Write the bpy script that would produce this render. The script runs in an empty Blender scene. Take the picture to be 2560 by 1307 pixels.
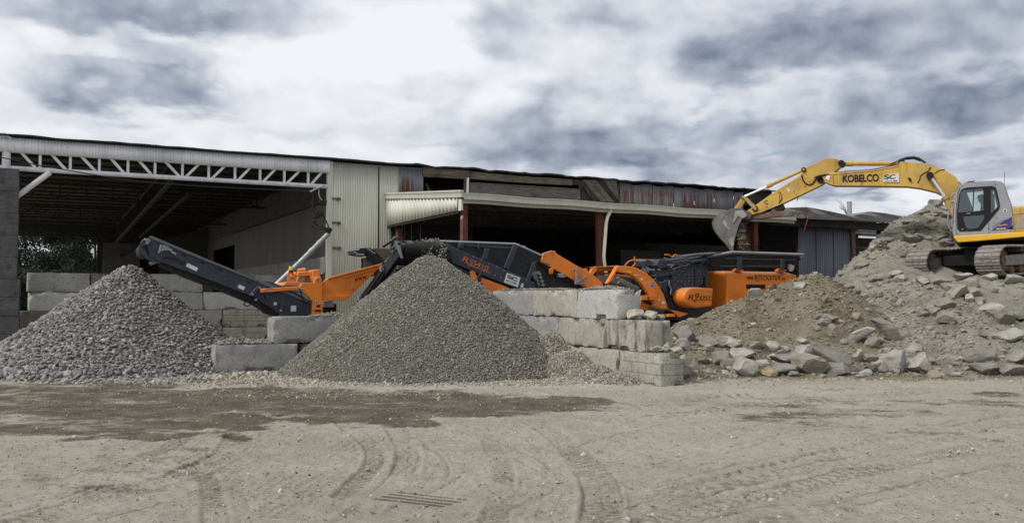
import bpy, bmesh, math, random
import numpy as np
from mathutils import Vector, Matrix, Quaternion
from mathutils.geometry import tessellate_polygon

random.seed(7)
rng = np.random.default_rng(7)
S = bpy.context.scene
COL = S.collection
R = math.radians

# ------------------------------------------------------------------ camera model
CAM_H, FPX, PITCH = 1.66, 2200.0, math.atan(86.5 / 2200.0)
SP, CP = math.sin(PITCH), math.cos(PITCH)

def ray(px, py):
    a, b = (px - 1280) / FPX, (653.5 - py) / FPX
    return Vector((a, CP - SP * b, SP + CP * b))

def at(px, py, Y):
    """point seen at photo pixel (px,py) standing Y metres in front of the camera"""
    d = ray(px, py)
    t = Y / d.y
    return Vector((d.x * t, Y, CAM_H + d.z * t))

def on_ground(px, py, z=0.0):
    d = ray(px, py)
    t = (z - CAM_H) / d.z
    return Vector((d.x * t, d.y * t, z))

class Frame:
    """upright frame: origin, u along, v across, z up"""
    def __init__(s, ox, oy, deg, oz=0.0):
        s.o = Vector((ox, oy, oz)); s.a = R(deg)
        s.u = Vector((math.cos(s.a), math.sin(s.a), 0)); s.v = Vector((-math.sin(s.a), math.cos(s.a), 0))
    def p(s, px, py, v=0.0):
        d = ray(px, py); c = Vector((0, 0, CAM_H))
        t = (v + (s.o - c).dot(s.v)) / d.dot(s.v)
        q = c + d * t - s.o
        return Vector((q.dot(s.u), v, q.z))
    def uz(s, px, py, v=0.0):
        q = s.p(px, py, v); return (q.x, q.z)
    def U(s, px, v=0.0):
        return s.p(px, 700, v).x
    def poly(s, pts, v=0.0):
        return [s.uz(x, y, v) for x, y in pts]
    def w(s, u, v, z):
        return s.o + s.u * u + s.v * v + Vector((0, 0, z))

# ------------------------------------------------------------------ numpy noise
def _hash(i, seed):
    h = np.full(i.shape[0], seed * 1013904223 & 0xFFFFFFFF, dtype=np.uint64)
    for k in range(i.shape[1]):
        h = (h ^ (i[:, k].astype(np.int64).astype(np.uint64) & np.uint64(0xFFFFFFFF))) * np.uint64(0x9E3779B1) & np.uint64(0xFFFFFFFF)
        h = (h ^ (h >> np.uint64(15))) * np.uint64(0x85EBCA6B) & np.uint64(0xFFFFFFFF)
        h = h ^ (h >> np.uint64(13))
    return h.astype(np.float64) / 4294967295.0

def vnoise(p, seed=1):
    i = np.floor(p).astype(np.int64); f = p - i; f = f * f * (3 - 2 * f)
    d = p.shape[1]; out = np.zeros(p.shape[0])
    for c in range(1 << d):
        off = np.array([(c >> k) & 1 for k in range(d)])
        wgt = np.ones(p.shape[0])
        for k in range(d):
            wgt = wgt * (f[:, k] if off[k] else 1 - f[:, k])
        out += wgt * _hash(i + off, seed)
    return out * 2 - 1

def fbm(p, octv=4, seed=1, gain=.5):
    p = np.asarray(p, float); a, s, t = 1.0, 0.0, 0.0
    for k in range(octv):
        s = s + a * vnoise(p * (2.03 ** k) + 17.3 * k, seed + k); t += a; a *= gain
    return s / t

# ------------------------------------------------------------------ object helpers
def tag(o, label=None, cat=None, group=None, kind=None):
    if label: o['label'] = label
    if cat: o['category'] = cat
    if group: o['group'] = group
    if kind: o['kind'] = kind
    return o

def thing(name, fr, label, cat, group=None, z=0.0):
    o = bpy.data.objects.new(name, None); COL.objects.link(o)
    o.location = (fr.o.x, fr.o.y, z); o.rotation_euler = (0, 0, fr.a)
    o.empty_display_size = .3
    return tag(o, label, cat, group)

def link(name, me, mat=None, parent=None):
    o = bpy.data.objects.new(name, me); COL.objects.link(o)
    if mat is not None and not me.materials: me.materials.append(mat)
    if parent is not None: o.parent = parent
    return o

class MB:
    """collects shapes, then becomes ONE mesh object"""
    def __init__(s): s.v = []; s.f = []; s.cut = []
    def add(s, vs, fs):
        s.cut.append((len(s.v), len(s.f))); b = len(s.v); s.v += [tuple(x) for x in vs]; s.f += [tuple(b + i for i in f) for f in fs]; return s
    def box(s, u0, u1, v0, v1, z0, z1):
        return s.add([(u0,v0,z0),(u1,v0,z0),(u1,v1,z0),(u0,v1,z0),(u0,v0,z1),(u1,v0,z1),(u1,v1,z1),(u0,v1,z1)],
                     [(0,1,2,3),(4,7,6,5),(0,4,5,1),(1,5,6,2),(2,6,7,3),(3,7,4,0)])
    def prism(s, poly, v0, v1, holes=()):
        """polygon of (u,z) extruded from v0 to v1, optionally with holes"""
        loops = [list(poly)] + [list(h) for h in holes]
        vs, fs = [], []
        if holes:
            flat = [q for l in loops for q in l]; n = len(flat)
            tr = tessellate_polygon([[Vector((a, b, 0)) for a, b in l] for l in loops])
            vs = [(a, v0, b) for a, b in flat] + [(a, v1, b) for a, b in flat]
            fs = [tuple(t) for t in tr] + [tuple(n + i for i in reversed(t)) for t in tr]
            k = 0
            for l in loops:
                m = len(l)
                for i in range(m):
                    j = (i + 1) % m; fs.append((k + i, k + j, n + k + j, n + k + i))
                k += m
        else:
            n = len(poly)
            vs = [(a, v0, b) for a, b in poly] + [(a, v1, b) for a, b in poly]
            fs = [tuple(range(n)), tuple(range(2 * n - 1, n - 1, -1))] + [(i, (i + 1) % n, n + (i + 1) % n, n + i) for i in range(n)]
        return s.add(vs, fs)
    def strip(s, pts, v0, v1, th):
        """folded sheet: polyline of (u,z) with thickness th, from v0 to v1"""
        n = len(pts); off = []
        for i in range(n):
            a = pts[max(0, i - 1)]; b = pts[min(n - 1, i + 1)]
            dx, dz = b[0] - a[0], b[1] - a[1]; l = math.hypot(dx, dz) or 1
            off.append((pts[i][0] - dz / l * th, pts[i][1] + dx / l * th))
        return s.prism(list(pts) + off[::-1], v0, v1)
    def tube(s, pts, r, n=8, r1=None):
        pts = [Vector(p) for p in pts]; m = len(pts); rings = []
        up = Vector((0, 0, 1)); nrm = None
        for i, p in enumerate(pts):
            t = (pts[min(m - 1, i + 1)] - pts[max(0, i - 1)]).normalized()
            if nrm is None:
                nrm = t.cross(up)
                if nrm.length < 1e-3: nrm = t.cross(Vector((1, 0, 0)))
            nrm = (nrm - t * nrm.dot(t)).normalized(); bi = t.cross(nrm)
            rr = r if r1 is None else r + (r1 - r) * i / (m - 1)
            rings.append([p + (nrm * math.cos(2 * math.pi * k / n) + bi * math.sin(2 * math.pi * k / n)) * rr for k in range(n)])
        vs = [q for g in rings for q in g]; fs = []
        for i in range(m - 1):
            for k in range(n):
                fs.append((i*n+k, i*n+(k+1)%n, (i+1)*n+(k+1)%n, (i+1)*n+k))
        fs += [tuple(range(n))[::-1], tuple((m-1)*n + k for k in range(n))]
        return s.add(vs, fs)
    def bar(s, p0, p1, w, d=None):
        """square bar between two points; w in the u-z plane, d across"""
        p0, p1 = Vector(p0), Vector(p1); d = d or w
        t = (p1 - p0).normalized(); side = Vector((0, 1, 0))
        if abs(t.dot(side)) > .95: side = Vector((1, 0, 0))
        q = t.cross(side).normalized(); side = q.cross(t).normalized()
        vs = [p + q * (a * w / 2) + side * (b * d / 2) for p in (p0, p1) for a, b in ((-1,-1),(1,-1),(1,1),(-1,1))]
        return s.add(vs, [(0,1,2,3),(7,6,5,4),(0,4,5,1),(1,5,6,2),(2,6,7,3),(3,7,4,0)])
    def disc(s, c, r, v0, v1, n=20):
        return s.prism([(c[0] + r * math.cos(2*math.pi*k/n), c[1] + r * math.sin(2*math.pi*k/n)) for k in range(n)], v0, v1)
    def each(s, name, mat, parent=None, bevel=0.0):
        """every added piece becomes an object of its own"""
        ends = s.cut[1:] + [(len(s.v), len(s.f))]; out = []
        for (a, fa), (b, fb) in zip(s.cut, ends):
            q = MB(); q.v = s.v[a:b]; q.f = [tuple(i - a for i in f) for f in s.f[fa:fb]]; out.append(q.build(name, mat, parent, bevel))
        return out
    def build(s, name, mat, parent=None, bevel=0.0, smooth=True, seg=2):
        me = bpy.data.meshes.new(name)
        bm = bmesh.new()
        vs = [bm.verts.new(p) for p in s.v]
        for f in s.f:
            try: bm.faces.new([vs[i] for i in f])
            except ValueError: pass
        bmesh.ops.recalc_face_normals(bm, faces=bm.faces[:])
        bm.to_mesh(me); bm.free()
        if smooth:
            me.shade_smooth(); me.set_sharp_from_angle(angle=R(32))
        o = link(name, me, mat, parent)
        if bevel:
            b = o.modifiers.new('bevel', 'BEVEL'); b.width = bevel; b.segments = seg; b.limit_method = 'ANGLE'; b.angle_limit = R(40); b.harden_normals = False
        return o

def np_mesh(name, verts, faces, mat, parent=None, attrs=None, smooth=False):
    verts = np.ascontiguousarray(verts, dtype=np.float32); faces = np.ascontiguousarray(faces, dtype=np.int32)
    me = bpy.data.meshes.new(name); n, k = faces.shape
    me.vertices.add(len(verts)); me.vertices.foreach_set('co', verts.ravel())
    me.loops.add(n * k); me.loops.foreach_set('vertex_index', faces.ravel())
    me.polygons.add(n)
    me.polygons.foreach_set('loop_start', np.arange(0, n * k, k, dtype=np.int32))
    me.polygons.foreach_set('loop_total', np.full(n, k, dtype=np.int32))
    me.update(calc_edges=True)
    for an, av in (attrs or {}).items():
        a = me.attributes.new(an, 'FLOAT', 'POINT'); a.data.foreach_set('value', np.ascontiguousarray(av, dtype=np.float32))
    if smooth: me.shade_smooth()
    else: me.shade_flat()
    return link(name, me, mat, parent)

def grid_faces(nx, ny):
    i = np.arange(nx * ny).reshape(ny, nx)
    return np.stack([i[:-1, :-1].ravel(), i[:-1, 1:].ravel(), i[1:, 1:].ravel(), i[1:, :-1].ravel()], 1)

def corr(name, u0, u1, zlo, zhi, v, pitch, amp, mat, parent, along='u', prof=None, rows=1, wob=0.0, ragged=0.0):
    """corrugated sheet: real ribs. along='u': runs on u at depth v; 'v': runs on v at u=v-arg"""
    seg = 6
    n = max(2, int(abs(u1 - u0) / pitch * seg) + 1)
    t = np.linspace(u0, u1, n); ph = (t - u0) / pitch * 2 * math.pi
    if prof == 'box': d = amp * np.clip(1.8 * np.sin(ph), -1, 1)
    elif prof == 'rib': d = amp * np.where(np.mod(ph / (2 * math.pi), 1) < .22, 1.0, 0.0)
    else: d = amp * np.sin(ph)
    lo = np.array([zlo(x) if callable(zlo) else zlo for x in t]); hi = np.array([zhi(x) if callable(zhi) else zhi for x in t])
    if ragged: hi = hi + ragged * fbm(np.stack([t * 3, t * 0], 1), 3, 5); lo = lo + ragged * .6 * fbm(np.stack([t * 5, t * 0 + 3], 1), 3, 6)
    V = []
    for r in range(rows + 1):
        f = r / rows; z = lo + (hi - lo) * f
        dd = d + wob * fbm(np.stack([t * .8, t * 0 + f * 2.3], 1), 2, 9)
        V.append(np.stack([t, v - dd, z], 1) if along == 'u' else np.stack([v - dd, t, z], 1))
    V = np.concatenate(V)
    o = np_mesh(name, V, grid_faces(n, rows + 1), mat, parent, smooth=True)
    sm = o.modifiers.new('thickness', 'SOLIDIFY'); sm.thickness = .004
    return o

# ------------------------------------------------------------------ rocks
def rock_templates(n, sub, planes, rough, seed, aniso=.35):
    out = []; r = np.random.default_rng(seed)
    for k in range(n):
        bm = bmesh.new(); bmesh.ops.create_icosphere(bm, subdivisions=sub, radius=1)
        v = np.array([x.co[:] for x in bm.verts]); f = np.array([[x.index for x in q.verts] for q in bm.faces]); bm.free()
        for j in range(planes):
            nn = r.normal(size=3); nn /= np.linalg.norm(nn); d = r.uniform(.42, .8)
            e = v @ nn - d; v = v - np.outer(np.clip(e, 0, None), nn)
        v *= (1 + rough * fbm(v * 1.7 + k * 9, 4, seed + k))[:, None]
        v *= 1 + r.uniform(-aniso, aniso, 3)
        v /= np.abs(v).max()
        out.append((v, f))
    return out

def rand_rot(n, r, flat=0.0):
    if flat:
        ax = r.normal(size=(n, 3)); ax[:, 2] *= .2; ax /= np.linalg.norm(ax, axis=1)[:, None]; an = r.normal(size=n) * flat
        q1 = np.concatenate([np.cos(an / 2)[:, None], ax * np.sin(an / 2)[:, None]], 1)
        t = r.uniform(0, 2 * math.pi, n); q2 = np.stack([np.cos(t/2), 0*t, 0*t, np.sin(t/2)], 1)
        w1,x1,y1,z1 = q1.T; w2,x2,y2,z2 = q2.T
        q = np.stack([w1*w2-x1*x2-y1*y2-z1*z2, w1*x2+x1*w2+y1*z2-z1*y2, w1*y2-x1*z2+y1*w2+z1*x2, w1*z2+x1*y2-y1*x2+z1*w2], 1)
    else:
        q = r.normal(size=(n, 4)); q /= np.linalg.norm(q, axis=1)[:, None]
    w, x, y, z = q.T
    return np.stack([1-2*(y*y+z*z), 2*(x*y-z*w), 2*(x*z+y*w), 2*(x*y+z*w), 1-2*(x*x+z*z), 2*(y*z-x*w), 2*(x*z-y*w), 2*(y*z+x*w), 1-2*(x*x+y*y)], 1).reshape(n, 3, 3)

def scatter(name, pos, size, temps, mat, parent, seed, squash=(1, 1, 1), flat=0.0, smooth=False):
    r = np.random.default_rng(seed); n = len(pos); which = r.integers(0, len(temps), n)
    rot = rand_rot(n, r, flat); VV, FF, AA = [], [], []; base = 0
    for k, (tv, tf) in enumerate(temps):
        idx = np.nonzero(which == k)[0]
        if not len(idx): continue
        v = (tv * np.array(squash))[None] * size[idx][:, None, None]
        v = np.einsum('nij,nkj->nki', rot[idx], v) + pos[idx][:, None, :]
        m = len(tv)
        FF.append((tf[None] + (np.arange(len(idx)) * m)[:, None, None] + base).reshape(-1, 3))
        VV.append(v.reshape(-1, 3)); AA.append(np.repeat(r.uniform(0, 1, len(idx)), m)); base += m * len(idx)
    return np_mesh(name, np.concatenate(VV), np.concatenate(FF), mat, parent, {'rnd': np.concatenate(AA)}, smooth)

# ------------------------------------------------------------------ materials
class NT:
    def __init__(s, name):
        s.m = bpy.data.materials.new(name); s.m.use_nodes = True; s.t = s.m.node_tree; s.t.nodes.clear()
        s.out = s.n('ShaderNodeOutputMaterial'); s.b = s.n('ShaderNodeBsdfPrincipled'); s.l(s.b.outputs[0], s.out.inputs[0])
        s.tc = s.n('ShaderNodeTexCoord')
    def n(s, typ, **kw):
        q = s.t.nodes.new(typ)
        for k, v in kw.items(): setattr(q, k, v)
        return q
    def l(s, a, b): s.t.links.new(a, b)
    def noise(s, scale, detail=5, vec=None, rough=.55, stretch=None, out='Object'):
        src = vec or s.tc.outputs[out]
        if stretch:
            mp = s.n('ShaderNodeMapping'); mp.inputs['Scale'].default_value = stretch; s.l(src, mp.inputs[0]); src = mp.outputs[0]
        q = s.n('ShaderNodeTexNoise'); q.inputs['Scale'].default_value = scale; q.inputs['Detail'].default_value = detail; q.inputs['Roughness'].default_value = rough
        s.l(src, q.inputs['Vector']); return q.outputs['Fac']
    def ramp(s, fac, stops, interp='LINEAR'):
        q = s.n('ShaderNodeValToRGB'); q.color_ramp.interpolation = interp; e = q.color_ramp.elements
        while len(e) < len(stops): e.new(.5)
        for el, (p, c) in zip(e, stops):
            el.position = p; el.color = (*c, 1) if len(c) == 3 else c
        s.l(fac, q.inputs[0]); return q.outputs[0]
    def mix(s, fac, a, b, mode='MIX'):
        q = s.n('ShaderNodeMix', data_type='RGBA', blend_type=mode)
        for sock, val in ((q.inputs[0], fac), (q.inputs[6], a), (q.inputs[7], b)):
            if isinstance(val, (int, float)): sock.default_value = val
            elif isinstance(val, tuple): sock.default_value = (*val, 1)
            else: s.l(val, sock)
        return q.outputs[2]
    def math(s, op, a, b=0.0):
        q = s.n('ShaderNodeMath', operation=op)
        for k, val in ((0, a), (1, b)):
            if isinstance(val, (int, float)): q.inputs[k].default_value = val
            else: s.l(val, q.inputs[k])
        return q.outputs[0]
    def remap(s, x, a, b, c=0.0, d=1.0):
        q = s.n('ShaderNodeMapRange', interpolation_type='SMOOTHSTEP')
        for k, val in enumerate((x, a, b, c, d)):
            if isinstance(val, (int, float)): q.inputs[k].default_value = val
            else: s.l(val, q.inputs[k])
        return q.outputs[0]
    def attr(s, name):
        q = s.n('ShaderNodeAttribute'); q.attribute_name = name; return q.outputs['Fac']
    def rnd(s):
        return s.n('ShaderNodeObjectInfo').outputs['Random']
    def xyz(s, out='Object'):
        q = s.n('ShaderNodeSeparateXYZ'); s.l(s.tc.outputs[out], q.inputs[0]); return q.outputs
    def bump(s, h, strength=.4, dist=.02):
        q = s.n('ShaderNodeBump'); q.inputs['Strength'].default_value = strength; q.inputs['Distance'].default_value = dist
        s.l(h, q.inputs['Height']); s.l(q.outputs[0], s.b.inputs['Normal']); return q
    def done(s, col=None, rough=.7, metal=0.0, spec=.4):
        if col is not None:
            if isinstance(col, tuple): s.b.inputs['Base Color'].default_value = (*col, 1)
            else: s.l(col, s.b.inputs['Base Color'])
        if isinstance(rough, (int, float)): s.b.inputs['Roughness'].default_value = rough
        else: s.l(rough, s.b.inputs['Roughness'])
        s.b.inputs['Metallic'].default_value = metal; s.b.inputs['Specular IOR Level'].default_value = spec
        return s.m

def paint(name, col, worn, amt=.5, rough=.45, scale=3.0, metal=0.0, spec=.4, dust=(.30,.27,.22), dustamt=.18, bump=.05, streak=0.0, topdust=0.0, wear=0.0):
    """painted or plain surface with wear blotches and settled dust"""
    q = NT(name)
    f = q.remap(q.noise(scale, 7), .5 - .12, .5 + .2, 0, amt)
    c = q.mix(f, col, worn)
    ds = q.remap(q.noise(scale * 5, 6, rough=.7), .45, .75, 0, dustamt)
    c = q.mix(ds, c, dust)
    if streak:
        c = q.mix(q.remap(q.noise(7, 6, rough=.65, stretch=(1, 1, .12)), .5, .72, 0, streak), c, tuple(x * .55 for x in worn))
        c = q.mix(q.remap(q.noise(2.6, 8, rough=.72), .54, .70, 0, streak * 1.1), c, dust)
    if topdust:
        g = q.n('ShaderNodeNewGeometry'); sx = q.n('ShaderNodeSeparateXYZ'); q.l(g.outputs['Normal'], sx.inputs[0])
        c = q.mix(q.math('MULTIPLY', q.remap(sx.outputs[2], .35, .9), q.remap(q.noise(5, 7, rough=.7), .35, .65, topdust * .4, topdust)), c, (.34, .315, .265))
    if wear:
        bv = q.n('ShaderNodeBevel', samples=4); bv.inputs[0].default_value = .022; g2 = q.n('ShaderNodeNewGeometry'); dt = q.n('ShaderNodeVectorMath', operation='DOT_PRODUCT')
        q.l(bv.outputs[0], dt.inputs[0]); q.l(g2.outputs['Normal'], dt.inputs[1])
        e = q.math('MULTIPLY', q.remap(dt.outputs['Value'], .985, .90), q.remap(q.noise(11, 6, rough=.7), .44, .60, 0, wear)); c = q.mix(e, c, (.16, .145, .13))
    q.bump(q.noise(scale * 14, 4), bump, .01)
    return q.done(c, q.remap(q.noise(scale * 2, 4), .3, .7, max(.05, rough - .1), min(1, rough + .2)), metal, spec)

def concrete(name, c1, c2, dark, stain=.3, brick=False, streak=True, seed=0.0):
    q = NT(name)
    mp = q.n('ShaderNodeVectorMath', operation='ADD'); q.l(q.tc.outputs['Object'], mp.inputs[0])
    cb = q.n('ShaderNodeCombineXYZ'); rr = q.math('MULTIPLY', q.rnd(), 37.0)
    for k in range(3): q.l(rr, cb.inputs[k])
    q.l(cb.outputs[0], mp.inputs[1]); vec = mp.outputs[0]
    c = q.mix(q.remap(q.noise(2.2, 8, vec, .65), .38, .62), c1, c2); c = q.mix(q.remap(q.noise(9, 7, vec, .7), .5, .66, 0, .5), c, tuple(x * .72 for x in c2))
    c = q.mix(q.math('MULTIPLY', q.rnd(), .35), c, tuple(x * .72 for x in c1))
    st = q.noise(5.0, 8, vec, .65, stretch=(1, 1, .35) if streak else None)
    c = q.mix(q.remap(st, .60 - stain * .25, .72, 0, .35 + stain), c, dark)
    sp = q.noise(26, 4, vec); c = q.mix(q.remap(sp, .60, .67, 0, .75), c, tuple(x * .35 for x in c1))
    h = q.math('ADD', q.noise(20, 8, vec, .7), q.math('MULTIPLY', q.remap(sp, .60, .68), -1.2))
    if brick:
        br = q.n('ShaderNodeTexBrick'); br.inputs['Scale'].default_value = 1.0
        br.inputs['Brick Width'].default_value = .46; br.inputs['Row Height'].default_value = .2; br.inputs['Mortar Size'].default_value = .012; br.inputs['Mortar Smooth'].default_value = .3
        br.inputs['Color1'].default_value = br.inputs['Color2'].default_value = (1, 1, 1, 1); br.inputs['Mortar'].default_value = (0, 0, 0, 1)
        x = q.xyz(); cv = q.n('ShaderNodeCombineXYZ'); q.l(x[0], cv.inputs[0]); q.l(x[2], cv.inputs[1]); q.l(cv.outputs[0], br.inputs[0])
        c = q.mix(q.math('MULTIPLY', br.outputs['Fac'], .5), c, tuple(v * .35 for v in c1)); h = q.math('SUBTRACT', h, q.math('MULTIPLY', br.outputs['Fac'], 1.5))
    q.bump(h, .6, .025)
    return q.done(c, .9, 0, .2)

def stone(name, stops, bscale=30, bs=.5, dustc=(.32,.30,.26), dust=.35):
    q = NT(name)
    c = q.ramp(q.attr('rnd'), stops)
    c = q.mix(q.remap(q.noise(14, 5), .42, .68, 0, dust), c, dustc)
    q.bump(q.noise(bscale, 5), bs, .02)
    return q.done(c, .92, 0, .15)

ORANGE = paint('orange paint', (.78,.205,.010), (.50,.14,.016), .55, .48, 1.6, dustamt=.16, streak=.26, topdust=.5, wear=.6)
ANTHR = paint('anthracite paint', (.027,.035,.052), (.036,.043,.058), .5, .45, 2.0, dustamt=.10, spec=.3, topdust=.45, wear=.5)
DARKP = paint('dark panel paint', (.012,.015,.020), (.022,.023,.027), .5, .55, 2.0, dustamt=.07, spec=.25, topdust=.4)
GREYRIM = paint('grey steel edge', (.20,.21,.23), (.30,.29,.27), .6, .45, 6.0, metal=.2)
BLACK = paint('black rubber', (.012,.012,.013), (.03,.028,.026), .5, .75, 4.0, dustamt=.12)
MAROON = paint('dark brown primer', (.020,.013,.013), (.032,.025,.023), .6, .75, 3.0, dustamt=.06, spec=.2)
YELLOW = paint('worn yellow paint', (.52,.325,.045), (.33,.20,.045), .75, .6, 1.8, dustamt=.42, streak=.62, topdust=.6, wear=.9)
YDARK = paint('bright yellow paint', (.70,.40,.02), (.55,.33,.04), .4, .4, 3.0)
CABGREY = paint('cab grey paint', (.27,.28,.31), (.22,.22,.24), .5, .42, 2.0, dustamt=.18, streak=.25, topdust=.4, wear=.5)
PURPLE = paint('purple decal', (.045,.02,.16), (.05,.03,.14), .3, .4, 4.0)
WHITE = paint('white sticker', (.60,.60,.59), (.45,.45,.43), .5, .5, 8.0)
WPAINT = paint('white painted steel', (.70,.72,.75), (.40,.40,.40), .5, .5, 4.0, dustamt=.15)
YSTICK = paint('yellow sticker', (.75,.55,.03), (.6,.45,.05), .3, .5, 8.0)
BLUEST = paint('blue sticker', (.02,.04,.30), (.03,.05,.25), .3, .4, 8.0)
NAVY = paint('navy ink', (.02,.03,.12), (.02,.03,.10), .2, .5, 8.0)
INK = paint('black lettering', (.010,.010,.011), (.02,.018,.016), .4, .6, 8.0, dustamt=.04, spec=.2)
OINK = paint('orange lettering', (.65,.14,.01), (.5,.12,.02), .3, .5, 8.0)
CHROME = paint('chrome rod', (.62,.63,.66), (.5,.5,.52), .3, .35, 3.0, metal=.5, dustamt=.05, bump=.0)
STEEL = paint('dusty bucket steel', (.135,.132,.13), (.075,.064,.06), .8, .6, 2.5, metal=.2, dustamt=.22, streak=.4)
TRACKS = paint('track steel', (.26,.245,.225), (.15,.135,.12), .8, .5, 9.0, metal=.3, dustamt=.5)
RUSTS = paint('rusty steel', (.10,.055,.035), (.17,.14,.12), .8, .8, 5.0, dustamt=.4)
PIPEG = paint('galvanised pipe', (.34,.35,.36), (.26,.26,.26), .6, .45, 5.0, metal=.4)
REDP = paint('red oxide post', (.13,.035,.022), (.08,.03,.025), .7, .7, 3.0)
CABLE = paint('black cable', (.012,.012,.014), (.02,.02,.02), .3, .6, 4.0, dustamt=.0)
BELTB = paint('brown dusty belt', (.13,.10,.075), (.09,.075,.06), .6, .85, 3.0)
BELTG = paint('grey dusty belt', (.20,.19,.18), (.13,.125,.12), .6, .85, 3.0)
GUTTER = paint('beige gutter paint', (.46,.46,.39), (.36,.36,.31), .6, .5, 3.0, dustamt=.25)
ROOFD = paint('dark roofing', (.02,.021,.024), (.04,.04,.042), .6, .9, 3.0)
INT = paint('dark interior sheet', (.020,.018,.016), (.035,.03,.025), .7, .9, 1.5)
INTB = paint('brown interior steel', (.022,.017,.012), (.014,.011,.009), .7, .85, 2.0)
SKIN = paint('skin', (.33,.18,.12), (.3,.15,.1), .3, .6, 6.0, dustamt=0)
CLOTH = paint('olive shirt cloth', (.09,.10,.06), (.07,.075,.05), .6, .95, 8.0)
CAPM = paint('dark cap cloth', (.02,.02,.025), (.03,.03,.03), .5, .95, 8.0)

def glass_mat():
    q = NT('tinted cab glass'); q.t.nodes.remove(q.b)
    tr = q.n('ShaderNodeBsdfTransparent'); tr.inputs[0].default_value = (.66,.76,.74,1)
    gl = q.n('ShaderNodeBsdfGlossy'); gl.inputs['Roughness'].default_value = .03; gl.inputs[0].default_value = (.9,.95,1,1)
    fr = q.n('ShaderNodeFresnel'); fr.inputs[0].default_value = 1.5
    mx = q.n('ShaderNodeMixShader'); q.l(q.math('ADD', fr.outputs[0], .05), mx.inputs[0]); q.l(tr.outputs[0], mx.inputs[1]); q.l(gl.outputs[0], mx.inputs[2])
    q.l(mx.outputs[0], q.out.inputs[0]); return q.m
GLASS = glass_mat()

def siding(name, col, worn, rust=0.0, top=None):
    """corrugated sheet paint with vertical dirt streaks; rust blooms below a height"""
    q = NT(name)
    c = q.mix(q.remap(q.noise(1.0, 6, stretch=(1, 1, .25)), .4, .68), col, worn)
    c = q.mix(q.remap(q.noise(9, 5, stretch=(1, 1, .06)), .52, .75, 0, .45), c, tuple(x * .6 for x in worn))
    c = q.mix(q.remap(q.noise(30, 3), .66, .74, 0, .4), c, (.08,.075,.06))
    if rust:
        z = q.xyz()[2]
        m = q.math('MULTIPLY', q.remap(q.math('ADD', q.math('MULTIPLY', q.noise(9.0, 7, stretch=(1, 1, .06), rough=.7), .6), q.math('MULTIPLY', q.noise(1.3, 5, stretch=(1, 1, .4)), .4)), .45, .58), q.remap(q.math('ADD', z, q.math('MULTIPLY', q.noise(4, 4, stretch=(1, 1, .2)), .5)), top, top - .25))
        rc = q.ramp(q.noise(12, 5), [(.3, (.10,.035,.018)), (.7, (.20,.075,.035))])
        c = q.mix(q.math('MULTIPLY', m, rust), c, rc)
    q.bump(q.noise(40, 3), .08, .01)
    return q.done(c, .6, .15 if rust else 0, .35)

BEIGE = siding('beige corrugated paint', (.57,.575,.49), (.48,.48,.40))
WHITEC = siding('white corrugated paint', (.80,.82,.86), (.64,.66,.70))
BLUEG = siding('blue grey corrugated', (.15,.165,.20), (.11,.12,.15))

def wood(name, c1, c2, c3, stretch):
    q = NT(name)
    g = q.noise(6, 7, stretch=stretch, rough=.7)
    c = q.ramp(g, [(.3, c3), (.5, c1), (.68, c2)])
    c = q.mix(q.remap(q.noise(2, 5), .5, .7, 0, .6), c, c3)
    q.bump(g, .5, .02); return q.done(c, .92, 0, .15)
WOODH = wood('weathered timber', (.13,.11,.09), (.22,.19,.155), (.04,.035,.03), (.35, 1, 6))
WOODP = wood('weathered plywood', (.12,.105,.10), (.16,.145,.135), (.05,.043,.04), (.6, 1, 4))
WOODD = wood('dark burnt timber', (.045,.04,.036), (.08,.072,.065), (.015,.014,.013), (1, 1, .5))
CANOPY = paint('weathered grey flashing', (.17,.17,.16), (.12,.12,.115), .6, .6, 3.0, dustamt=.25, streak=.3)
CONC = concrete('grey cast concrete', (.345,.34,.33), (.27,.27,.262), (.13,.12,.11), .25)
CONCW = concrete('pale cast concrete', (.46,.455,.43), (.40,.395,.375), (.2,.19,.17), .1)
CONCT = concrete('tan cast concrete', (.40,.378,.32), (.32,.30,.255), (.17,.15,.12), .3)
CONCS = concrete('stained cast concrete', (.42,.40,.35), (.33,.31,.27), (.07,.065,.06), .75)
CONCB = concrete('brick patterned concrete', (.38,.365,.305), (.30,.29,.245), (.15,.14,.115), .4, brick=True)
CONCD = concrete('dark brown concrete', (.20,.18,.155), (.14,.125,.105), (.06,.05,.04), .5)  # darker, browner concrete shared by the dark blocks
PIERC = concrete('old pier concrete', (.115,.115,.118), (.085,.085,.088), (.04,.04,.04), .5, streak=False)
GRAVEL = stone('crushed gravel', [(0, (.105,.10,.086)), (.35, (.15,.143,.122)), (.75, (.19,.181,.155)), (1, (.29,.277,.243))], 60, .4, (.21,.195,.165), .35)
GRAVELP = stone('pale crushed gravel', [(0, (.14,.13,.11)), (.5, (.22,.205,.17)), (1, (.36,.34,.29))], 60, .4, (.27,.25,.21), .4)
COBBLE = stone('crushed grey cobble', [(0, (.12,.12,.118)), (.3, (.18,.176,.168)), (.55, (.21,.20,.18)), (.8, (.245,.238,.225)), (1, (.36,.35,.33))], 16, .5, (.22,.21,.195), .45)
GRIT = stone('yard grit', [(0, (.12,.105,.08)), (.3, (.24,.215,.17)), (.7, (.33,.30,.245)), (1, (.50,.47,.41))], 40, .4, (.32,.29,.235), .5)
RUBST = stone('rubble stone', [(0, (.14,.126,.10)), (.4, (.215,.20,.165)), (.85, (.26,.243,.205)), (1, (.37,.35,.31))], 10, .8, (.25,.232,.195), .7)
DIRTST = stone('dirt clod', [(0, (.12,.10,.068)), (.5, (.20,.172,.122)), (.85, (.25,.222,.165)), (1, (.38,.36,.31))], 12, .7, (.22,.192,.14), .65)

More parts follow.
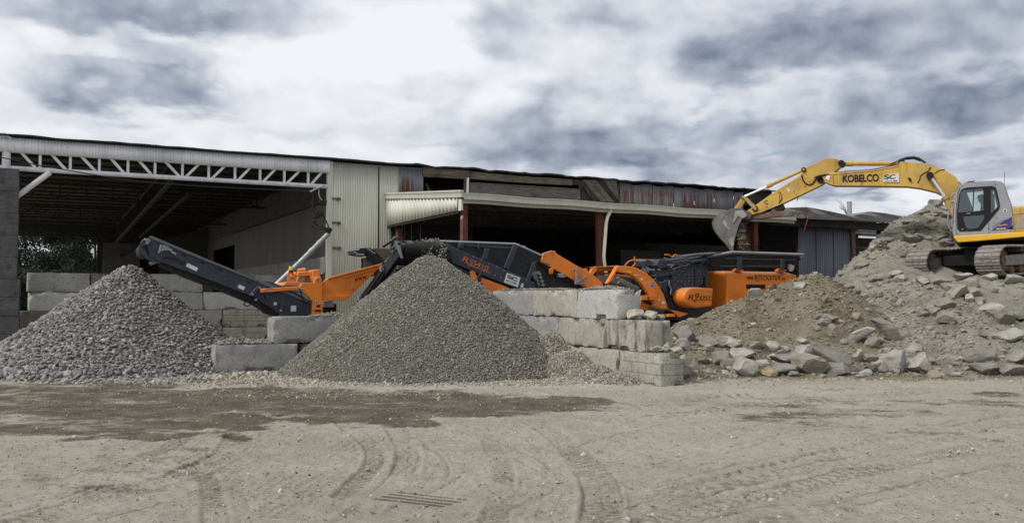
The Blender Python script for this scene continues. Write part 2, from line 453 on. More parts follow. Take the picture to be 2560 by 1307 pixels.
def soil(name, c1, c2, c3, scale=1.2):
    q = NT(name)
    c = q.ramp(q.noise(scale, 8, rough=.65), [(.32, c3), (.5, c1), (.68, c2)])
    c = q.mix(q.remap(q.noise(22, 5, rough=.7), .55, .7, 0, .5), c, tuple(min(1, x * 1.5) for x in c2))
    c = q.mix(q.remap(q.noise(35, 4), .58, .7, 0, .6), c, tuple(x * .5 for x in c3))
    q.bump(q.noise(18, 8, rough=.75), .8, .06); return q.done(c, .95, 0, .1)
DIRT = soil('brown dirt', (.185,.163,.119), (.25,.223,.17), (.10,.084,.058))
RUBBLE = soil('grey tan rubble fines', (.235,.218,.182), (.285,.267,.228), (.14,.127,.102))

def boulder_mat(name, c1, c2, c3):
    q = NT(name)
    c = q.ramp(q.noise(2.2, 8, rough=.6), [(.3, c3), (.5, c1), (.7, c2)])
    c = q.mix(q.math('MULTIPLY', q.rnd(), .4), c, tuple(x * .75 for x in c1))
    c = q.mix(q.remap(q.noise(16, 6, rough=.7), .55, .72, 0, .6), c, c3)
    q.bump(q.math('ADD', q.noise(5, 10, rough=.75), q.noise(2.5, 6, rough=.6, stretch=(1, 1, 3))), .9, .07); return q.done(c, .92, 0, .15)
BOULD = boulder_mat('pale limestone', (.37,.355,.315), (.48,.465,.425), (.20,.185,.155))
BOULG = boulder_mat('grey limestone', (.25,.236,.208), (.32,.305,.272), (.135,.122,.102))
BOULT = boulder_mat('tan limestone', (.285,.265,.222), (.36,.335,.285), (.165,.15,.12))
BOULY = boulder_mat('yellow stained limestone', (.38,.31,.17), (.46,.41,.30), (.24,.17,.08))
BOULC = boulder_mat('cream limestone', (.44,.405,.32), (.52,.49,.41), (.27,.24,.18))
# ================================================================== camera, light, sky
cam = bpy.data.cameras.new('camera'); camo = bpy.data.objects.new('camera', cam); COL.objects.link(camo)
cam.sensor_fit = 'HORIZONTAL'; cam.sensor_width = 36; cam.lens = 36 * FPX / 2560; cam.clip_start = .1; cam.clip_end = 6000
camo.location = (0, 0, CAM_H); camo.rotation_euler = (math.pi / 2 + PITCH, 0, 0); S.camera = camo

SUN_EL, SUN_AZ = R(46), R(236)     # azimuth clockwise from +Y: behind the camera, to the left
sl = bpy.data.lights.new('sun', 'SUN'); sl.energy = 3.0; sl.angle = R(11); sl.color = (1, .96, .90)
so = bpy.data.objects.new('sun', sl); COL.objects.link(so)
sd = Vector((math.sin(SUN_AZ) * math.cos(SUN_EL), math.cos(SUN_AZ) * math.cos(SUN_EL), math.sin(SUN_EL)))
so.rotation_euler = (-sd).to_track_quat('-Z', 'Y').to_euler(); so.location = sd * 60

S.view_settings.view_transform = 'Standard'; S.view_settings.look = 'None'; S.view_settings.exposure = 0; S.view_settings.gamma = 1

def make_sky():
    w = bpy.data.worlds.new('World'); S.world = w; w.use_nodes = True; t = w.node_tree; t.nodes.clear()
    q = NT.__new__(NT); q.t = t; q.m = None
    out = q.n('ShaderNodeOutputWorld'); bg = q.n('ShaderNodeBackground'); bg.inputs[1].default_value = .1; q.l(bg.outputs[0], out.inputs[0])
    sky = q.n('ShaderNodeTexSky'); sky.sky_type = 'NISHITA'; sky.sun_disc = False; sky.sun_elevation = SUN_EL; sky.sun_rotation = SUN_AZ
    sky.air_density = 1.0; sky.dust_density = 1.5; sky.ozone_density = 1.5
    q.tc = q.n('ShaderNodeTexCoord'); d = q.tc.outputs['Generated']
    s = q.n('ShaderNodeSeparateXYZ'); q.l(d, s.inputs[0])
    az = q.math('ARCTAN2', s.outputs[0], s.outputs[1]); el = q.math('ARCSINE', s.outputs[2])
    # cloud sheet coordinates: clouds flatten towards the horizon
    den = q.math('ADD', q.math('MAXIMUM', s.outputs[2], 0.0), .16)
    cp = q.n('ShaderNodeCombineXYZ'); q.l(q.math('DIVIDE', s.outputs[0], den), cp.inputs[0]); q.l(q.math('DIVIDE', s.outputs[1], den), cp.inputs[1])
    wisp = q.noise(1.3, 6, cp.outputs[0], .5); fine = q.noise(4.2, 5, cp.outputs[0], .5); puff = q.noise(8.0, 6, d, .5, stretch=(1, 1, 2.0)); puff2 = q.noise(21.0, 3, d, .55, stretch=(1, 1, 1.5)); band = q.noise(4.4, 6, d, .58, stretch=(1, 1, 1.9)); band2 = q.noise(12.0, 5, d, .64, stretch=(1, 1, 1.7))
    def shifted(vec, off):
        a = q.n('ShaderNodeVectorMath', operation='ADD'); q.l(vec, a.inputs[0]); a.inputs[1].default_value = off; return a.outputs[0]
    def lumps(vec):
        b1 = q.math('ABSOLUTE', q.math('SUBTRACT', q.noise(5.5, 2, vec, .5, stretch=(1, 1, 1.5)), .5)); b2 = q.math('ABSOLUTE', q.math('SUBTRACT', q.noise(13.0, 2, vec, .5, stretch=(1, 1, 1.5)), .5))
        b3 = q.noise(30.0, 3, vec, .6)
        return q.math('ADD', q.math('ADD', q.math('MULTIPLY', b1, 1.5), q.math('MULTIPLY', b2, 1.2)), q.math('MULTIPLY', b3, .35))
    wv = q.n('ShaderNodeTexNoise'); wv.inputs['Scale'].default_value = 5.0; wv.inputs['Detail'].default_value = 5; q.l(d, wv.inputs['Vector'])
    wd_ = q.n('ShaderNodeVectorMath', operation='MULTIPLY_ADD'); q.l(wv.outputs['Color'], wd_.inputs[0]); wd_.inputs[1].default_value = (.09, .09, .05); q.l(d, wd_.inputs[2])
    puf_a = lumps(wd_.outputs[0]); puf_b = lumps(shifted(wd_.outputs[0], (-.012, 0, .020)))
    emboss = q.math('SUBTRACT', puf_a, puf_b)        # lit upper left edges, shaded undersides
    # warp the (az, el) chart so that the cloud masses get ragged edges
    wz = q.math('ADD', q.math('MULTIPLY', q.math('SUBTRACT', puff, .5), .13), q.math('MULTIPLY', q.math('SUBTRACT', puff2, .5), .055))
    azw = q.math('ADD', az, wz); elw = q.math('ADD', el, q.math('MULTIPLY', q.math('ADD', q.math('MULTIPLY', q.math('SUBTRACT', fine, .5), .22), wz), .40))
    ch = q.n('ShaderNodeCombineXYZ'); q.l(azw, ch.inputs[0]); q.l(elw, ch.inputs[1])
    def masses(lst):
        tot = None
        for px, py, rx, ry, a, edge in lst:
            r_ = ray(px, py).normalized(); ca, ce = math.atan2(r_.x, r_.y), math.asin(r_.z)
            su = q.n('ShaderNodeVectorMath', operation='SUBTRACT'); q.l(ch.outputs[0], su.inputs[0]); su.inputs[1].default_value = (ca, ce, 0)
            di = q.n('ShaderNodeVectorMath', operation='MULTIPLY'); q.l(su.outputs[0], di.inputs[0]); di.inputs[1].default_value = (FPX / rx, FPX / ry, 0)
            le = q.n('ShaderNodeVectorMath', operation='LENGTH'); q.l(di.outputs[0], le.inputs[0])
            m = q.remap(le.outputs['Value'], 1.25, edge, 0, a)
            tot = m if tot is None else q.math('ADD', tot, m)
        return tot
    dark = masses([
        (300, 30, 420, 62, .62, .2), (560, 22, 300, 55, .62, .3), (120, 50, 260, 70, .3, .1),
        (330, 226, 260, 55, .85, .35), (440, 170, 130, 85, .30, .3), (280, 150, 240, 90, .20, .4), (200, 285, 260, 40, .22, .1),
        (1255, 70, 95, 85, .42, .1), (1020, 222, 170, 45, .30, .1), (1490, 60, 130, 50, .36, .1),
        (1880, 120, 230, 90, .42, .2), (2000, 100, 180, 80, .30, .2), (1780, 150, 120, 60, .25, .2),
        (2330, 60, 330, 110, .42, .2), (2480, 230, 320, 70, .75, .15), (2230, 240, 260, 60, .45, .1), (2430, 300, 320, 45, .45, .1), (2120, 130, 260, 70, .25, .1),
        (1480, 350, 300, 80, .62, .15), (1620, 405, 240, 40, .55, .1), (1310, 275, 120, 60, .35, .1), (1360, 400, 260, 40, .35, .1),
        (1860, 320, 180, 50, .42, .1), (2110, 330, 220, 50, .35, .1), (1990, 400, 260, 40, .30, .1), (1450, 235, 140, 40, .28, .1),
        (1700, 450, 220, 24, .35, .1), (2150, 470, 280, 26, .42, .1), (2500, 430, 160, 40, .30, .1), (2350, 400, 260, 30, .28, .1),
        (370, 335, 130, 26, .22, .1), (720, 335, 200, 28, .20, .1), (1120, 310, 220, 34, .18, .1), (1180, 360, 240, 30, .30, .1), (150, 120, 120, 40, .12, .1)])
    light = masses([(165, 95, 120, 45, .65, .5), (370, 80, 150, 28, .45, .5), (430, 70, 160, 30, .3, .2), (250, 190, 120, 22, .35, .2), (640, 130, 330, 90, .35, .1), (1000, 90, 330, 140, .4, .1), (1250, 180, 420, 140, .3, .1),
        (1700, 60, 260, 60, .25, .1), (1750, 445, 200, 18, .25, .1), (2200, 520, 400, 40, .45, .1), (1600, 330, 60, 20, .1, .1), (400, 330, 500, 50, .22, .1), (1840, 410, 130, 30, .3, .2), (1990, 200, 200, 30, .22, .1)])
    blue = masses([(1930, 385, 60, 20, .75, .2), (1750, 300, 50, 16, .5, .2), (1690, 320, 40, 14, .4, .2), (1780, 245, 60, 16, .35, .2), (690, 5, 40, 12, .3, .2)])
    dark = q.math('DIVIDE', q.math('MULTIPLY', dark, 1.15), q.math('ADD', 1.0, q.math('MULTIPLY', dark, .60))); right = q.remap(az, -.25, .30, 0, .22)                      # the deck thickens towards the right
    amp = q.remap(az, -.35, .30, .40, 1.0)
    tex = q.math('ADD', q.math('MULTIPLY', q.math('SUBTRACT', wisp, .5), .25), q.math('MULTIPLY', amp, q.math('ADD', q.math('MULTIPLY', q.math('SUBTRACT', band, .5), .85), q.math('MULTIPLY', q.math('SUBTRACT', band2, .5), .35))))
    den2 = q.math('ADD', q.math('SUBTRACT', q.math('ADD', dark, right), q.math('MULTIPLY', light, .55)), q.math('ADD', tex, .13))
    den3 = q.math('ADD', den2, q.math('MULTIPLY', q.math('MULTIPLY', q.math('SUBTRACT', puff, .5), q.math('ADD', dark, .15)), 1.15))
    den3 = q.math('ADD', den3, q.math('MULTIPLY', q.math('ADD', q.math('MULTIPLY', emboss, -.60), q.math('MULTIPLY', q.math('ADD', puf_a, -.45), -.42)), q.math('ADD', q.math('MULTIPLY', dark, .8), q.remap(az, -.4, .2, .35, .75))))
    cc = q.ramp(q.math("MULTIPLY", den3, .76), [(0.0, (.88, .90, .94)), (.20, (.745, .77, .82)), (.42, (.555, .592, .67)), (.66, (.37, .412, .50)), (.86, (.245, .288, .38)), (1.0, (.175, .212, .295))])
    sc = q.n('ShaderNodeVectorMath', operation='SCALE'); q.l(cc, sc.inputs[0]); sc.inputs['Scale'].default_value = 10.0
    gap = q.math('MINIMUM', q.math('MULTIPLY', blue, q.remap(fine, .35, .6)), .75)
    col = q.mix(gap, sc.outputs[0], sky.outputs[0])
    lo = q.remap(s.outputs[2], -.06, .0)                        # below the horizon: plain dim haze
    col = q.mix(lo, (2.6, 2.6, 2.5), col)
    q.l(col, bg.inputs[0])
make_sky()

# ================================================================== yard ground
def lines(segs, far):
    a = [np.arange(x0, x1, st) for x0, x1, st in segs] + [np.array([segs[-1][1]])]
    a = np.concatenate(a); lo, hi = a[0], a[-1]; g = 1.35 ** np.arange(1, 24) * .2
    return np.concatenate([(lo - g)[::-1][(lo - g)[::-1] > -far], a, (hi + g)[(hi + g) < far]])

def px_path(pts, z=0):
    return np.array([on_ground(x, y, z)[:2] for x, y in pts])

def path_dist(P, path):
    """distance to a polyline and the arc length along it"""
    best = np.full(len(P), 1e9); arc = np.zeros(len(P)); sgn = np.zeros(len(P)); acc = 0
    for a, b in zip(path[:-1], path[1:]):
        ab = b - a; L = np.linalg.norm(ab) + 1e-9; t = np.clip(((P - a) @ ab) / L ** 2, 0, 1)
        q = P - a - t[:, None] * ab; d = np.hypot(q[:, 0], q[:, 1]); m = d < best
        best[m] = d[m]; arc[m] = acc + t[m] * L; sgn[m] = np.sign(ab[0] * q[m, 1] - ab[1] * q[m, 0]); acc += L
    return best, arc, sgn

def smooth_path(pts, n=8):
    p = px_path(pts); out = []
    for i in range(len(p) - 1):
        p0, p1, p2, p3 = p[max(0, i-1)], p[i], p[i+1], p[min(len(p)-1, i+2)]
        for t in np.linspace(0, 1, n, endpoint=False):
            out.append(.5 * ((2*p1) + (-p0+p2)*t + (2*p0-5*p1+4*p2-p3)*t*t + (-p0+3*p1-3*p2+p3)*t**3))
    return np.array(out + [p[-1]])

TRACKS_PX = [   # (photo points, half width, depth, lug pitch)
    ([(1325, 1050), (1400, 1095), (1470, 1160), (1505, 1230), (1500, 1307)], .16, .014, .09),
    ([(850, 1055), (925, 1110), (938, 1155), (905, 1195), (860, 1240)], .10, .012, .07),
    ([(985, 1070), (1020, 1120), (1010, 1180), (950, 1245), (860, 1307)], .13, .014, .08),
    ([(60, 1307), (300, 1235), (470, 1185), (570, 1135), (600, 1090)], .17, .016, .1),
    ([(180, 1200), (300, 1165), (420, 1120), (470, 1095)], .10, .010, .08),
    ([(1560, 1275), (1900, 1195), (2250, 1120), (2560, 1060)], .10, .010, .2),
    ([(1620, 1300), (1900, 1240), (2250, 1160), (2560, 1098)], .16, .012, .12),
    ([(1900, 1307), (2200, 1240), (2560, 1160)], .10, .010, .2),
    ([(1500, 1262), (1850, 1180), (2150, 1110), (2500, 1040)], .06, .008, .2),
    ([(1600, 1000), (1850, 988), (2150, 972), (2560, 955)], .2, .014, .2), ([(1640, 1040), (1950, 1010), (2300, 985)], .2, .012, .2),
    ([(460, 1150), (520, 1200), (540, 1307)], .09, .008, .07), ([(1225, 1100), (1260, 1180), (1235, 1307)], .1, .006, .08)]
PRINTS_PX = [(520, 1150, 60, 26), (880, 1120, 60, 22), (1010, 1150, 60, 30), (250, 1225, 90, 26), (690, 1215, 150, 30), (730, 1250, 60, 40), (1230, 1268, 70, 24), (1340, 1272, 45, 20), (650, 1225, 25, 45)]
GROOVES = [((940, 1244.6), (1105, 1264.3)), ((961, 1239), (1125, 1259.2)), ((979, 1233.2), (1146, 1253.1)), ((999.5, 1228.1), (1164, 1247))]
WET_PX = [(180, 972, 330, 16, .9), (140, 1005, 300, 30, .85), (520, 985, 300, 20, 1), (470, 1022, 380, 30, 1.05), (680, 1002, 380, 28, 1.1), (930, 998, 380, 20, 1.05), (1010, 1014, 420, 26, 1.1), (1230, 1012, 300, 24, 1.15), (1400, 1004, 150, 14, 1.1),
          (930, 1050, 190, 18, 1), (1180, 1036, 200, 16, 1.05), (1010, 1068, 70, 11, 1), (300, 1097, 130, 16, 1), (110, 1065, 260, 22, .8), (430, 1092, 90, 9, .9), (610, 1087, 80, 10, .9), (565, 1109, 50, 9, 1), (480, 1062, 280, 22, .85),
          (1960, 1052, 150, 18, .55), (2100, 1030, 240, 14, .55), (2480, 985, 70, 8, .8), (2300, 1080, 220, 15, .35), (2430, 1010, 190, 11, .55), (220, 1190, 360, 70, .30), (2150, 1275, 220, 18, .28), (1900, 1005, 320, 9, .42), (560, 1215, 90, 12, .35), (1050, 1100, 40, 6, .4)]
PALE_PX = [(1050, 960, 560, 12, 1), (1600, 965, 420, 12, .8), (1950, 978, 300, 7, .9), (1900, 1000, 170, 5, .8), (720, 962, 240, 9, .9), (1340, 991, 60, 5, 1), (2080, 1012, 120, 5, .9), (1880, 1078, 40, 5, .9), (640, 1012, 70, 4, .6), (560, 1045, 60, 5, .6), (1750, 1100, 420, 35, .35), (100, 1085, 140, 6, .5), (1650, 1065, 120, 6, .6), (350, 1000, 90, 5, .6), (1480, 1150, 500, 40, .3)]

def blobs(P, lst, seed, soft=.5):
    tot = np.zeros(len(P))
    wx = fbm(P * .9, 4, seed) * .9; wy = fbm(P * .9 + 40, 4, seed + 3) * .9
    for px, py, rx, ry, a in lst:
        c = on_ground(px, py); D = c.y; ax = rx * D / FPX; dy = ry * D / (py - 740)
        e = np.sqrt(((P[:, 0] + wx * .5 - c.x) / ax) ** 2 + ((P[:, 1] + wy * .9 - c.y) / dy) ** 2)
        tot = np.maximum(tot, a * np.clip((1.25 - e) / soft, 0, 1))
    return tot

def ground_height(P, detail=True):
    h = .035 * fbm(P * .35, 3, 21) * np.clip((P[:, 1] - 2) / 6, 0, 1)
    if detail:
        rough = .5 + .5 * fbm(P * .8, 3, 44)
        h += (.012 + .016 * rough) * fbm(P * 3.2, 4, 22) + (.008 + .014 * np.clip(rough, 0, 1)) * fbm(P * 11, 3, 23)
        h += .012 * np.clip(fbm(P * np.array([6, 9]), 3, 61) - .25, 0, 1) * 2
    return h

def build_ground():
    xs = lines([(-13, -4.2, .05), (-4.2, 5.0, .02), (5.0, 14, .05)], 2500)
    ys = lines([(5.4, 6.8, .018), (6.8, 7.7, .013), (7.7, 9.5, .02), (9.5, 13, .033), (13, 19, .07), (19, 30, .5)], 2500)
    X, Y = np.meshgrid(xs, ys); P = np.stack([X.ravel(), Y.ravel()], 1)
    near = (np.abs(P[:, 0]) < 16) & (P[:, 1] > 4.5) & (P[:, 1] < 22)
    h = np.zeros(len(P)); wet = np.zeros(len(P)); pale = np.zeros(len(P)); gro = np.zeros(len(P))
    Q = P[near]; hh = ground_height(Q)
    for pts, hw, dep, pit in TRACKS_PX:
        path = smooth_path(pts); lo = path.min(0) - 1; hi = path.max(0) + 1
        k = np.nonzero((Q[:, 0] > lo[0]) & (Q[:, 0] < hi[0]) & (Q[:, 1] > lo[1]) & (Q[:, 1] < hi[1]))[0]
        d, arc, sg = path_dist(Q[k], path)
        brk = np.clip(.55 + 1.3 * fbm(np.stack([arc * .9, arc * 0 + hw * 50], 1), 2, 3), 0, 1)
        lug = .5 + .5 * np.sign(np.sin(arc / pit * 2 * math.pi + np.where(sg > 0, 0, math.pi) + d / hw * 1.5))
        inside = np.clip((hw - d) / .02, 0, 1)
        hh[k] += brk * 1.9 * (-dep * inside * (.5 + .9 * lug * (d < hw * .97)) + dep * .6 * np.exp(-((d - hw - .03) / .02) ** 2))
    trk = np.zeros(len(Q)); rr = np.random.default_rng(88)
    def mark(path, hw, dep, dark, lug=0, seed=0):
        lo = path.min(0) - .6; hi = path.max(0) + .6
        k = np.nonzero((Q[:, 0] > lo[0]) & (Q[:, 0] < hi[0]) & (Q[:, 1] > lo[1]) & (Q[:, 1] < hi[1]))[0]
        if not len(k): return
        d, arc, sg = path_dist(Q[k], path)
        brk = np.clip(.55 + 1.5 * fbm(np.stack([arc * .7, arc * 0 + seed * 3.1], 1), 3, 13), 0, 1)
        ins = np.clip((hw - d) / .010, 0, 1); lg = 1.0 if not lug else .15 + 1.05 * (np.sin(arc / lug * 2 * math.pi + sg * 1.6) > 0)
        hh[k] += brk * (-dep * ins * lg + dep * .5 * np.exp(-((d - hw - .025) / .018) ** 2))
        trk[k] = np.maximum(trk[k], brk * ins * dark * lg) ; trk[k] -= .35 * dark * brk * np.exp(-((d - hw - .03) / .022) ** 2) * (trk[k] < .1)
    for n_, (pts, hw, dep, pit) in enumerate(TRACKS_PX):
        mark(smooth_path(pts), hw * .98, .004, .85, pit, n_)
        p_ = smooth_path(pts); nrm = np.gradient(p_, axis=0)[:, ::-1] * np.array([-1, 1]); nrm /= np.linalg.norm(nrm, axis=1)[:, None] + 1e-9
        for s_ in (-1, 1): mark(p_ + nrm * hw * s_, .018, .008, .8, 0, n_ + 30 * s_)
    for n_ in range(26):      # grader and tyre lines sweeping away to the right
        y0 = rr.uniform(1085, 1330); x0 = rr.uniform(1380, 1900); sl_ = rr.uniform(-.26, -.20); x1 = rr.uniform(2150, 2620); mid = (x0 + x1) / 2
        f_ = lambda x: max(965, y0 + (x - x0) * sl_ * (1 - .12 * (x - x0) / 1000))
        mark(smooth_path([(x, f_(x)) for x in (x0, (x0 + mid) / 2, mid, (x1 + mid) / 2, x1)]), rr.uniform(.008, .03), rr.uniform(.004, .010), rr.uniform(.3, .8), 0, 100 + n_)
    for n_ in range(18):      # curved lines turning through the middle and the left
        x0 = rr.uniform(780, 1330); b_ = rr.uniform(90, 190); t_ = rr.uniform(1055, 1120)
        mark(smooth_path([(x0, t_), (x0 + b_ * .7, t_ + 55), (x0 + b_, t_ + 110), (x0 + b_ * .5, t_ + 170), (x0 - b_ * .5, t_ + 235)]), rr.uniform(.008, .028), rr.uniform(.004, .010), rr.uniform(.3, .8), rr.choice([0, .07]), 200 + n_)
    for n_ in range(24):
        x0 = rr.uniform(-60, 330); y0 = rr.uniform(1180, 1330); L_ = rr.uniform(280, 520)
        mark(smooth_path([(x0, y0), (x0 + L_ * .5, y0 - L_ * .13), (x0 + L_ * .85, y0 - L_ * .27), (x0 + L_, y0 - L_ * .37)]), rr.uniform(.008, .026), rr.uniform(.004, .010), rr.uniform(.3, .75), rr.choice([0, .08]), 300 + n_)
    for px, py, rx, ry in PRINTS_PX:
        c = on_ground(px, py); D = c.y; e = ((Q[:, 0] - c.x) / (rx * D / FPX)) ** 2 + ((Q[:, 1] - c.y) / (ry * D / (py - 740))) ** 2
        m = np.clip((1.1 - e) / .3, 0, 1); hh += -.026 * m * (np.sin(Q[:, 1] / .075 * 2 * math.pi + Q[:, 0] * 14) > .15) * (np.sin(Q[:, 0] / .11 * 2 * math.pi - Q[:, 1] * 9) > -.35)
    g = np.zeros(len(Q))
    for a, b in GROOVES:
        d, arc, sg = path_dist(Q, px_path([a, b])); hh -= .04 * np.clip((.030 - d) / .012, 0, 1); g = np.maximum(g, np.clip((.032 - d) / .008, 0, 1)); wv_ = np.clip((.34 - path_dist(Q, px_path([((GROOVES[0][0][0] + GROOVES[3][0][0]) / 2, 1236.3), (1135, 1256)]))[0]) / .1, 0, 1); hh = hh * (1 - .4 * wv_)
    w = blobs(Q, WET_PX, 31) ; w = np.clip(w * (1.15 + .7 * fbm(Q * np.array([1.0, 1.5]), 5, 71)) + .25 * fbm(Q * 4, 3, 72) * (w > .05), 0, 1.2)
    p_ = blobs(Q, PALE_PX, 33, .8) * (.7 + .6 * fbm(Q * np.array([.8, 3]), 4, 73))
    tk = np.zeros(len(P)); tk[near] = np.clip(trk, -.5, 1); h[near] = hh; wet[near] = w; pale[near] = np.clip(p_, 0, 1); gro[near] = g
    o = np_mesh('ground', np.stack([P[:, 0], P[:, 1], h], 1), grid_faces(len(xs), len(ys)), ground_mat(), None, {'wet': wet, 'pale': pale, 'groove': gro, 'track': tk}, smooth=True)
    tag(o, kind='structure')

def ground_mat():
    q = NT('yard dirt')
    big = q.noise(.45, 8, rough=.6); mid = q.noise(3.0, 8, rough=.65); fin = q.noise(42, 5, rough=.75)
    c = q.ramp(big, [(.3, (.255, .232, .186)), (.5, (.312, .288, .238)), (.7, (.35, .327, .276))])
    c = q.mix(q.remap(mid, .42, .66, 0, .55), c, (.245, .215, .165))
    st = q.noise(1.1, 7, stretch=(.35, 2.4, 1)); c = q.mix(q.remap(st, .52, .68, 0, .4), c, (.37, .345, .295))
    pl = q.math('MULTIPLY', q.attr('pale'), q.remap(mid, .3, .6)); c = q.mix(q.math('MULTIPLY', pl, .75), c, (.43, .41, .36))
    stk = q.noise(1.6, 8, rough=.7, stretch=(.4, 1.6, 1))
    tk = q.attr('track'); c = q.mix(q.math('MULTIPLY', q.remap(tk, .05, .9), .62), c, (.125, .108, .08)); c = q.mix(q.math('MULTIPLY', q.remap(q.math('MULTIPLY', tk, -1.0), .05, .4), .5), c, (.44, .41, .345))
    wt = q.remap(q.math('ADD', q.math('MULTIPLY', q.attr('wet'), .76), q.math('ADD', q.math('MULTIPLY', q.math('SUBTRACT', mid, .5), 1.1), q.math('MULTIPLY', q.math('SUBTRACT', stk, .5), 2.0))), .24, .80)
    wc = q.ramp(q.noise(2.0, 7), [(.35, (.050, .039, .026)), (.55, (.092, .074, .051)), (.72, (.16, .137, .103))])
    c = q.mix(q.remap(fin, .54, .68, 0, .6), c, (.46, .43, .37)); c = q.mix(q.remap(q.noise(24, 6, rough=.75), .55, .66, 0, .7), c, (.10, .088, .068)); c = q.mix(q.remap(q.noise(9, 8, rough=.8), .53, .66, 0, .6), c, (.15, .132, .102))
    wc = q.mix(q.remap(q.noise(24, 6, rough=.75), .52, .66, 0, .7), wc, (.03, .025, .018)); wc = q.mix(q.remap(fin, .58, .70, 0, .5), wc, (.19, .17, .14))
    c = q.mix(q.math('MULTIPLY', wt, .93), c, wc)
    c = q.mix(q.math('MULTIPLY', q.remap(q.attr('groove'), .2, .8), .8), c, (.06, .053, .043))
    q.bump(q.math('ADD', q.noise(26, 8, rough=.8), q.math('MULTIPLY', q.noise(7, 6), 1.5)), .75, .03)
    return q.done(c, q.math('SUBTRACT', .95, q.math('MULTIPLY', wt, .25)), 0, .15)
build_ground()

# ================================================================== the warehouse
B = Frame(-6.45, 31, 27.5)
TOP = 6.43
wh = thing('warehouse', B, 'long old warehouse with open truss front, beige corrugated wall and rusty right end', 'building')
bu = B.U
uL, uEnd = bu(-60), bu(1935)
zt = lambda px, py, v=0: B.p(px, py, v).z

# --- white corrugated fascia over the open bay, and the tube truss under it
corr('fascia', uL, -.02, 6.0, TOP, -.12, .088, .016, WHITEC, wh, wob=.01)
m = MB()
zc = 5.52                                   # lower chord
cz = lambda u: zc + .0 * u
m.tube([(uL, 0, zc), (-.1, 0, zc)], .075, 10); m.tube([(uL, 0, 6.05), (-.1, 0, 6.05)], .06, 8)
for px in (94, 170, 243, 315, 383, 452, 518, 584, 647, 708, 768):
    u = bu(px); m.bar((u, 0, zc), (u, 0, 6.05), .075)
for a, b in (((43, 384), (87, 420)), ((120, 389), (163, 424)), ((195, 394), (238, 429)), ((269, 399), (309, 432)), ((339, 403), (378, 436)), ((407, 407), (448, 440))):
    m.bar((bu(a[0]), 0, 6.05), (bu(b[0]), 0, zc), .08)
for a, b in ((457, 496), (523, 561), (589, 625), (652, 688), (712, 749), (773, 804)):
    m.bar((bu(a), 0, zc), (bu(b), 0, 6.05), .08)
u0 = bu(9); m.tube([(u0, 0, 5.5), (u0, 0, 6.05)], .12, 10)
m.tube([B.p(125, 431, -.05), B.p(30, 500, -.05)], .085, 10)
m.build('roof_truss', WPAINT, wh)

# --- roof deck with a ragged dark edge
us = np.linspace(uL - 1, uEnd, 260); k = len(us)
edge = .035 * fbm(np.stack([us * 1.3, us * 0], 1), 4, 12) + .05 * (us > 3) * fbm(np.stack([us * 3.1, us * 0 + 8], 1), 3, 13) + .05
rows = []
for v, dz in ((-.30, 0), (-.16, .03), (12, .35), (34, .0)):
    rows.append(np.stack([us, v + 0 * us, TOP + .02 + dz + (edge if v < 1 else 0 * us)], 1))
ro = np_mesh('roof', np.concatenate(rows), grid_faces(k, 4), ROOFD, wh)
md = ro.modifiers.new('thickness', 'SOLIDIFY'); md.thickness = .05; md.offset = -1

# --- inside: ceiling sheets, far trusses, longitudinal truss, rear walls
corr('ceiling', uL - .5, 0, 5.98, 5.981, 0.2, .3, .0, INTB, wh) if False else None
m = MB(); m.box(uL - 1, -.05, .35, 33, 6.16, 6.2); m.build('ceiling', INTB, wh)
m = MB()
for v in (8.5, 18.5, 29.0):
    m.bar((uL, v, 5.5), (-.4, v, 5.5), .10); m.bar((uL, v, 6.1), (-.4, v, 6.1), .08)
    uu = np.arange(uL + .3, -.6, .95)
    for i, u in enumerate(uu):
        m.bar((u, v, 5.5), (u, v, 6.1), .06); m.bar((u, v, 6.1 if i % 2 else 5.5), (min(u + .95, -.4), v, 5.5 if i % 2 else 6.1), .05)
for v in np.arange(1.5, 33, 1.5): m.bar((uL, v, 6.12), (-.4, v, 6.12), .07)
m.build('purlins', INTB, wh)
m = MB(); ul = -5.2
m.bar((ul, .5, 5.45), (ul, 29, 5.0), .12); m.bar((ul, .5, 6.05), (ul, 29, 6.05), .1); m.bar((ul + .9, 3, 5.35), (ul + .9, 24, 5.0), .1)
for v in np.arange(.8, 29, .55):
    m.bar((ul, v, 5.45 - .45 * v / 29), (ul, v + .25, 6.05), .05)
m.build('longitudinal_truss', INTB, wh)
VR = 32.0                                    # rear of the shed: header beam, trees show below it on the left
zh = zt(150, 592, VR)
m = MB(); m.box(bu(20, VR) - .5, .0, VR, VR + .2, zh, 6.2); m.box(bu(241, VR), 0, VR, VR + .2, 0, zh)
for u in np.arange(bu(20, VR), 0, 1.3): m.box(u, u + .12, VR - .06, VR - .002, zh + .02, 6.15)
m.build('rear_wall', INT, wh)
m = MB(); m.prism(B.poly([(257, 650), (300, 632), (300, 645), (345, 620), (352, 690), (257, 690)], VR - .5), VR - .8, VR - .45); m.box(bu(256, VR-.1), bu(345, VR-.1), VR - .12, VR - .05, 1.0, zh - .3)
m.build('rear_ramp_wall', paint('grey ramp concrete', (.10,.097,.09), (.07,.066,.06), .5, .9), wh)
m = MB(); m.prism(B.poly([(400, 600), (533, 566), (533, 690), (400, 690)], 27), 27, 27.15); m.build('partition_wall', paint('pale partition', (.055,.055,.046), (.04,.04,.034), .5, .9), wh)
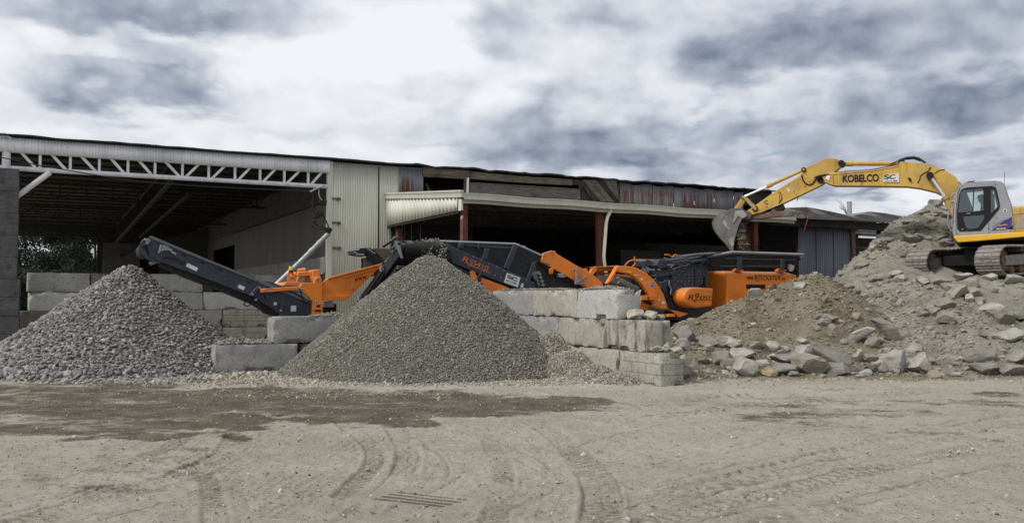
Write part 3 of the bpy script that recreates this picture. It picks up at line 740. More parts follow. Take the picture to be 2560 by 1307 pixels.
# right side wall of the bay, running back from the corner
m = MB(); m.box(-.10, 0.0, .12, 17.8, 0, 5.0); m.box(-.08, 0.0, 17.8, 25, 4.4, 5.0); m.box(-.10, 0, 25, VR, 0, 5.0)
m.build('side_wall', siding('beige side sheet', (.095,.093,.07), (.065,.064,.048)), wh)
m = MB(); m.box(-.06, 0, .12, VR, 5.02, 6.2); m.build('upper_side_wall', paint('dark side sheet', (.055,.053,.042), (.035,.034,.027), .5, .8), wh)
m = MB(); m.bar((-.13, .12, 5.0), (-.13, 17.8, 5.0), .06); m.build('wall_seam', INTB, wh)
m = MB(); m.box(1.5, 1.6, 17, 26, 0, 5); m.box(0, 1.6, 16.9, 17, 0, 5); m.box(0, 1.6, 26, 26.1, 0, 5); m.build('doorway_sky_block', INT, wh)  # dark enclosure added to keep bright sky out of the doorway

# --- beige corrugated front wall with corner trim, bracket holes and galvanised patch
uB = bu(1057)
corr('front_wall', .07, uB - bu(0)*0 , 0, TOP - .02, 0, .088, .018, BEIGE, wh, wob=.015)
m = MB(); m.box(-.10, .10, -.045, .10, 0, TOP - .01); m.build('corner_trim', BEIGE, wh, .008)
m = MB(); us_ = bu(945); m.box(us_ - .02, us_ + .02, -.035, -.02, 2.2, TOP - .1); m.build('wall_seam', ROOFD, wh)
corr('galvanised_patch', bu(994), uB - .02, zt(1020, 484), TOP - .06, -.035, .088, .020, siding('rusty galvanised patch', (.24,.26,.30), (.17,.19,.22), .95, 6.42), wh)
m = MB()
for (x0, x1, y) in ((829, 850, 497), (829, 851, 557), (829, 852, 620)):
    a = B.uz(x0, y - 3); b = B.uz(x1, y + 3); m.box(a[0], a[0] + (b[0]-a[0])*.45, -.06, -.02, b[1], a[1]); m.box(a[0] + (b[0]-a[0])*.55, b[0], -.07, -.02, b[1] - .02, a[1] + .01)
m.each('wall_bracket', RUSTS, wh, .004)

# --- timber strip above the lean-to
def beam(name, pts, v0, v1, mat, bev=.012):
    return MB().prism(B.poly(pts, v0), v0, v1).build(name, mat, wh, bev)
beam('fascia_board', [(1057, 418), (1178, 427), (1178, 442), (1057, 435)], -.10, .02, WOODH)
beam('fascia_board', [(1057, 435), (1178, 442), (1178, 448), (1057, 441)], -.06, .06, WOODH)
beam('fascia_board', [(1178, 428), (1300, 440), (1431, 448), (1431, 463), (1300, 456), (1178, 447)], -.14, .02, WOODH)
beam('window_post', [(1168, 444), (1173, 444), (1172, 484), (1167, 484)], -.10, .0, WPAINT)
beam('window_post', [(1161, 446), (1166, 446), (1166, 484), (1161, 484)], .05, .15, WOODH)
beam('plywood_panel', [(1174, 457), (1451, 474), (1452, 499), (1174, 484)], -.05, -.02, WOODP)
beam('panel_rail', [(1174, 455.5), (1451, 472), (1451, 474.5), (1174, 458)], -.09, -.03, WOODP)
beam('window_bracket', [(1431, 448), (1455, 450), (1455, 470), (1448, 474), (1448, 462), (1431, 462)], -.08, .05, WOODD)
beam('diagonal_strut', [(1063, 458), (1067, 457), (1080, 482), (1073, 482)], .6, .7, WOODH)
for a in range(7):
    x = 1440 + a * 17
    MB().prism([q for q in B.poly([(max(1453, x), 449 + max(0, (1453 - x)) * .9), (max(1453.5, min(1549, x + 16)), 449.5), (min(1549, x + 62), 505), (min(1549, x + 46), 505)], -.08 - .02 * (a % 3))], -.08 - .022 * (a % 3), .0).build('diagonal_plank', WOODH if a % 3 else WOODD, wh, .01)
beam('backing_board', [(1453, 450), (1549, 456), (1549, 506), (1453, 500)], .01, .05, WOODD)
uR0, uR1 = bu(1549), bu(1858)
RUSTM = siding('rusty galvanised sheet', (.235,.245,.265), (.165,.165,.175), 1.0, 6.50)
nR = 12
for a in range(nR):
    x0 = uR0 + (uR1 - uR0) * a / nR; x1 = uR0 + (uR1 - uR0) * (a + 1) / nR - .02
    corr('rusted_sheet', x0, x1, 5.2, TOP - .03 - .05 * (a % 2), -.05 - .012 * (a % 2), .10, .018, RUSTM, wh, ragged=.03)
beam('end_boarding', [(1856, 470), (1925, 474), (1937, 492), (1937, 520), (1856, 512)], -.04, .02, WOODD)
# dark openings: the far inside of the building behind the timber strip and the lean-to
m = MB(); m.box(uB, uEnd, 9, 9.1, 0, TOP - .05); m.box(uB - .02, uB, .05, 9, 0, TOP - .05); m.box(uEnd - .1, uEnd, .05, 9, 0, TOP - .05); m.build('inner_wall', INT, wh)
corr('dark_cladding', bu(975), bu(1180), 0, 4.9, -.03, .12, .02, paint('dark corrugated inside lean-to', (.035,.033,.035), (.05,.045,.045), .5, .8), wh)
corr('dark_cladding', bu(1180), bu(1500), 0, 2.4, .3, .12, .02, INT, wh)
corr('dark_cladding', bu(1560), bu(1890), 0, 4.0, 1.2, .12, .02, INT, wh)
MB().prism(B.poly([(1553, 624), (1650, 628), (1652, 670), (1553, 668)], -1.5), -1.5, -1.44).build('grey_plank_panel', paint('grey planks', (.11,.105,.095), (.07,.066,.06), .7, .9, 1.0), wh)

# --- end pier on the far left
pr = thing('concrete_pier', Frame(*B.w(uL, -.35, 0)[:2], 27.5), 'dark board-marked concrete pier carrying the left end of the white truss', 'pier')
PF = Frame(*B.w(uL, -.35, 0)[:2], 27.5)
m = MB(); ue = PF.U(42); z1, z2 = PF.p(20, 421).z, PF.p(20, 697).z; zz = z2
n = 10
for i in range(n):
    a, b = z2 + (z1 - z2) * i / n, z2 + (z1 - z2) * (i + 1) / n
    m.box(-1, ue + .005 * ((i * 7) % 3 - 1), .004 * (i % 2), .8, a, b - .006); m.box(-1, ue - .02, .02, .79, b - .008, b)
m.build('shaft', PIERC, pr, .006)
m = MB(); ue2 = PF.U(49)
for i in range(4): m.box(-1, ue2 + .01 * (i % 2), -.12 + .01 * (i % 2), .85, z2 * i / 4, z2 * (i + 1) / 4 - .012)
m.build('plinth', PIERC, pr, .01)

# --- rooftop rubbish at the far left, vent pipe on the right
m = MB(); rf = B
for k in range(7):
    c = B.p(4 + k * 2.2, 341 - 3 * (k % 3), -.2); m.bar(c, c + Vector((.12 * math.cos(k), .05, .08 * math.sin(k * 2))), .05)
c0 = B.w(bu(9), -.2, TOP + .05)
tr = thing('roof_debris', Frame(c0.x, c0.y, 27.5), 'crumpled pale scrap on the far left end of the roof edge', 'debris', z=0)
off = Vector((bu(9), -.2, 0)); m.v = [tuple(Vector(q) - off) for q in m.v]; m.build('scrap', WPAINT, tr)

# --- the sagging service cable and the bent service mast
def wire(name, pts, r, mat, label, cat):
    m = MB(); m.tube(pts, r, 6); o = m.build(name, mat); return tag(o, label, cat)
cb = [B.p(x, y, -.35) for x, y in ((-20, 388), (40, 402), (100, 414), (170, 426), (235, 437), (290, 446), (350, 454), (420, 460), (500, 466), (580, 470), (660, 474), (740, 476), (772, 479))]
wire('power_cable', [B.w(*q) for q in cb], .018, CABLE, 'thin black cable sagging in front of the white truss', 'cable')
G = Frame(*B.w(0, -.55, 0)[:2], 27.5)
sm = thing('service_mast', G, 'bent grey electrical riser mast with black cables leaning against the beige wall', 'utility mast')
m = MB(); pp = [G.p(x, y, -.0) for x, y in ((821, 584), (760, 645), (690, 712), (655, 748))]; m.tube(pp, .085, 12)
for x, y in ((795, 610), (775, 630), (726, 678)): a = G.p(x, y); m.tube([a, a + (pp[0]-pp[1]).normalized() * .1], .1, 12)
m.build('mast_pipe', PIPEG, sm)
m = MB(); a = G.p(822, 575); m.tube([a + Vector((-.05,0,-.12)), a + Vector((.03,0,.08))], .10, 8); m.box(a.x - .12, a.x + .10, -.1, .1, a.z - .05, a.z + .06); m.build('weatherhead', CABLE, sm, .02)
m = MB()
for pts in (((818, 574), (800, 573), (783, 571), (779, 560), (786, 546), (792, 540)), ((818, 570), (797, 566), (786, 558), (784, 548), (790, 542)), ((822, 568), (815, 552), (808, 538), (805, 528)), ((795, 532), (785, 520), (780, 505), (784, 492), (778, 482), (770, 478)), ((796, 475), (800, 492), (806, 504)), ((788, 535), (780, 524), (783, 500))):
    m.tube([G.p(x, y) for x, y in pts], .022, 6)
m.each('cable', CABLE, sm)
m = MB()
for x, y, s in ((808, 508, .11), (802, 505, .08), (797, 534, .13), (790, 540, .1), (803, 538, .08), (812, 503, .06)):
    a = G.p(x, y); m.box(a.x - s, a.x + s, -.08, .08, a.z - s * .7, a.z + s * .7)
m.each('junction_box', CABLE, sm, .02)
m = MB(); m.tube([G.p(x, y) for x, y in ((775, 480), (790, 472), (806, 466), (812, 463))], .03, 8); m.tube([G.p(x, y) for x, y in ((797, 474), (797, 484), (800, 494), (806, 503))], .025, 8); m.build('conduit', PIPEG, sm)

# ================================================================== lean-to in front of the right half
E0 = Vector((-1.5, 26.1, 0)); E = Frame(E0.x, E0.y, 27.5)
lt = thing('lean_to_shed', E, 'lean-to roof on red posts with beige gutter and beige gable panel', 'shed')
ez = 4.72; du = 6.62
uX = E.U(1985)
def gz(u): return ez - .10 * max(0, u) / 13.0
m = MB()
n = 40
for i in range(n):
    a, b = uX * i / n, uX * (i + 1) / n; za, zb = gz(a) + .012 * math.sin(a * 2.1), gz(b) + .012 * math.sin(b * 2.1)
    for (v0, v1, d0, d1) in ((-.16, .02, -.0, -.035), (-.15, .0, -.035, -.16), (-.17, .02, -.16, -.20), (-.06, .06, -.20, -.30)):
        m.add([(a, v0, za + d1), (b, v0, zb + d1), (b, v1, zb + d1), (a, v1, za + d1), (a, v0, za + d0), (b, v0, zb + d0), (b, v1, zb + d0), (a, v1, za + d0)], [(0,1,2,3),(4,7,6,5),(0,4,5,1),(2,6,7,3)])
m.build('gutter', GUTTER, lt)
us = np.linspace(-.1, uX, 60); rows = []
for v, z in ((-.1, ez - .01), (3.3, 5.03), (du, 5.36)): rows.append(np.stack([us, us * 0 + v, us * 0 + z - .1 * np.clip(us, 0, 99) / 13 * (1 - v / du)], 1))
r_ = np_mesh('lean_to_roof', np.concatenate(rows), grid_faces(60, 3), GUTTER, lt); md = r_.modifiers.new('thickness', 'SOLIDIFY'); md.thickness = .03; md.offset = -1
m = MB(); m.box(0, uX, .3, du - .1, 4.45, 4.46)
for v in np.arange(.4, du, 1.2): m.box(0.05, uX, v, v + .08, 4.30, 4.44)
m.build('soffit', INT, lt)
# gable end facing left: rake trim and ribbed panel (plane u = 0)
def rake(v): return 4.74 + (5.36 - 4.74) * v / du
m = MB(); vs = []
m.add([(-.09, -.16, rake(0)-.17), (.0, -.16, rake(0)-.17), (.0, du, rake(du)-.17), (-.09, du, rake(du)-.17), (-.09, -.16, rake(0)+.02), (.0, -.16, rake(0)+.02), (.0, du, rake(du)+.02), (-.09, du, rake(du)+.02)], [(0,1,2,3),(4,7,6,5),(0,4,5,1),(1,5,6,2),(2,6,7,3),(3,7,4,0)])
m.add([(-.12, -.17, rake(0)-.01), (.0, -.17, rake(0)-.01), (.0, du, rake(du)-.01), (-.12, du, rake(du)-.01), (-.12, -.17, rake(0)+.05), (.0, -.17, rake(0)+.05), (.0, du, rake(du)+.05), (-.12, du, rake(du)+.05)], [(0,1,2,3),(4,7,6,5),(0,4,5,1),(1,5,6,2),(2,6,7,3),(3,7,4,0)])
m.build('rake_trim', GUTTER, lt, .008)
corr('gable_panel', .18, du - .02, 4.22, lambda v: rake(v) - .15, -.0, .30, .06, BEIGE, lt, along='v', prof='rib')
m = MB(); m.box(-.035, .03, -.05, .17, 4.2, 4.56); m.build('corner_trim', BEIGE, lt, .006)
m = MB(); m.box(.0, .08, .2, du, 4.14, 4.2); m.build('gable_beam', INT, lt, .01)
def post(px, w, z=4.46, v=.12, d=.2):
    u = E.U(px, v); MB().box(u - w / 2, u + w / 2, v, v + d, 0, z).build('post', REDP, lt, .008)
post(1163, .17); post(1892, .18); post(1000, .2, 4.1, 6.0)
u = E.U(1503, .15); MB().prism([(u - .13, 4.45), (u + .14, 4.45), (u + .10, 3.6), (u + .06, 0), (u - .08, 0), (u - .10, 3.6)], .15, .33).build('post', REDP, lt, .01)
u = E.U(1870, 1.5); MB().box(u - .12, u + .3, 1.5, 1.8, 0, 4.3).build('post', REDP, lt, .01)
m = MB(); m.tube([E.p(x, y, -.10) for x, y in ((1528, 517), (1527, 526), (1519, 543), (1516, 556), (1510, 640), (1511, 652), (1518, 700))], .065, 4); m.build('downpipe', GUTTER, lt)
MB().prism(E.poly([(1153, 540), (1158, 540), (1156, 547), (1153, 548)], -.05), -.08, -.03).build('gutter_outlet', GUTTER, lt)
# crumpled canopy further right, its blue-grey back wall and dark beam
cp = thing('crumpled_canopy', E, 'sagging torn canopy roof with buckled grey flashing behind the excavator arm', 'canopy')
top = [(1930, 521), (1965, 520), (2014, 518), (2031, 520), (2075, 529), (2131, 540), (2150, 536), (2172, 529), (2210, 533), (2282, 545)]
bot = [(1930, 546), (1965, 541), (2014, 545), (2031, 548), (2075, 549), (2131, 550), (2150, 551), (2172, 552), (2210, 556), (2282, 560)]
pt = [E.p(x, y, .1 + .06 * (i % 2)) for i, (x, y) in enumerate(top)]; pb = [E.p(x, y, .16 - .05 * (i % 2)) for i, (x, y) in enumerate(bot)]; pm = [(a * .55 + b * .45) + Vector((0, -.07 if i % 2 else .03, 0)) for i, (a, b) in enumerate(zip(pt, pb))]
def sheet(name, rows, mat, par, th=.03):
    n = len(rows[0]); o = np_mesh(name, np.array([list(p) for r in rows for p in r]), grid_faces(n, len(rows)), mat, par); s = o.modifiers.new('thickness', 'SOLIDIFY'); s.thickness = th; return o
sheet('flashing', [pt, pm, pb], CANOPY, cp)
sheet('canopy_roof', [[p + Vector((0, 0, .005)) for p in pt], [p + Vector((0, 3.5, -.06)) for p in pt]], CANOPY, cp)
u0, u1 = E.U(1925, .5), E.U(2240, .5)
MB().box(u0, u1, .45, .8, E.p(2080, 569, .5).z, E.p(2080, 551, .5).z).build('lintel', INT, cp, .01)
MB().box(u0 + .4, u1 + 1, 3.2, 3.4, 4.12, 5.0).build('rear_sky_cover', INT, cp)  # added cover that closes the bright sky gap behind the canopy
ua, ub = E.U(1997, .85), E.U(2128, .85)
for k in range(6):
    a, b = ua + (ub - ua) * k / 6, ua + (ub - ua) * (k + 1) / 6 - .025
    corr('back_sheet', a, b, 0, E.p(2060, 568, .85).z - .02 * (k % 2), .85 + .02 * (k % 2), .11, .012, BLUEG, cp)
MB().box(ub, E.U(2138, .85), .8, .95, 0, E.p(2130, 566, .85).z).build('frame_post', WOODH, cp, .01)
MB().box(E.U(1905, 3), E.U(1992, 3), 3, 3.1, 0, 5.0).build('inner_partition', paint('dark inner partition', (.022,.023,.027), (.03,.03,.034), .5, .8), cp)  # height raised to close the bright sky slit above the opening
MB().box(E.U(2203, .6), E.U(2216, .6), .6, .8, 0, 4.3).build('post', WOODD, cp, .01)
MB().prism(E.poly([(2138, 578), (2205, 582), (2205, 587), (2138, 584)], 3), 3, 3.15).build('pale_beam', CANOPY, cp)
MB().prism(E.poly([(2138, 617), (2205, 619), (2205, 622), (2138, 620)], 3), 3, 3.1).build('lower_rail', WOODH, cp)
MB().box(E.U(2178, 3), E.U(2182, 3), 2.98, 3.05, 0, 4.0).build('pole', WPAINT, cp)
for pts in (((2027, 522), (2010, 578), (1992, 636)), ((2127, 571), (2129, 600), (2133, 648))):
    q = [E.p(x, y, -.05 if x < 2100 else .75) for x, y in pts]
    o = MB(); o.tube([E.w(*a) for a in q], .017, 6); tag(o.build('red_strap', paint('red strap', (.15,.022,.022), (.12,.02,.02), .3, .7)), 'taut red strap slanting down from the buckled canopy edge' if pts[0][0] < 2100 else 'dark red strap hanging along the right edge of the blue grey sheets', 'strap')
VF = Frame(*at(2125, 600, 37)[:2], 0)
vp = thing('vent_pipe', VF, 'round grey metal vent pipe standing on the canopy roof', 'vent pipe')
m = MB(); z0, z1 = VF.p(2125, 540).z, VF.p(2125, 504).z; m.tube([(0, 0, z0 - .4), (0, 0, z1)], .095, 16); m.tube([(0, 0, z1 - .05), (0, 0, z1)], .102, 16); m.build('pipe', PIPEG, vp)
wd = thing('dry_weed', VF, 'dry bare weed stalks growing on the roof left of the vent pipe', 'weed')
m = MB()
for k in range(9):
    a = VF.p(2118 - (k % 3), 538); b = a + Vector((-.12 - .1 * random.random() - .02 * k, .05 * (k % 3 - 1), .25 + .4 * random.random())); m.tube([a, (a + b) / 2 + Vector((.03, 0, .06)), b, b + Vector((-.06, 0, .02))], .007, 4)
m.build('stalks', WOODH, wd)

# far shed wall right of the canopy
fs = thing('far_shed', Frame(*at(2170, 700, 44)[:2], 27.5), 'dim open shed seen through the gap right of the blue grey sheets', 'shed')
FS = Frame(*at(2170, 700, 44)[:2], 27.5)
MB().box(-4, 6, 2, 2.1, 0, FS.p(2170, 586).z).build('back_wall', INT, fs); MB().box(-4, 6, -.5, 2.2, FS.p(2170, 580).z, FS.p(2170, 577).z).build('roof', CANOPY, fs)
# ================================================================== concrete blocks
def block_mesh(L, H=.6, T=.6, seed=0, tongue=.10, rough=1.0):
    """cast block: rounded chipped edges, V tongue on the u=0 end and matching groove on the other"""
    nx, ny, nz = max(6, int(L / .07)), 8, 9
    def axis(n, l, e=.028):
        a = np.linspace(e, l - e, n); return np.concatenate([[0, e * .35], a, [l - e * .35, l]])
    xs, ys, zs = axis(nx, L), axis(ny, T), axis(nz, H)
    idx = {}; V = []; F = []
    def vid(i, j, k):
        if (i, j, k) not in idx: idx[(i, j, k)] = len(V); V.append((xs[i], ys[j], zs[k]))
        return idx[(i, j, k)]
    X, Y, Z = len(xs) - 1, len(ys) - 1, len(zs) - 1
    for i in range(X):
        for k in range(Z):
            F.append((vid(i,0,k), vid(i+1,0,k), vid(i+1,0,k+1), vid(i,0,k+1))); F.append((vid(i+1,Y,k), vid(i,Y,k), vid(i,Y,k+1), vid(i+1,Y,k+1)))
    for i in range(X):
        for j in range(Y):
            F.append((vid(i,j,Z), vid(i+1,j,Z), vid(i+1,j+1,Z), vid(i,j+1,Z))); F.append((vid(i+1,j,0), vid(i,j,0), vid(i,j+1,0), vid(i+1,j+1,0)))
    for j in range(Y):
        for k in range(Z):
            F.append((vid(0,j+1,k), vid(0,j,k), vid(0,j,k+1), vid(0,j+1,k+1))); F.append((vid(X,j,k), vid(X,j+1,k), vid(X,j+1,k+1), vid(X,j,k+1)))
    V = np.array(V); c = np.array([L, T, H]) / 2
    q = V - c; d = c - np.abs(q)                      # distance to each face
    ds = np.sort(d, axis=1); e = ds[:, 1]             # distance to the nearest edge
    P = V + seed * 7.7
    chip = np.clip(fbm(P * 6, 4, seed) - .02, 0, 1) * .05 * rough
    pull = np.clip(1 - e / .045, 0, 1) * (chip + .004)
    big = np.clip(fbm(P * 2.3, 3, seed + 9) - .14, 0, 1) * .26 * np.clip(1 - e / .10, 0, 1) * rough
    near = (d < .05) | (d < ds[:, 1:2] + 1e-6)
    V = V - np.sign(q) * np.where(d < .055, (pull + big)[:, None], 0)
    V = V + (fbm(P * 3, 3, seed + 4) * .004)[:, None] * np.sign(q)
    V[:, 0] += (xs[0] - 1e-9) + tongue * np.where(True, -(1 - np.clip(np.abs(q[:, 1]) / (T / 2), 0, 1)) * np.clip(1 - np.minimum(V[:, 0], L - V[:, 0]) / .18, 0, 1), 0)
    V[:, 2] -= 0
    me = bpy.data.meshes.new('concrete_block'); me.from_pydata(V.tolist(), [], F); me.update(); me.shade_smooth(); me.set_sharp_from_angle(angle=R(40))
    return me

bseed = [0]
def block(fr, u0, u1, z, mat, label, group, v=0.0, seedrough=1.0, gap=.012, yaw=0.0, H=.595):
    bseed[0] += 1
    me = block_mesh(u1 - u0 - gap, H, .6, bseed[0], .045, seedrough)
    o = bpy.data.objects.new('concrete_block', me); COL.objects.link(o); me.materials.append(mat)
    jr = random.Random(bseed[0] * 7); o.location = fr.w(u0 + gap / 2, v + jr.uniform(-.018, .018), z); o.rotation_euler = (jr.uniform(-.004, .004), jr.uniform(-.005, .005), fr.a + yaw + jr.uniform(-.012, .012))
    return tag(o, label, 'concrete block', group)

# --- stepped wall on the right of the gravel (runs back to the left); face v=0 looks left
W1 = Frame(2.08, 17.5, 117.5)
def rw(px): return W1.U(px)
def mir(fr, u0, u1, z, mat, label, group, **k):       # face at v=0 with the body behind it (v<0)
    return block(fr, u0, u1, z, mat, label, group, v=-.6, **k)
GW = 'blocks of the stepped wall right of the gravel pile'
e1 = rw(1542)
mir(W1, e1, rw(1440), 1.2, CONCW, 'clean pale concrete block at the near end of the top course beside the gravel', GW, seedrough=1.8)
mir(W1, rw(1440), rw(1331), 1.2, CONCT, 'tan concrete block second from the near end in the top course of the stepped wall', GW, seedrough=1.8)
mir(W1, rw(1331), rw(1228), 1.2, CONC, 'grey concrete block third from the near end of the top course, touching the gravel', GW, seedrough=1.8)
e2 = rw(1612)
mir(W1, e2, rw(1507), .6, CONCS, 'black-streaked concrete block at the near end of the middle course, under three boulders', GW, seedrough=1.8)
mir(W1, rw(1507), rw(1395), .6, CONCT, 'tan concrete block with dark top edge, second in the middle course of the stepped wall', GW, seedrough=1.8)
mir(W1, rw(1395), rw(1295), .6, CONC, 'plain grey concrete block in the middle course, partly buried by gravel', GW, seedrough=1.8)
mir(W1, rw(1295), rw(1215), .6, CONC, 'grey block farthest back in the middle course, almost hidden by the gravel pile', GW)
e3 = rw(1653)
mir(W1, e3, rw(1546), 0, CONCB, 'concrete block with a brick pattern at the near bottom corner of the stepped wall', GW, seedrough=1.8)
mir(W1, rw(1546), rw(1425), 0, CONCT, 'tan concrete block in the bottom course beside the brick patterned one', GW, seedrough=1.8)
mir(W1, rw(1425), rw(1325), 0, CONC, 'grey concrete block in the bottom course, mostly under the spilled gravel', GW)

# --- low wall on the left of the gravel (runs back to the right); face v=0 looks at the camera
W2 = Frame(-5.28, 19.7, 27.5)
GL = 'blocks of the low wall left of the gravel pile'
block(W2, W2.U(684), W2.U(684) + 1.9, .6, CONC, 'grey pitted concrete block in the upper course, left of the gravel pile', GL, seedrough=1.3)
block(W2, W2.U(684) + 1.9, W2.U(684) + 3.8, .6, CONC, 'second grey block of the upper course, running behind the gravel pile', GL)
block(W2, W2.U(540), W2.U(746), 0, CONC, 'rough grey concrete block on the ground with gravel heaped on top, between the two piles', GL, seedrough=1.6)
block(W2, W2.U(746) + .1, W2.U(746) + 2.0, 0, CONCD, 'dark block in the bottom course, disappearing under the gravel pile', GL)

# --- block wall just inside the open bay, and the courses along its right side wall
W3 = Frame(*B.w(0, .9, 0)[:2], 27.5)
GB = 'blocks of the wall inside the open bay'
rowz = [1.8, 1.2, .6, 0.0]
w3 = lambda px: W3.U(px)
block(W3, w3(69), w3(226), 1.8, CONC, 'leftmost grey block in the top course of the wall inside the open bay', GB)
block(W3, w3(228), w3(372), 1.8, CONCD, 'dark block in the top course, just behind the cobble pile tip', GB)
block(W3, w3(374), w3(508), 1.8, CONC, 'grey weathered block in the top course, right of the cobble pile tip', GB)
block(W3, w3(73), w3(232), 1.2, CONCW, 'leftmost pale block in the second course of the wall inside the open bay', GB)
block(W3, w3(232), w3(367), 1.2, CONC, 'block in the second course hidden behind the cobble pile', GB)
block(W3, w3(367), w3(508), 1.2, CONC, 'grey block in the second course, just right of the cobble pile', GB)
block(W3, w3(509), w3(660), 1.2, CONCW, 'pale block in the second course under the long dark conveyor', GB)
block(W3, w3(48), w3(132), .6, CONCD, 'dark brown stained block in the third course beside the pier', GB)
block(W3, w3(133), w3(290), .6, CONC, 'grey block in the third course behind the left flank of the cobble pile', GB)
block(W3, w3(290), w3(425), .6, CONC, 'block in the third course wholly behind the cobble pile', GB)
block(W3, w3(425), w3(557), .6, CONC, 'grey block in the third course at the right foot of the cobble pile', GB)
block(W3, w3(48), w3(200), 0, CONC, 'bottom course block by the pier, half buried', GB)
block(W3, w3(425), w3(557), 0, CONC, 'bottom course block at the right foot of the cobble pile', GB)
block(W3, w3(559), w3(692), .6, CONCB, 'tan brick-patterned block in the third course, under the conveyor', GB, v=-.05)
block(W3, w3(559), w3(692), 0, CONCB, 'tan brick-patterned block in the bottom course, left of the pitted grey block', GB, v=-.05)
block(W3, w3(661), w3(800), 1.2, CONC, 'grey block in the second course behind the orange chassis', GB)
block(W3, w3(640), w3(788), 1.8, CONC, 'grey block in the top course behind the orange hood', GB, v=.1)
block(W3, w3(592), w3(640) - .03, 1.75, CONCD, 'dark block end beside the grey one behind the leaning mast', GB, v=.15)
W4 = Frame(*B.w(-.12, 0, 0)[:2], 117.5)
GS = 'blocks along the right side wall of the open bay'
js = [820, 806, 789, 737, 696, 636, 598]
us4 = [max(.05, W4.U(px)) for px in js]
nm = ['nearest', 'second', 'third', 'fourth', 'fifth', 'farthest']
for a in range(6):
    o = block(W4, us4[a], us4[a + 1], 2.42, CONC, '%s block from the corner in the course along the open bay side wall' % nm[a], GS, v=-.5, H=.62)

# ================================================================== gravel piles
def cone(P, c, h, slope, tip=.25):
    r = np.sqrt((P[:, 0] - c[0]) ** 2 + (P[:, 1] - c[1]) ** 2 + tip ** 2) - tip
    return h - slope * r

def jitter_grid(x0, x1, y0, y1, s, r):
    X, Y = np.meshgrid(np.arange(x0, x1, s), np.arange(y0, y1, s)); P = np.stack([X.ravel(), Y.ravel()], 1)
    return P + r.uniform(-.5, .5, P.shape) * s

ICO = rock_templates(6, 1, 5, .10, 11, .35)                       # 42-vertex stones
def ico20(n, seed):
    r = np.random.default_rng(seed); out = []
    for k in range(n):
        bm = bmesh.new(); bmesh.ops.create_icosphere(bm, subdivisions=1, radius=1); bm.free()
        g = (1 + 5 ** .5) / 2
        v = np.array([(-1,g,0),(1,g,0),(-1,-g,0),(1,-g,0),(0,-1,g),(0,1,g),(0,-1,-g),(0,1,-g),(g,0,-1),(g,0,1),(-g,0,-1),(-g,0,1)], float) / 1.902
        f = np.array([(0,11,5),(0,5,1),(0,1,7),(0,7,10),(0,10,11),(1,5,9),(5,11,4),(11,10,2),(10,7,6),(7,1,8),(3,9,4),(3,4,2),(3,2,6),(3,6,8),(3,8,9),(4,9,5),(2,4,11),(6,2,10),(8,6,7),(9,8,1)])
        v *= (1 + r.uniform(-.28, .22, 12))[:, None]; v *= 1 + r.uniform(-.35, .35, 3); v /= np.abs(v).max(); out.append((v, f))
    return out
I20 = ico20(10, 5)

def heap(name, label, hfun, box, step, mat, stones, smat, seed, cat='pile', zmin=.012, base=None):
    r = np.random.default_rng(seed); x0, x1, y0, y1 = box
    o = bpy.data.objects.new(name, None); COL.objects.link(o); o.location = (0, 0, 0); tag(o, label, cat)
    xs, ys = np.arange(x0, x1, step), np.arange(y0, y1, step); X, Y = np.meshgrid(xs, ys); P = np.stack([X.ravel(), Y.ravel()], 1)
    h = hfun(P); F = grid_faces(len(xs), len(ys)); keep = (h[F] > -.08).any(1); F = F[keep]
    used = np.unique(F); remap = np.zeros(len(P), int); remap[used] = np.arange(len(used))
    V = np.stack([P[:, 0], P[:, 1], np.maximum(h, -.1)], 1)[used]
    np_mesh('mound', V, remap[F], mat, o, smooth=True)
    return o, r

# --- main pile of fine gravel under the head drum
A1 = at(1078, 652, 20.0)
def h_gravel(P):
    w = .10 * fbm(P * .8, 3, 81)
    Q = P + np.stack([w, w * .5], 1)
    h = cone(Q, (A1.x, A1.y), A1.z + .09, .855, .40) + .06 * fbm(P * 1.1 + 9, 3, 87) * np.clip(np.hypot(P[:, 0] - A1.x, P[:, 1] - A1.y), 0, 1)
    foot = np.clip((.5 - h) / 1.2, 0, 1)
    h = h + .20 * foot ** 2 + .035 * fbm(P * 2.2, 3, 82)
    return h
gp, r = heap('gravel_pile', 'tall cone of fine grey brown gravel in the bay of concrete blocks', h_gravel, (A1.x - 4.2, A1.x + 4.2, A1.y - 4.2, A1.y + 2.6), .06, GRAVEL, None, None, 3)
P = jitter_grid(A1.x - 4, A1.x + 4, A1.y - 4, A1.y + 1.8, .025, r); h = h_gravel(P)
thin = (h > .0) & (r.uniform(size=len(P)) < np.clip(h * 9 + .25, 0, 1)); P, h = P[thin], h[thin]
sz = np.exp(r.normal(size=len(P)) * .28) * .0192
st = scatter('stones', np.concatenate([P, (h + sz * .15 + r.uniform(-.012, .018, len(P)))[:, None]], 1), sz, I20, GRAVEL, gp, 4); tag(st, kind='stuff')

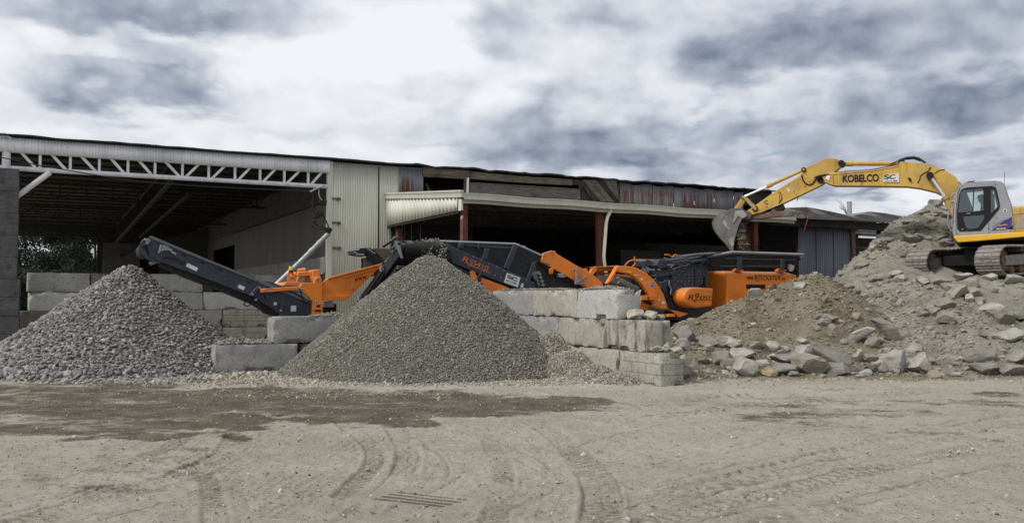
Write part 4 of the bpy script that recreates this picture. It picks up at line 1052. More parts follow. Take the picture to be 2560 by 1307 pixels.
# --- paler gravel spilled along the foot of the stepped wall and in front of the pile
spill = [(at(1385, 832, 19.6), .86, .88), (at(1430, 880, 18.7), .46, .66), (at(1490, 916, 17.9), .22, .48), (at(1545, 940, 17.0), .10, .38)]
def h_spill(P):
    h = np.full(len(P), -1.0)
    for c, z, s in spill: h = np.maximum(h, cone(P, (c.x, c.y), c.z * 1.0 + .02, s, .3))
    return h + .03 * fbm(P * 2.5, 3, 91)
gs, r = heap('gravel_spill', 'low heap of pale gravel spilled at the foot of the stepped block wall', h_spill, (-1, 4.4, 15, 22), .06, GRAVELP, None, None, 5)
P = jitter_grid(-.6, 4.2, 15.2, 21.5, .029, r); h = h_spill(P); k = (h > 0) & (r.uniform(size=len(P)) < np.clip(h * 8 + .3, 0, 1)); P, h = P[k], h[k]
sz = np.exp(r.normal(size=len(P)) * .3) * .022
tag(scatter('stones', np.concatenate([P, (h + r.uniform(-.01, .02, len(P)))[:, None]], 1), sz, I20, GRAVELP, gs, 6), kind='stuff')

# --- big pile of coarse cobbles on the left
A2 = at(322, 668, 20.6)
def h_cob(P):
    w = .07 * fbm(P * .7, 3, 84); Q = P + np.stack([w, .07 * fbm(P * .7 + 50, 3, 88)], 1)
    dx = Q[:, 0] - A2.x; sl = .765 + .04 * np.clip(dx / 1.2, -1, 1)
    rr = np.sqrt(dx ** 2 + (Q[:, 1] - A2.y) ** 2 + .04) - .2
    h = A2.z - .02 - sl * rr + .10 * fbm(P * .9 + 30, 3, 86) * np.clip(rr, 0, 1)
    foot = np.clip((.7 - h) / 1.4, 0, 1)
    return h + .30 * foot ** 2 + .05 * fbm(P * 1.8, 3, 85)
cpile, r = heap('cobble_pile', 'broad cone of coarse rounded grey stones under the long dark conveyor', h_cob, (A2.x - 4.8, A2.x + 4.4, A2.y - 4.6, A2.y + 3.6), .08, COBBLE, None, None, 8)
V, Z, SZ = [], [], []
for stp, smn, lift in ((.066, .042, -.01), (.10, .053, .012), (.09, .045, .025)):
    P = jitter_grid(A2.x - 4.7, A2.x + 4.2, A2.y - 4.5, A2.y + 2.6, stp, r); h = h_cob(P)
    f = 1 + .25 * np.clip((1.2 - h), 0, 1.2) - .28 * np.clip((P[:, 0] - A2.x) / 2.2, 0, 1)
    k = (h > -.02) & (r.uniform(size=len(P)) < np.clip(h * 5 + .35, 0, 1)); P, h, f = P[k], h[k], f[k]
    s = np.exp(r.normal(size=len(P)) * .22) * smn * f; V.append(P); Z.append(h + lift + s * .2); SZ.append(s)
V, Z, SZ = np.concatenate(V), np.concatenate(Z), np.concatenate(SZ)
COBT = rock_templates(9, 2, 7, .10, 31, .3)
tag(scatter('stones', np.concatenate([V, Z[:, None]], 1), SZ, COBT, COBBLE, cpile, 9, (1, .85, .62), flat=.75, smooth=True), kind='stuff')

r = np.random.default_rng(19); P = np.stack([r.uniform(A2.x - 4.6, A2.x + 3.4, 420), A2.y - 3.1 - np.abs(r.normal(size=420)) * .28], 1); ss = np.exp(r.normal(size=420) * .3) * .055
tag(scatter('toe_stones', np.concatenate([P, (np.maximum(h_cob(P), 0) + ss * .3)[:, None]], 1), ss, COBT, COBBLE, cpile, 20, (1, .85, .62), flat=.6, smooth=True), kind='stuff')
# --- pale crushed stone heaped on the left wall blocks and strewn at its foot
def strew(name, label, cat, pts, sz, mat, seed, temps=I20, kind=None, flat=0):
    o = scatter(name, pts, sz, temps, mat, None, seed, (1, 1, .75), flat); return tag(o, label, cat, kind=kind)
def on_block(fr, u0, u1, z, n, hh, smin, smax, seed, vc=.3):
    r = np.random.default_rng(seed); u = r.uniform(u0, u1, n); v = np.clip(r.normal(vc, .16, n), .03, .57)
    prof = np.clip(np.minimum(u - u0, u1 - u) / .35, 0, 1) * np.clip(1 - np.abs(v - vc) / .34, 0, 1)
    zz = z + hh * prof * r.uniform(.1, 1.0, n) * (.75 + .25 * np.sin(u * 5)); s = r.uniform(smin, smax, n)
    return np.array([list(fr.w(a, b, c)) for a, b, c in zip(u, v, zz + s * .4)]), s
p1, s1 = on_block(W2, W2.U(548), W2.U(702), .6, 900, .17, .018, .050, 41)
strew('stone_heap', 'pale crushed stone heaped on the lower block between the two piles', 'stones', p1, s1, GRAVELP, 42, ICO, 'stuff')
p1, s1 = on_block(W2, W2.U(790), W2.U(880), 1.2, 700, .10, .012, .03, 43)
strew('stone_heap', 'thin bank of gravel on the upper grey block left of the gravel pile', 'stones', p1, s1, GRAVELP, 44, I20, 'stuff')
p1, s1 = on_block(Frame(W1.o.x, W1.o.y, 117.5), rw(1515), rw(1445), 1.8, 800, .13, .012, .03, 45)
p1 = p1 - np.array(list(W1.v))[None] * .6
strew('stone_heap', 'thin bank of gravel on the clean pale block at the wall end', 'stones', p1, s1, GRAVELP, 46, I20, 'stuff')
p1, s1 = on_block(Frame(W1.o.x, W1.o.y, 117.5), rw(1400), rw(1240), 1.8, 500, .04, .012, .03, 47); p1 = p1 - np.array(list(W1.v))[None] * .6
strew('stone_heap', 'loose grit along the top of the stepped wall', 'stones', p1, s1, GRAVELP, 48, I20, 'stuff')

# --- loose gravel on the yard: dense aprons round the piles, sparse pebbles elsewhere
def yard_gravel():
    r = np.random.default_rng(51); PTS, SZ = [], []
    for px, py, rx, ry, n, s0 in ((640, 930, 150, 20, 2600, .021), (740, 950, 220, 8, 3600, .016), (1080, 956, 480, 7, 6500, .017), (1430, 950, 190, 7, 2600, .017), (590, 945, 150, 10, 500, .036),
                                  (420, 958, 330, 8, 260, .022), (1690, 950, 90, 8, 500, .018), (1900, 948, 300, 5, 420, .018), (880, 985, 520, 10, 700, .012), (2250, 946, 350, 5, 420, .018)):
        c = on_ground(px, py); D = c.y
        a = r.normal(size=n) * rx * D / FPX * .55 + c.x; b = r.normal(size=n) * ry * D / (py - 740) * .6 + c.y
        PTS.append(np.stack([a, b], 1)); SZ.append(np.exp(r.normal(size=n) * .35) * s0)
    n = 15000; y = r.uniform(5.8, 17.5, n); x = r.uniform(-.62, .62, n) * y; PTS.append(np.stack([x, y], 1)); SZ.append(np.exp(r.normal(size=n) * .45) * .0065)
    n = 90; y = r.uniform(6, 16, n); x = r.uniform(-.6, .6, n) * y; PTS.append(np.stack([x, y], 1)); SZ.append(np.exp(r.normal(size=n) * .3) * .019)
    P = np.concatenate(PTS); s = np.concatenate(SZ); z = ground_height(P, True) + s * .25
    return np.concatenate([P, z[:, None]], 1), s
p1, s1 = yard_gravel()
o = scatter('loose_gravel', p1, s1, I20, GRIT, None, 52, (1, 1, .7)); tag(o, 'scattered pebbles and loose gravel over the yard', 'gravel', kind='stuff')

# ================================================================== mounds on the right (one height field each)
def rbf(ctrl):
    C = np.array([list(at(x, y, d)) for x, y, d in ctrl]); X = C[:, :2]; Zc = C[:, 2]; n = len(X)
    K = np.sqrt(((X[:, None] - X[None]) ** 2).sum(2) + .04); A = np.block([[K, np.ones((n, 1)), X], [np.ones((1, n)), np.zeros((1, 3))], [X.T, np.zeros((2, 3))]])
    w = np.linalg.solve(A + 1e-6 * np.eye(n + 3), np.concatenate([Zc, np.zeros(3)]))
    def f(P):
        out = np.zeros(len(P))
        for a in range(0, len(P), 20000):
            Q = P[a:a + 20000]; k = np.sqrt(((Q[:, None] - X[None]) ** 2).sum(2) + .04); out[a:a + 20000] = k @ w[:n] + w[n] + Q @ w[n + 1:]
        return out
    return f

RUB = rbf([(2345, 505, 30), (2290, 535, 30), (2230, 565, 30), (2190, 600, 29.7), (2150, 632, 29.4), (2115, 665, 29), (2085, 695, 28.6), (2055, 720, 28.4), (2000, 745, 28.3), (1940, 765, 28),
           (2390, 530, 30), (2450, 590, 30), (2550, 640, 30), (2700, 660, 30), (2345, 560, 32.5), (2200, 690, 32), (2050, 770, 31), (2345, 700, 35), (2600, 720, 35), (2100, 790, 35),
           (2330, 570, 28.6), (2330, 640, 27.4), (2270, 640, 27.6), (2230, 660, 26.8), (2400, 675, 26.5), (2500, 680, 26.5), (2300, 681, 26.2), (2400, 684, 25.2), (2500, 686, 24.8), (2600, 686, 25.6), (2750, 686, 25.5), (2440, 687, 24.3), (2560, 690, 24.0), (2330, 687, 24.7),
           (2240, 690, 25.2), (2190, 700, 25.6), (2140, 715, 25.8), (2100, 740, 25.6), (2060, 790, 25.2), (2250, 715, 24.0), (2300, 742, 23.0), (2200, 750, 23.7), (2400, 735, 23.0), (2500, 735, 22.9), (2600, 735, 22.8),
           (2260, 785, 22.3), (2350, 795, 21.9), (2450, 800, 21.7), (2560, 800, 21.6), (2700, 800, 21.6), (2180, 815, 22.6), (2100, 840, 22.8),
           (2280, 825, 21.0), (2380, 835, 20.7), (2480, 845, 20.4), (2580, 850, 20.2), (2700, 850, 20.2), (2260, 868, 19.9), (2360, 880, 19.4), (2460, 890, 19.1), (2560, 895, 19.0), (2700, 900, 19),
           (2250, 920, 18.5), (2360, 930, 18.2), (2470, 936, 18.0), (2560, 938, 17.9), (2720, 942, 17.8), (2300, 960, 17.4), (2500, 965, 17.3), (2700, 965, 17.3), (2100, 955, 17.6), (2100, 890, 20.2), (2150, 925, 18.6)])
DRT = rbf([(2046, 684, 23), (2015, 690, 23), (1990, 698, 23), (1960, 708, 23), (1925, 722, 23), (1880, 738, 22.9), (1830, 757, 22.7), (1780, 778, 22.5), (1735, 796, 22.3), (1690, 812, 22), (1650, 850, 21.6), (1600, 895, 22),
           (2075, 695, 23), (2105, 710, 23), (2140, 735, 22.9), (2175, 760, 22.8), (2215, 788, 22.6), (2260, 830, 22.3), (2320, 880, 22),
           (2046, 745, 24.6), (1930, 790, 24.6), (1800, 840, 24.4), (1700, 870, 24), (2150, 790, 24.6), (2046, 840, 26.4), (1850, 880, 26.5), (1700, 880, 26),
           (2046, 750, 21.8), (2046, 810, 20.8), (1950, 790, 21.6), (1950, 845, 20.4), (1860, 815, 21.3), (1860, 860, 20.0), (1770, 835, 21.0), (1740, 862, 20.0), (2130, 800, 21.4), (2130, 850, 20.2), (2190, 830, 21.3), (2220, 870, 20),
           (1700, 850, 20.3), (1690, 890, 19.2), (1750, 895, 19.0), (1840, 890, 19.2), (1940, 880, 19.5), (2040, 875, 19.5), (2140, 885, 19.4), (2240, 895, 19.2),
           (1700, 935, 17.6), (1800, 935, 18.0), (1900, 940, 18.0), (2000, 945, 17.8), (2100, 945, 17.9), (2220, 945, 17.8), (1700, 965, 16.6), (1900, 970, 16.8), (2100, 970, 16.8), (2300, 970, 16.9), (1650, 945, 17.6)])
def h_rub(P):
    h = RUB(P); a = np.clip(h * 1.2, .1, 1); h = h - .20 * np.exp(-((P[:, 0] - 13.3) ** 2 / 5 + (P[:, 1] - 25.2) ** 2 / 4.5))
    return h + a * (.20 * fbm(P * .9, 4, 101) + .17 * np.abs(fbm(P * 2.1, 4, 102)) + .075 * fbm(P * 6, 4, 103) - .04)
def h_drt(P):
    h = DRT(P); a = np.clip(h * 1.2, .1, 1)
    return h + a * (.06 * fbm(P * 1.1, 4, 104) + .055 * fbm(P * 4, 4, 105) + .035 * fbm(P * 11, 3, 106))
def h_all(P): return np.maximum(np.maximum(h_rub(P), h_drt(P)), 0)

def keep_right(P):          # the dirt stops at the block wall
    d = (P - np.array([W1.o.x, W1.o.y])) @ np.array(W1.v[:2]); return d < -.62
rm, r = heap('rubble_mound', 'large grey tan rubble mound carrying the excavator', lambda P: h_rub(P) - 10 * ((P[:, 0] < 5.2) & (P[:, 1] < 30)), (4.5, 22, 16.8, 36), .075, RUBBLE, None, None, 61, 'mound')
def rubble_stones(hf, box, specs, mat, par, seed, mask, temps):
    r = np.random.default_rng(seed); A, Bs = [], []
    for n, s0, sp in specs:
        P = np.stack([r.uniform(box[0], box[1], n), r.uniform(box[2], box[3], n)], 1); h = hf(P)
        clump = fbm(P * .55, 3, seed + int(n)) ; k = (h > .03) & mask(P, h) & (clump > r.uniform(-.5, .35, n)); P, h = P[k], h[k]
        s = np.exp(r.normal(size=len(P)) * sp) * s0; A.append(np.concatenate([P, (h + s * .12)[:, None]], 1)); Bs.append(s)
    return scatter('stones', np.concatenate(A), np.concatenate(Bs), temps, mat, par, seed + 1, (1, .85, .6), flat=.7)
RT = rock_templates(10, 2, 9, .14, 77, .35)
st = rubble_stones(h_rub, (5.5, 21, 17, 31), [(42000, .022, .4), (17000, .036, .5), (1900, .065, .45), (80, .15, .3)], RUBST, rm, 62, lambda P, h: (h_rub(P) > h_drt(P) - .1) & ~((np.abs(P[:, 0] - 13.6) < 2.4) & (P[:, 1] > 23.9) & (P[:, 1] < 27.6)), RT); tag(st, kind='stuff')
dm, r = heap('dirt_mound', 'brown dirt mound with a pointed top in front of the orange crusher', lambda P: np.where(keep_right(P), h_drt(P), -9), (2.4, 11.5, 16.4, 26.5), .06, DIRT, None, None, 63, 'mound')
st = rubble_stones(h_drt, (2.5, 11.3, 16.8, 25), [(22000, .024, .4), (4200, .042, .4), (280, .08, .4), (40, .13, .25)], DIRTST, dm, 64, lambda P, h: (h_drt(P) > h_rub(P) - .1) & keep_right(P), RT); tag(st, kind='stuff')

# ================================================================== boulders, each a thing
def boulder_mesh(seed, sub=4, planes=11, rough=.10, aniso=.0):
    (v, f), = rock_templates(1, sub, planes + 6, rough * .6, seed, aniso)
    rg = 1 - np.abs(fbm(v * 2.6 + seed, 4, seed + 5)) * 2.2
    v = v * (1 + .045 * fbm(v * 6 + seed, 4, seed + 2) - .10 * np.clip(rg - .55, 0, 1))[:, None]
    lo, hi = v.min(0), v.max(0); v = (v - (lo + hi) / 2) / ((hi - lo) / 2)
    return v, f
def ray_hit(px, py, hf, y0=14, y1=34):
    d = ray(px, py); Y = np.arange(y0, y1, .03); t = Y / d.y; P = np.stack([d.x * t, Y], 1); z = CAM_H + d.z * t
    k = np.nonzero(z <= hf(P))[0]; i = k[0] if len(k) else len(Y) - 1
    return Vector((P[i, 0], P[i, 1], z[i]))
bn = [0]
def boulder(x0, x1, y0, y1, label, mat=BOULD, group='boulders', depth=.8, tilt=0.0, base=None, rough=.10, planes=11, sink=.12, name='boulder'):
    """boulder seen between photo columns x0..x1 and rows y0..y1, resting on the terrain"""
    bn[0] += 1; v, f = boulder_mesh(200 + bn[0] * 3, 4, planes, rough)
    b = base or ray_hit((x0 + x1) / 2, y1 - 2, h_all); D = b.y; w = (x1 - x0) * D / FPX; h = (y1 - y0) * D / FPX
    dp = depth * w
    ct, stt = math.cos(tilt), math.sin(tilt)
    cw = w / (abs(ct) + .35 * abs(stt)) if tilt else w
    vv = v.copy() * np.array([w / 2, dp / 2, h / 2])
    if tilt:                                   # a slab leaning in the picture: shear the top sideways
        vv[:, 2] += vv[:, 0] * math.tan(tilt) * .75; s = (h / 2) / np.abs(vv[:, 2]).max(); vv[:, 2] *= s
        vv[:, 2] = np.sign(vv[:, 2]) * np.abs(vv[:, 2])
    me = bpy.data.meshes.new(name); me.from_pydata(vv.tolist(), [], f.tolist()); me.update(); me.shade_smooth(); me.set_sharp_from_angle(angle=R(24)); me.materials.append(mat)
    o = bpy.data.objects.new(name, me); COL.objects.link(o)
    o.location = (b.x, b.y + dp * .28, b.z + h / 2 - sink * h * .4)
    return tag(o, label, 'boulder' if name == 'boulder' else 'rock', group)

G1 = 'boulders along the foot of the mounds'
boulder(1685, 1745, 812, 862, 'large pale grey boulder leaning against the brick patterned block', BOULG, G1)
boulder(1692, 1730, 848, 882, 'smaller grey boulder just below the large one beside the block wall', BOULG, G1)
boulder(1719, 1748, 902, 930, 'squarish grey rock at the ground right of the block wall end', BOULG, G1)
boulder(1785, 1834, 876, 918, 'cream and brown stained boulder, leftmost of the pale row', BOULT, G1)
boulder(1830, 1892, 870, 905, 'rough whitish boulder behind the tall grey white one', BOULD, G1)
boulder(1834, 1896, 892, 943, 'tall grey white boulder at the front of the row, left of the yellow rock', BOULD, G1)
boulder(1884, 1926, 900, 922, 'small pale rock above the yellow rock', BOULD, G1)
boulder(1905, 1947, 914, 944, 'yellow stained rock on the ground in the boulder row', BOULY, G1)
boulder(1928, 2004, 907, 940, 'flat dark grey slab on the ground right of the yellow rock', BOULG, G1, planes=7)
boulder(1932, 1988, 886, 912, 'grey angular boulder above the flat dark slab', BOULG, G1)
boulder(1986, 2076, 883, 938, 'biggest front boulder, squarish tan grey with a flat face', BOULT, G1, planes=7)
boulder(1990, 2040, 862, 896, 'white boulder behind the squarish tan one', BOULD, G1)
boulder(2032, 2142, 856, 922, 'long grey slab tilting down to the right behind the squarish boulder', BOULG, G1, tilt=-.5, planes=6)
boulder(2071, 2135, 907, 942, 'wedge shaped grey rock at the front right of the squarish boulder', BOULG, G1, planes=7)
boulder(2117, 2154, 911, 936, 'small grey rock right of the wedge shaped one', BOULG, G1)
boulder(2150, 2184, 923, 943, 'small pale egg shaped rock on the ground', BOULD, G1)
boulder(2166, 2200, 908, 934, 'dark angular rock left of the two white boulders', BOULG, G1)
boulder(2126, 2170, 869, 908, 'pale grey rock above the small grey rocks in mid row', BOULD, G1)
boulder(2181, 2257, 792, 856, 'tall pale grey slab leaning right at the foot of the dirt mound', BOULG, G1, tilt=-.75, planes=5, depth=.4, sink=.02)
boulder(2110, 2192, 816, 860, 'long pale slab tilting up to the right below the dirt mound', BOULD, G1, tilt=.35, planes=6, depth=.6)
boulder(2165, 2206, 842, 872, 'round tan rock under the leaning slab', BOULT, G1)
boulder(2216, 2276, 873, 935, 'left one of the pair of white boulders', BOULD, G1, rough=.13)
boulder(2274, 2340, 878, 937, 'right one of the pair of white boulders, with a rounded front', BOULD, G1, rough=.08, planes=8)
boulder(2268, 2308, 857, 884, 'pale triangular rock behind the pair of white boulders', BOULD, G1, planes=6)
boulder(2195, 2222, 905, 934, 'grey rock wedged left of the pair of white boulders', BOULG, G1)
boulder(2487, 2566, 818, 857, 'large rounded pale boulder on the shelf at the right edge', BOULD, G1, planes=8, rough=.07)
boulder(2459, 2501, 870, 906, 'smooth grey five sided rock near the right edge', BOULG, G1, planes=6, rough=.05)
boulder(2520, 2590, 872, 912, 'pale tan rock at the right edge, below the large rounded boulder', BOULT, G1)
boulder(2436, 2508, 907, 941, 'low grey slab on the ground near the right edge', BOULG, G1, planes=7)
boulder(2501, 2580, 909, 942, 'low grey slab on the ground at the right edge', BOULG, G1, planes=7)
boulder(2411, 2461, 878, 914, 'broken grey rock left of the smooth five sided rock', BOULG, G1)
boulder(2350, 2405, 880, 915, 'dusty tan rock half buried in the gravel shelf', BOULT, G1, sink=.5)
G2 = 'boulders on the slope of the rubble mound'
boulder(2368, 2426, 710, 748, 'dark brown tilted slab in the middle of the rubble slope', BOULT, G2, tilt=.3, planes=6)
boulder(2398, 2448, 692, 726, 'upper dark slab just below the near track', BOULT, G2, planes=6)
boulder(2338, 2394, 742, 780, 'wide tan block below the dark tilted slab', BOULT, G2)
boulder(2344, 2400, 777, 812, 'dark grey block at the foot of the rubble slope', BOULG, G2, planes=7)
boulder(2453, 2512, 756, 786, 'pale ridge rock on the right of the rubble slope', BOULD, G2)
boulder(2480, 2545, 772, 815, 'dark rock with a shadowed underside at the right of the slope', BOULG, G2)
boulder(2540, 2590, 760, 800, 'grey rock at the right edge of the rubble slope', BOULG, G2)
boulder(2243, 2267, 745, 771, 'small pale standing rock in the lower left of the rubble slope', BOULD, G2)
boulder(2414, 2438, 734, 758, 'small pale rock right of the dark tilted slab', BOULD, G2)
boulder(2318, 2338, 762, 784, 'small white standing rock left of the dark grey block', BOULD, G2)
boulder(2178, 2215, 686, 706, 'flat pale slab below the blue grey sheets', BOULD, G2, planes=6)
boulder(2225, 2262, 676, 694, 'pale flat rock left of the far track', BOULD, G2, planes=6)
boulder(2390, 2440, 682, 702, 'pale flat rock between the two tracks', BOULD, G2, planes=6)
boulder(2460, 2500, 683, 703, 'pale flat rock under the near track', BOULD, G2, planes=6)
boulder(2515, 2560, 686, 712, 'pale rock under the excavator at the right edge', BOULD, G2)
boulder(2290, 2330, 690, 712, 'pale rock below the far track', BOULD, G2)
boulder(2328, 2366, 497, 522, 'topmost grey block on the peak of the rubble mound', BOULG, G2, base=at(2345, 521, 29.6))
boulder(2300, 2342, 514, 540, 'second block from the peak of the rubble mound', BOULT, G2, base=at(2320, 538, 29.4))
boulder(2303, 2345, 536, 562, 'tan block under the peak blocks', BOULT, G2, planes=6)
boulder(2256, 2314, 584, 610, 'flat overhanging slab halfway down the peak slope', BOULT, G2, planes=6, tilt=-.15)
boulder(2228, 2284, 566, 590, 'flat tan slab on the left shoulder of the peak', BOULT, G2, planes=6, tilt=.2)
boulder(2290, 2330, 558, 578, 'grey slab in the middle of the peak slope', BOULG, G2, planes=6)
boulder(2196, 2240, 590, 612, 'grey slab on the left skyline of the mound', BOULG, G2, planes=6, tilt=.3)
boulder(2174, 2194, 606, 630, 'small white block standing on the left skyline', BOULD, G2)
boulder(2348, 2388, 600, 622, 'tan rock beside the cab under the handrail', BOULT, G2)
boulder(2360, 2372, 566, 580, 'round tan stone near the handrail foot', BOULT, G2)
boulder(2136, 2176, 650, 672, 'grey slab low on the left skyline of the mound', BOULG, G2, planes=6, tilt=.3)
for k in range(12):
    x = random.uniform(2110, 2540); y = random.uniform(640, 800)
    if 2260 < x and y < 690: y = random.uniform(700, 800)
    s = random.uniform(11, 26)
    boulder(x - s, x + s, y - s * .8, y + s * .5, 'small tan or grey rock half buried in the face of the rubble mound', random.choice([BOULT, BOULG, BOULT, BOULD]), 'small rocks in the rubble face', name='rock', sink=.4)
for k in range(30):
    y = random.uniform(520, 650); x = random.uniform(2340 - (y - 505) * 1.35, 2372); s = random.uniform(9, 20)
    boulder(x - s * 1.2, x + s * 1.2, y - s * .6, y + s * .5, 'flat tan rock jutting from the peak of the rubble mound', random.choice([BOULT, BOULG, BOULT]), 'flat rocks on the peak', name='rock', sink=.3, planes=7)
for (x, y, s, mt) in ((2052, 793, 16, BOULG), (2076, 798, 22, BOULT), (2062, 808, 18, BOULT), (2040, 820, 13, BOULG), (2003, 716, 17, BOULD), (1890, 735, 22, BOULD), (1870, 722, 16, BOULG), (1835, 740, 14, BOULD), (1925, 714, 12, BOULD), (1885, 813, 10, BOULD), (1923, 826, 8, BOULD), (2010, 853, 16, BOULD), (2040, 686, 9, BOULD), (2170, 775, 10, BOULG)):
    boulder(x - s, x + s, y - s * .75, y + s * .6, 'loose pale rock embedded in the brown dirt mound', mt, 'rocks in the dirt mound', name='rock', sink=.3)
for k in range(24):
    x = random.uniform(1700, 2560); y = random.uniform(905, 946); s = random.uniform(6, 15)
    boulder(x - s, x + s, y - s * .7, y + s * .4, 'fist sized pale stone between the boulders at the foot of the mounds', random.choice([BOULD, BOULG, BOULT]), 'stones between the boulders', name='rock')
for k in range(52):      # broken concrete at the wall end and along the foot of the mounds
    if k < 26: x = random.uniform(1690, 1850); y = random.uniform(850, 942); lab, gr = 'pale broken concrete chunk in the heap beside the block wall end', 'broken chunks at the wall end'
    else: x = random.uniform(1840, 2420); y = random.uniform(862, 932); lab, gr = 'pale broken chunk among the boulders at the foot of the mounds', 'broken chunks among the boulders'
    s = random.uniform(8, 24)
    boulder(x - s, x + s, y - s * .8, y + s * .55, lab, random.choice([BOULD, BOULG, BOULD, BOULT]), gr, name='rock', sink=.2, planes=8)
# boulders lying on the wall and at its corner
G3 = 'rocks on the stepped wall'
def wall_rock(x0, x1, y0, y1, z, label, mat, planes=9, name='boulder', tilt=0):
    if z > .1:
        q_ = W1.p((x0 + x1) / 2, y1, -.3); q_.x = min(max(q_.x, e2 + .12 if z > 1 else e3 + .1), e1 - .12 if z > 1 else e2 - .08); b = W1.w(q_.x, -.3 + .16 * math.sin(x0), z)
    else:
        d = ray((x0 + x1) / 2, y1 - 1); t = (z - CAM_H) / d.z; b = Vector((d.x * t, d.y * t, z))
    boulder(x0, x1, y0, y1, label, mat, G3, base=b, sink=.0, planes=planes, name=name, tilt=tilt)
wall_rock(1571, 1615, 763, 790, 1.2, 'large smooth cream boulder, left of the three on the middle course', BOULC, 8)
wall_rock(1612, 1633, 767, 784, 1.2, 'small grey rock between the cream boulders on the wall', BOULG)
wall_rock(1630, 1663, 760, 785, 1.2, 'upright cream boulder, right of the three on the middle course', BOULC, 8)
wall_rock(1645, 1673, 776, 790, 1.2, 'flat cream rock in front of the upright boulder on the wall', BOULC)
for a in ((1620, 1644, 849, 873, 'cream wedge leaning on the streaked block end', BOULC), (1640, 1668, 848, 860, 'flat cream stone on top of the small wall stack', BOULC), (1636, 1668, 857, 874, 'cream stone at the front of the small wall stack', BOULD), (1652, 1674, 840, 856, 'grey stone on the brick patterned block', BOULG), (1664, 1694, 853, 868, 'flat pale stone at the edge of the brick patterned block', BOULD)):
    wall_rock(*a[:4], .6, a[4], a[5])
for a in ((1597, 1622, 926, 950, 'cream upright stone at the foot of the brick patterned block', BOULC), (1615, 1642, 922, 951, 'thin pointed cream stone at the foot of the brick patterned block', BOULC), (1610, 1634, 942, 954, 'round grey stone on the ground at the wall foot', BOULG), (1645, 1668, 938, 956, 'grey chunk at the near bottom corner of the wall', BOULG), (1683, 1700, 938, 950, 'pale chip right of the wall corner', BOULD), (1776, 1796, 939, 950, 'lone flat grey stone on the ground in front of the mound', BOULG)):
    wall_rock(*a[:4], .0, a[4], a[5])
# ================================================================== lettering
def lettering(parent, text, p0, p1, height, mat, outward, name='lettering', shear=0.0, th=.004, bold=0.0, up=Vector((0, 0, 1))):
    """flat raised letters from local point p0 to p1 (baseline), standing off along `outward`"""
    cu = bpy.data.curves.new(name, 'FONT'); cu.body = text; cu.shear = shear; cu.offset = bold; cu.extrude = 0
    tmp = bpy.data.objects.new('tmp', cu); COL.objects.link(tmp)
    dg = bpy.context.evaluated_depsgraph_get(); me = bpy.data.meshes.new_from_object(tmp.evaluated_get(dg))
    bpy.data.objects.remove(tmp); bpy.data.curves.remove(cu)
    n = len(me.vertices); co = np.empty(n * 3, np.float32); me.vertices.foreach_get('co', co); co = co.reshape(-1, 3)
    lo, hi = co.min(0), co.max(0); p0, p1, outward = Vector(p0), Vector(p1), Vector(outward)
    X = np.array(p1 - p0); Z = np.array(up * height); a = (co[:, 0] - lo[0]) / (hi[0] - lo[0]); b = (co[:, 1] - lo[1]) / (hi[1] - lo[1])
    out = np.array(p0)[None] + a[:, None] * X[None] + b[:, None] * Z[None] + np.array(outward)[None] * th
    me.vertices.foreach_set('co', out.astype(np.float32).ravel()); me.update(); me.name = name
    return link(name, me, mat, parent)

def pxtext(parent, fr, text, a, b, hpx, v, mat, out, **k):
    p0, p1 = fr.p(a[0], a[1], v), fr.p(b[0], b[1], v); q = fr.p(a[0], a[1] - hpx, v)
    return lettering(parent, text, p0, p1, (q - p0).length, mat, out, **k)

# ================================================================== screening plant (anthracite and orange) in front of the shed
FM = Frame(6.5, 27.5, 27.5)
OUT = (0, -1, 0)
sp = thing('screening_plant', FM, 'tracked screening plant with anthracite screen box, orange chassis and long dark conveyor', 'screening machine')
def pm(name, pts, v0, v1, mat, par=sp, bev=.012, fr=FM, ref=None, holes=()):
    r_ = v0 if ref is None else ref
    return MB().prism(fr.poly(pts, r_), v0, v1, [fr.poly(h, r_) for h in holes]).build(name, mat, par, bev)
# screen box
sb = pm('screen_box', [(1124, 634), (1127, 616), (1157, 627), (1338, 706), (1340, 722), (1292, 722), (1130, 658)], 0, 1.7, ANTHR, bev=.02)
m = MB()
for k in range(13):
    x = 1150 + k * 14.5; y = 642 + (x - 1150) * .437 ; c = FM.p(x, y + 8, 0); m.disc((c.x, c.z), .018, -.015, .0, 8)
for k in range(9):
    x = 1165 + k * 19; y = 634 + (x - 1165) * .44; c = FM.p(x, y, 0); m.disc((c.x, c.z), .014, -.012, .0, 8)
m.build('bolt_rows', GREYRIM, sb)
hop = [(1098, 604), (1110, 603), (1288, 611), (1354, 640), (1352, 652), (1338, 655), (1322, 699), (1157, 628), (1112, 614)]
pm('hopper_side', hop, .06, .12, DARKP, bev=.0)
pm('hopper_side', hop, 1.75, 1.8, DARKP, bev=.0)
m = MB()
for pts in ([(1212, 621), (1225, 622), (1216, 650), (1205, 648)], [(1283, 613), (1296, 616), (1272, 674), (1260, 669)], [(1333, 655), (1340, 655), (1325, 702), (1316, 698)], [(1196, 607), (1198, 607), (1198, 622), (1196, 622)]):
    m.prism(FM.poly(pts, .0), -.01, .07)
m.prism(FM.poly([(1160, 611), (1285, 618), (1285, 623), (1172, 616)], .03), .03, .07)
m.each('hopper_rib', ANTHR, sp, .008)
m = MB(); m.tube([FM.p(x, y, .08) for x, y in ((1098, 603.5), (1288, 610.5), (1355, 640))], .04, 4); m.tube([FM.p(x, y, 1.76) for x, y in ((1098, 603.5), (1288, 610.5), (1355, 640))], .035, 4)
m.each('hopper_rim', GREYRIM, sp)
m = MB(); m.add([FM.p(1112, 612, .12), FM.p(1330, 690, .12), FM.p(1330, 690, 1.75) , FM.p(1112, 612, 1.75)], [(0, 1, 2, 3)]); m.build('hopper_floor', DARKP, sp)
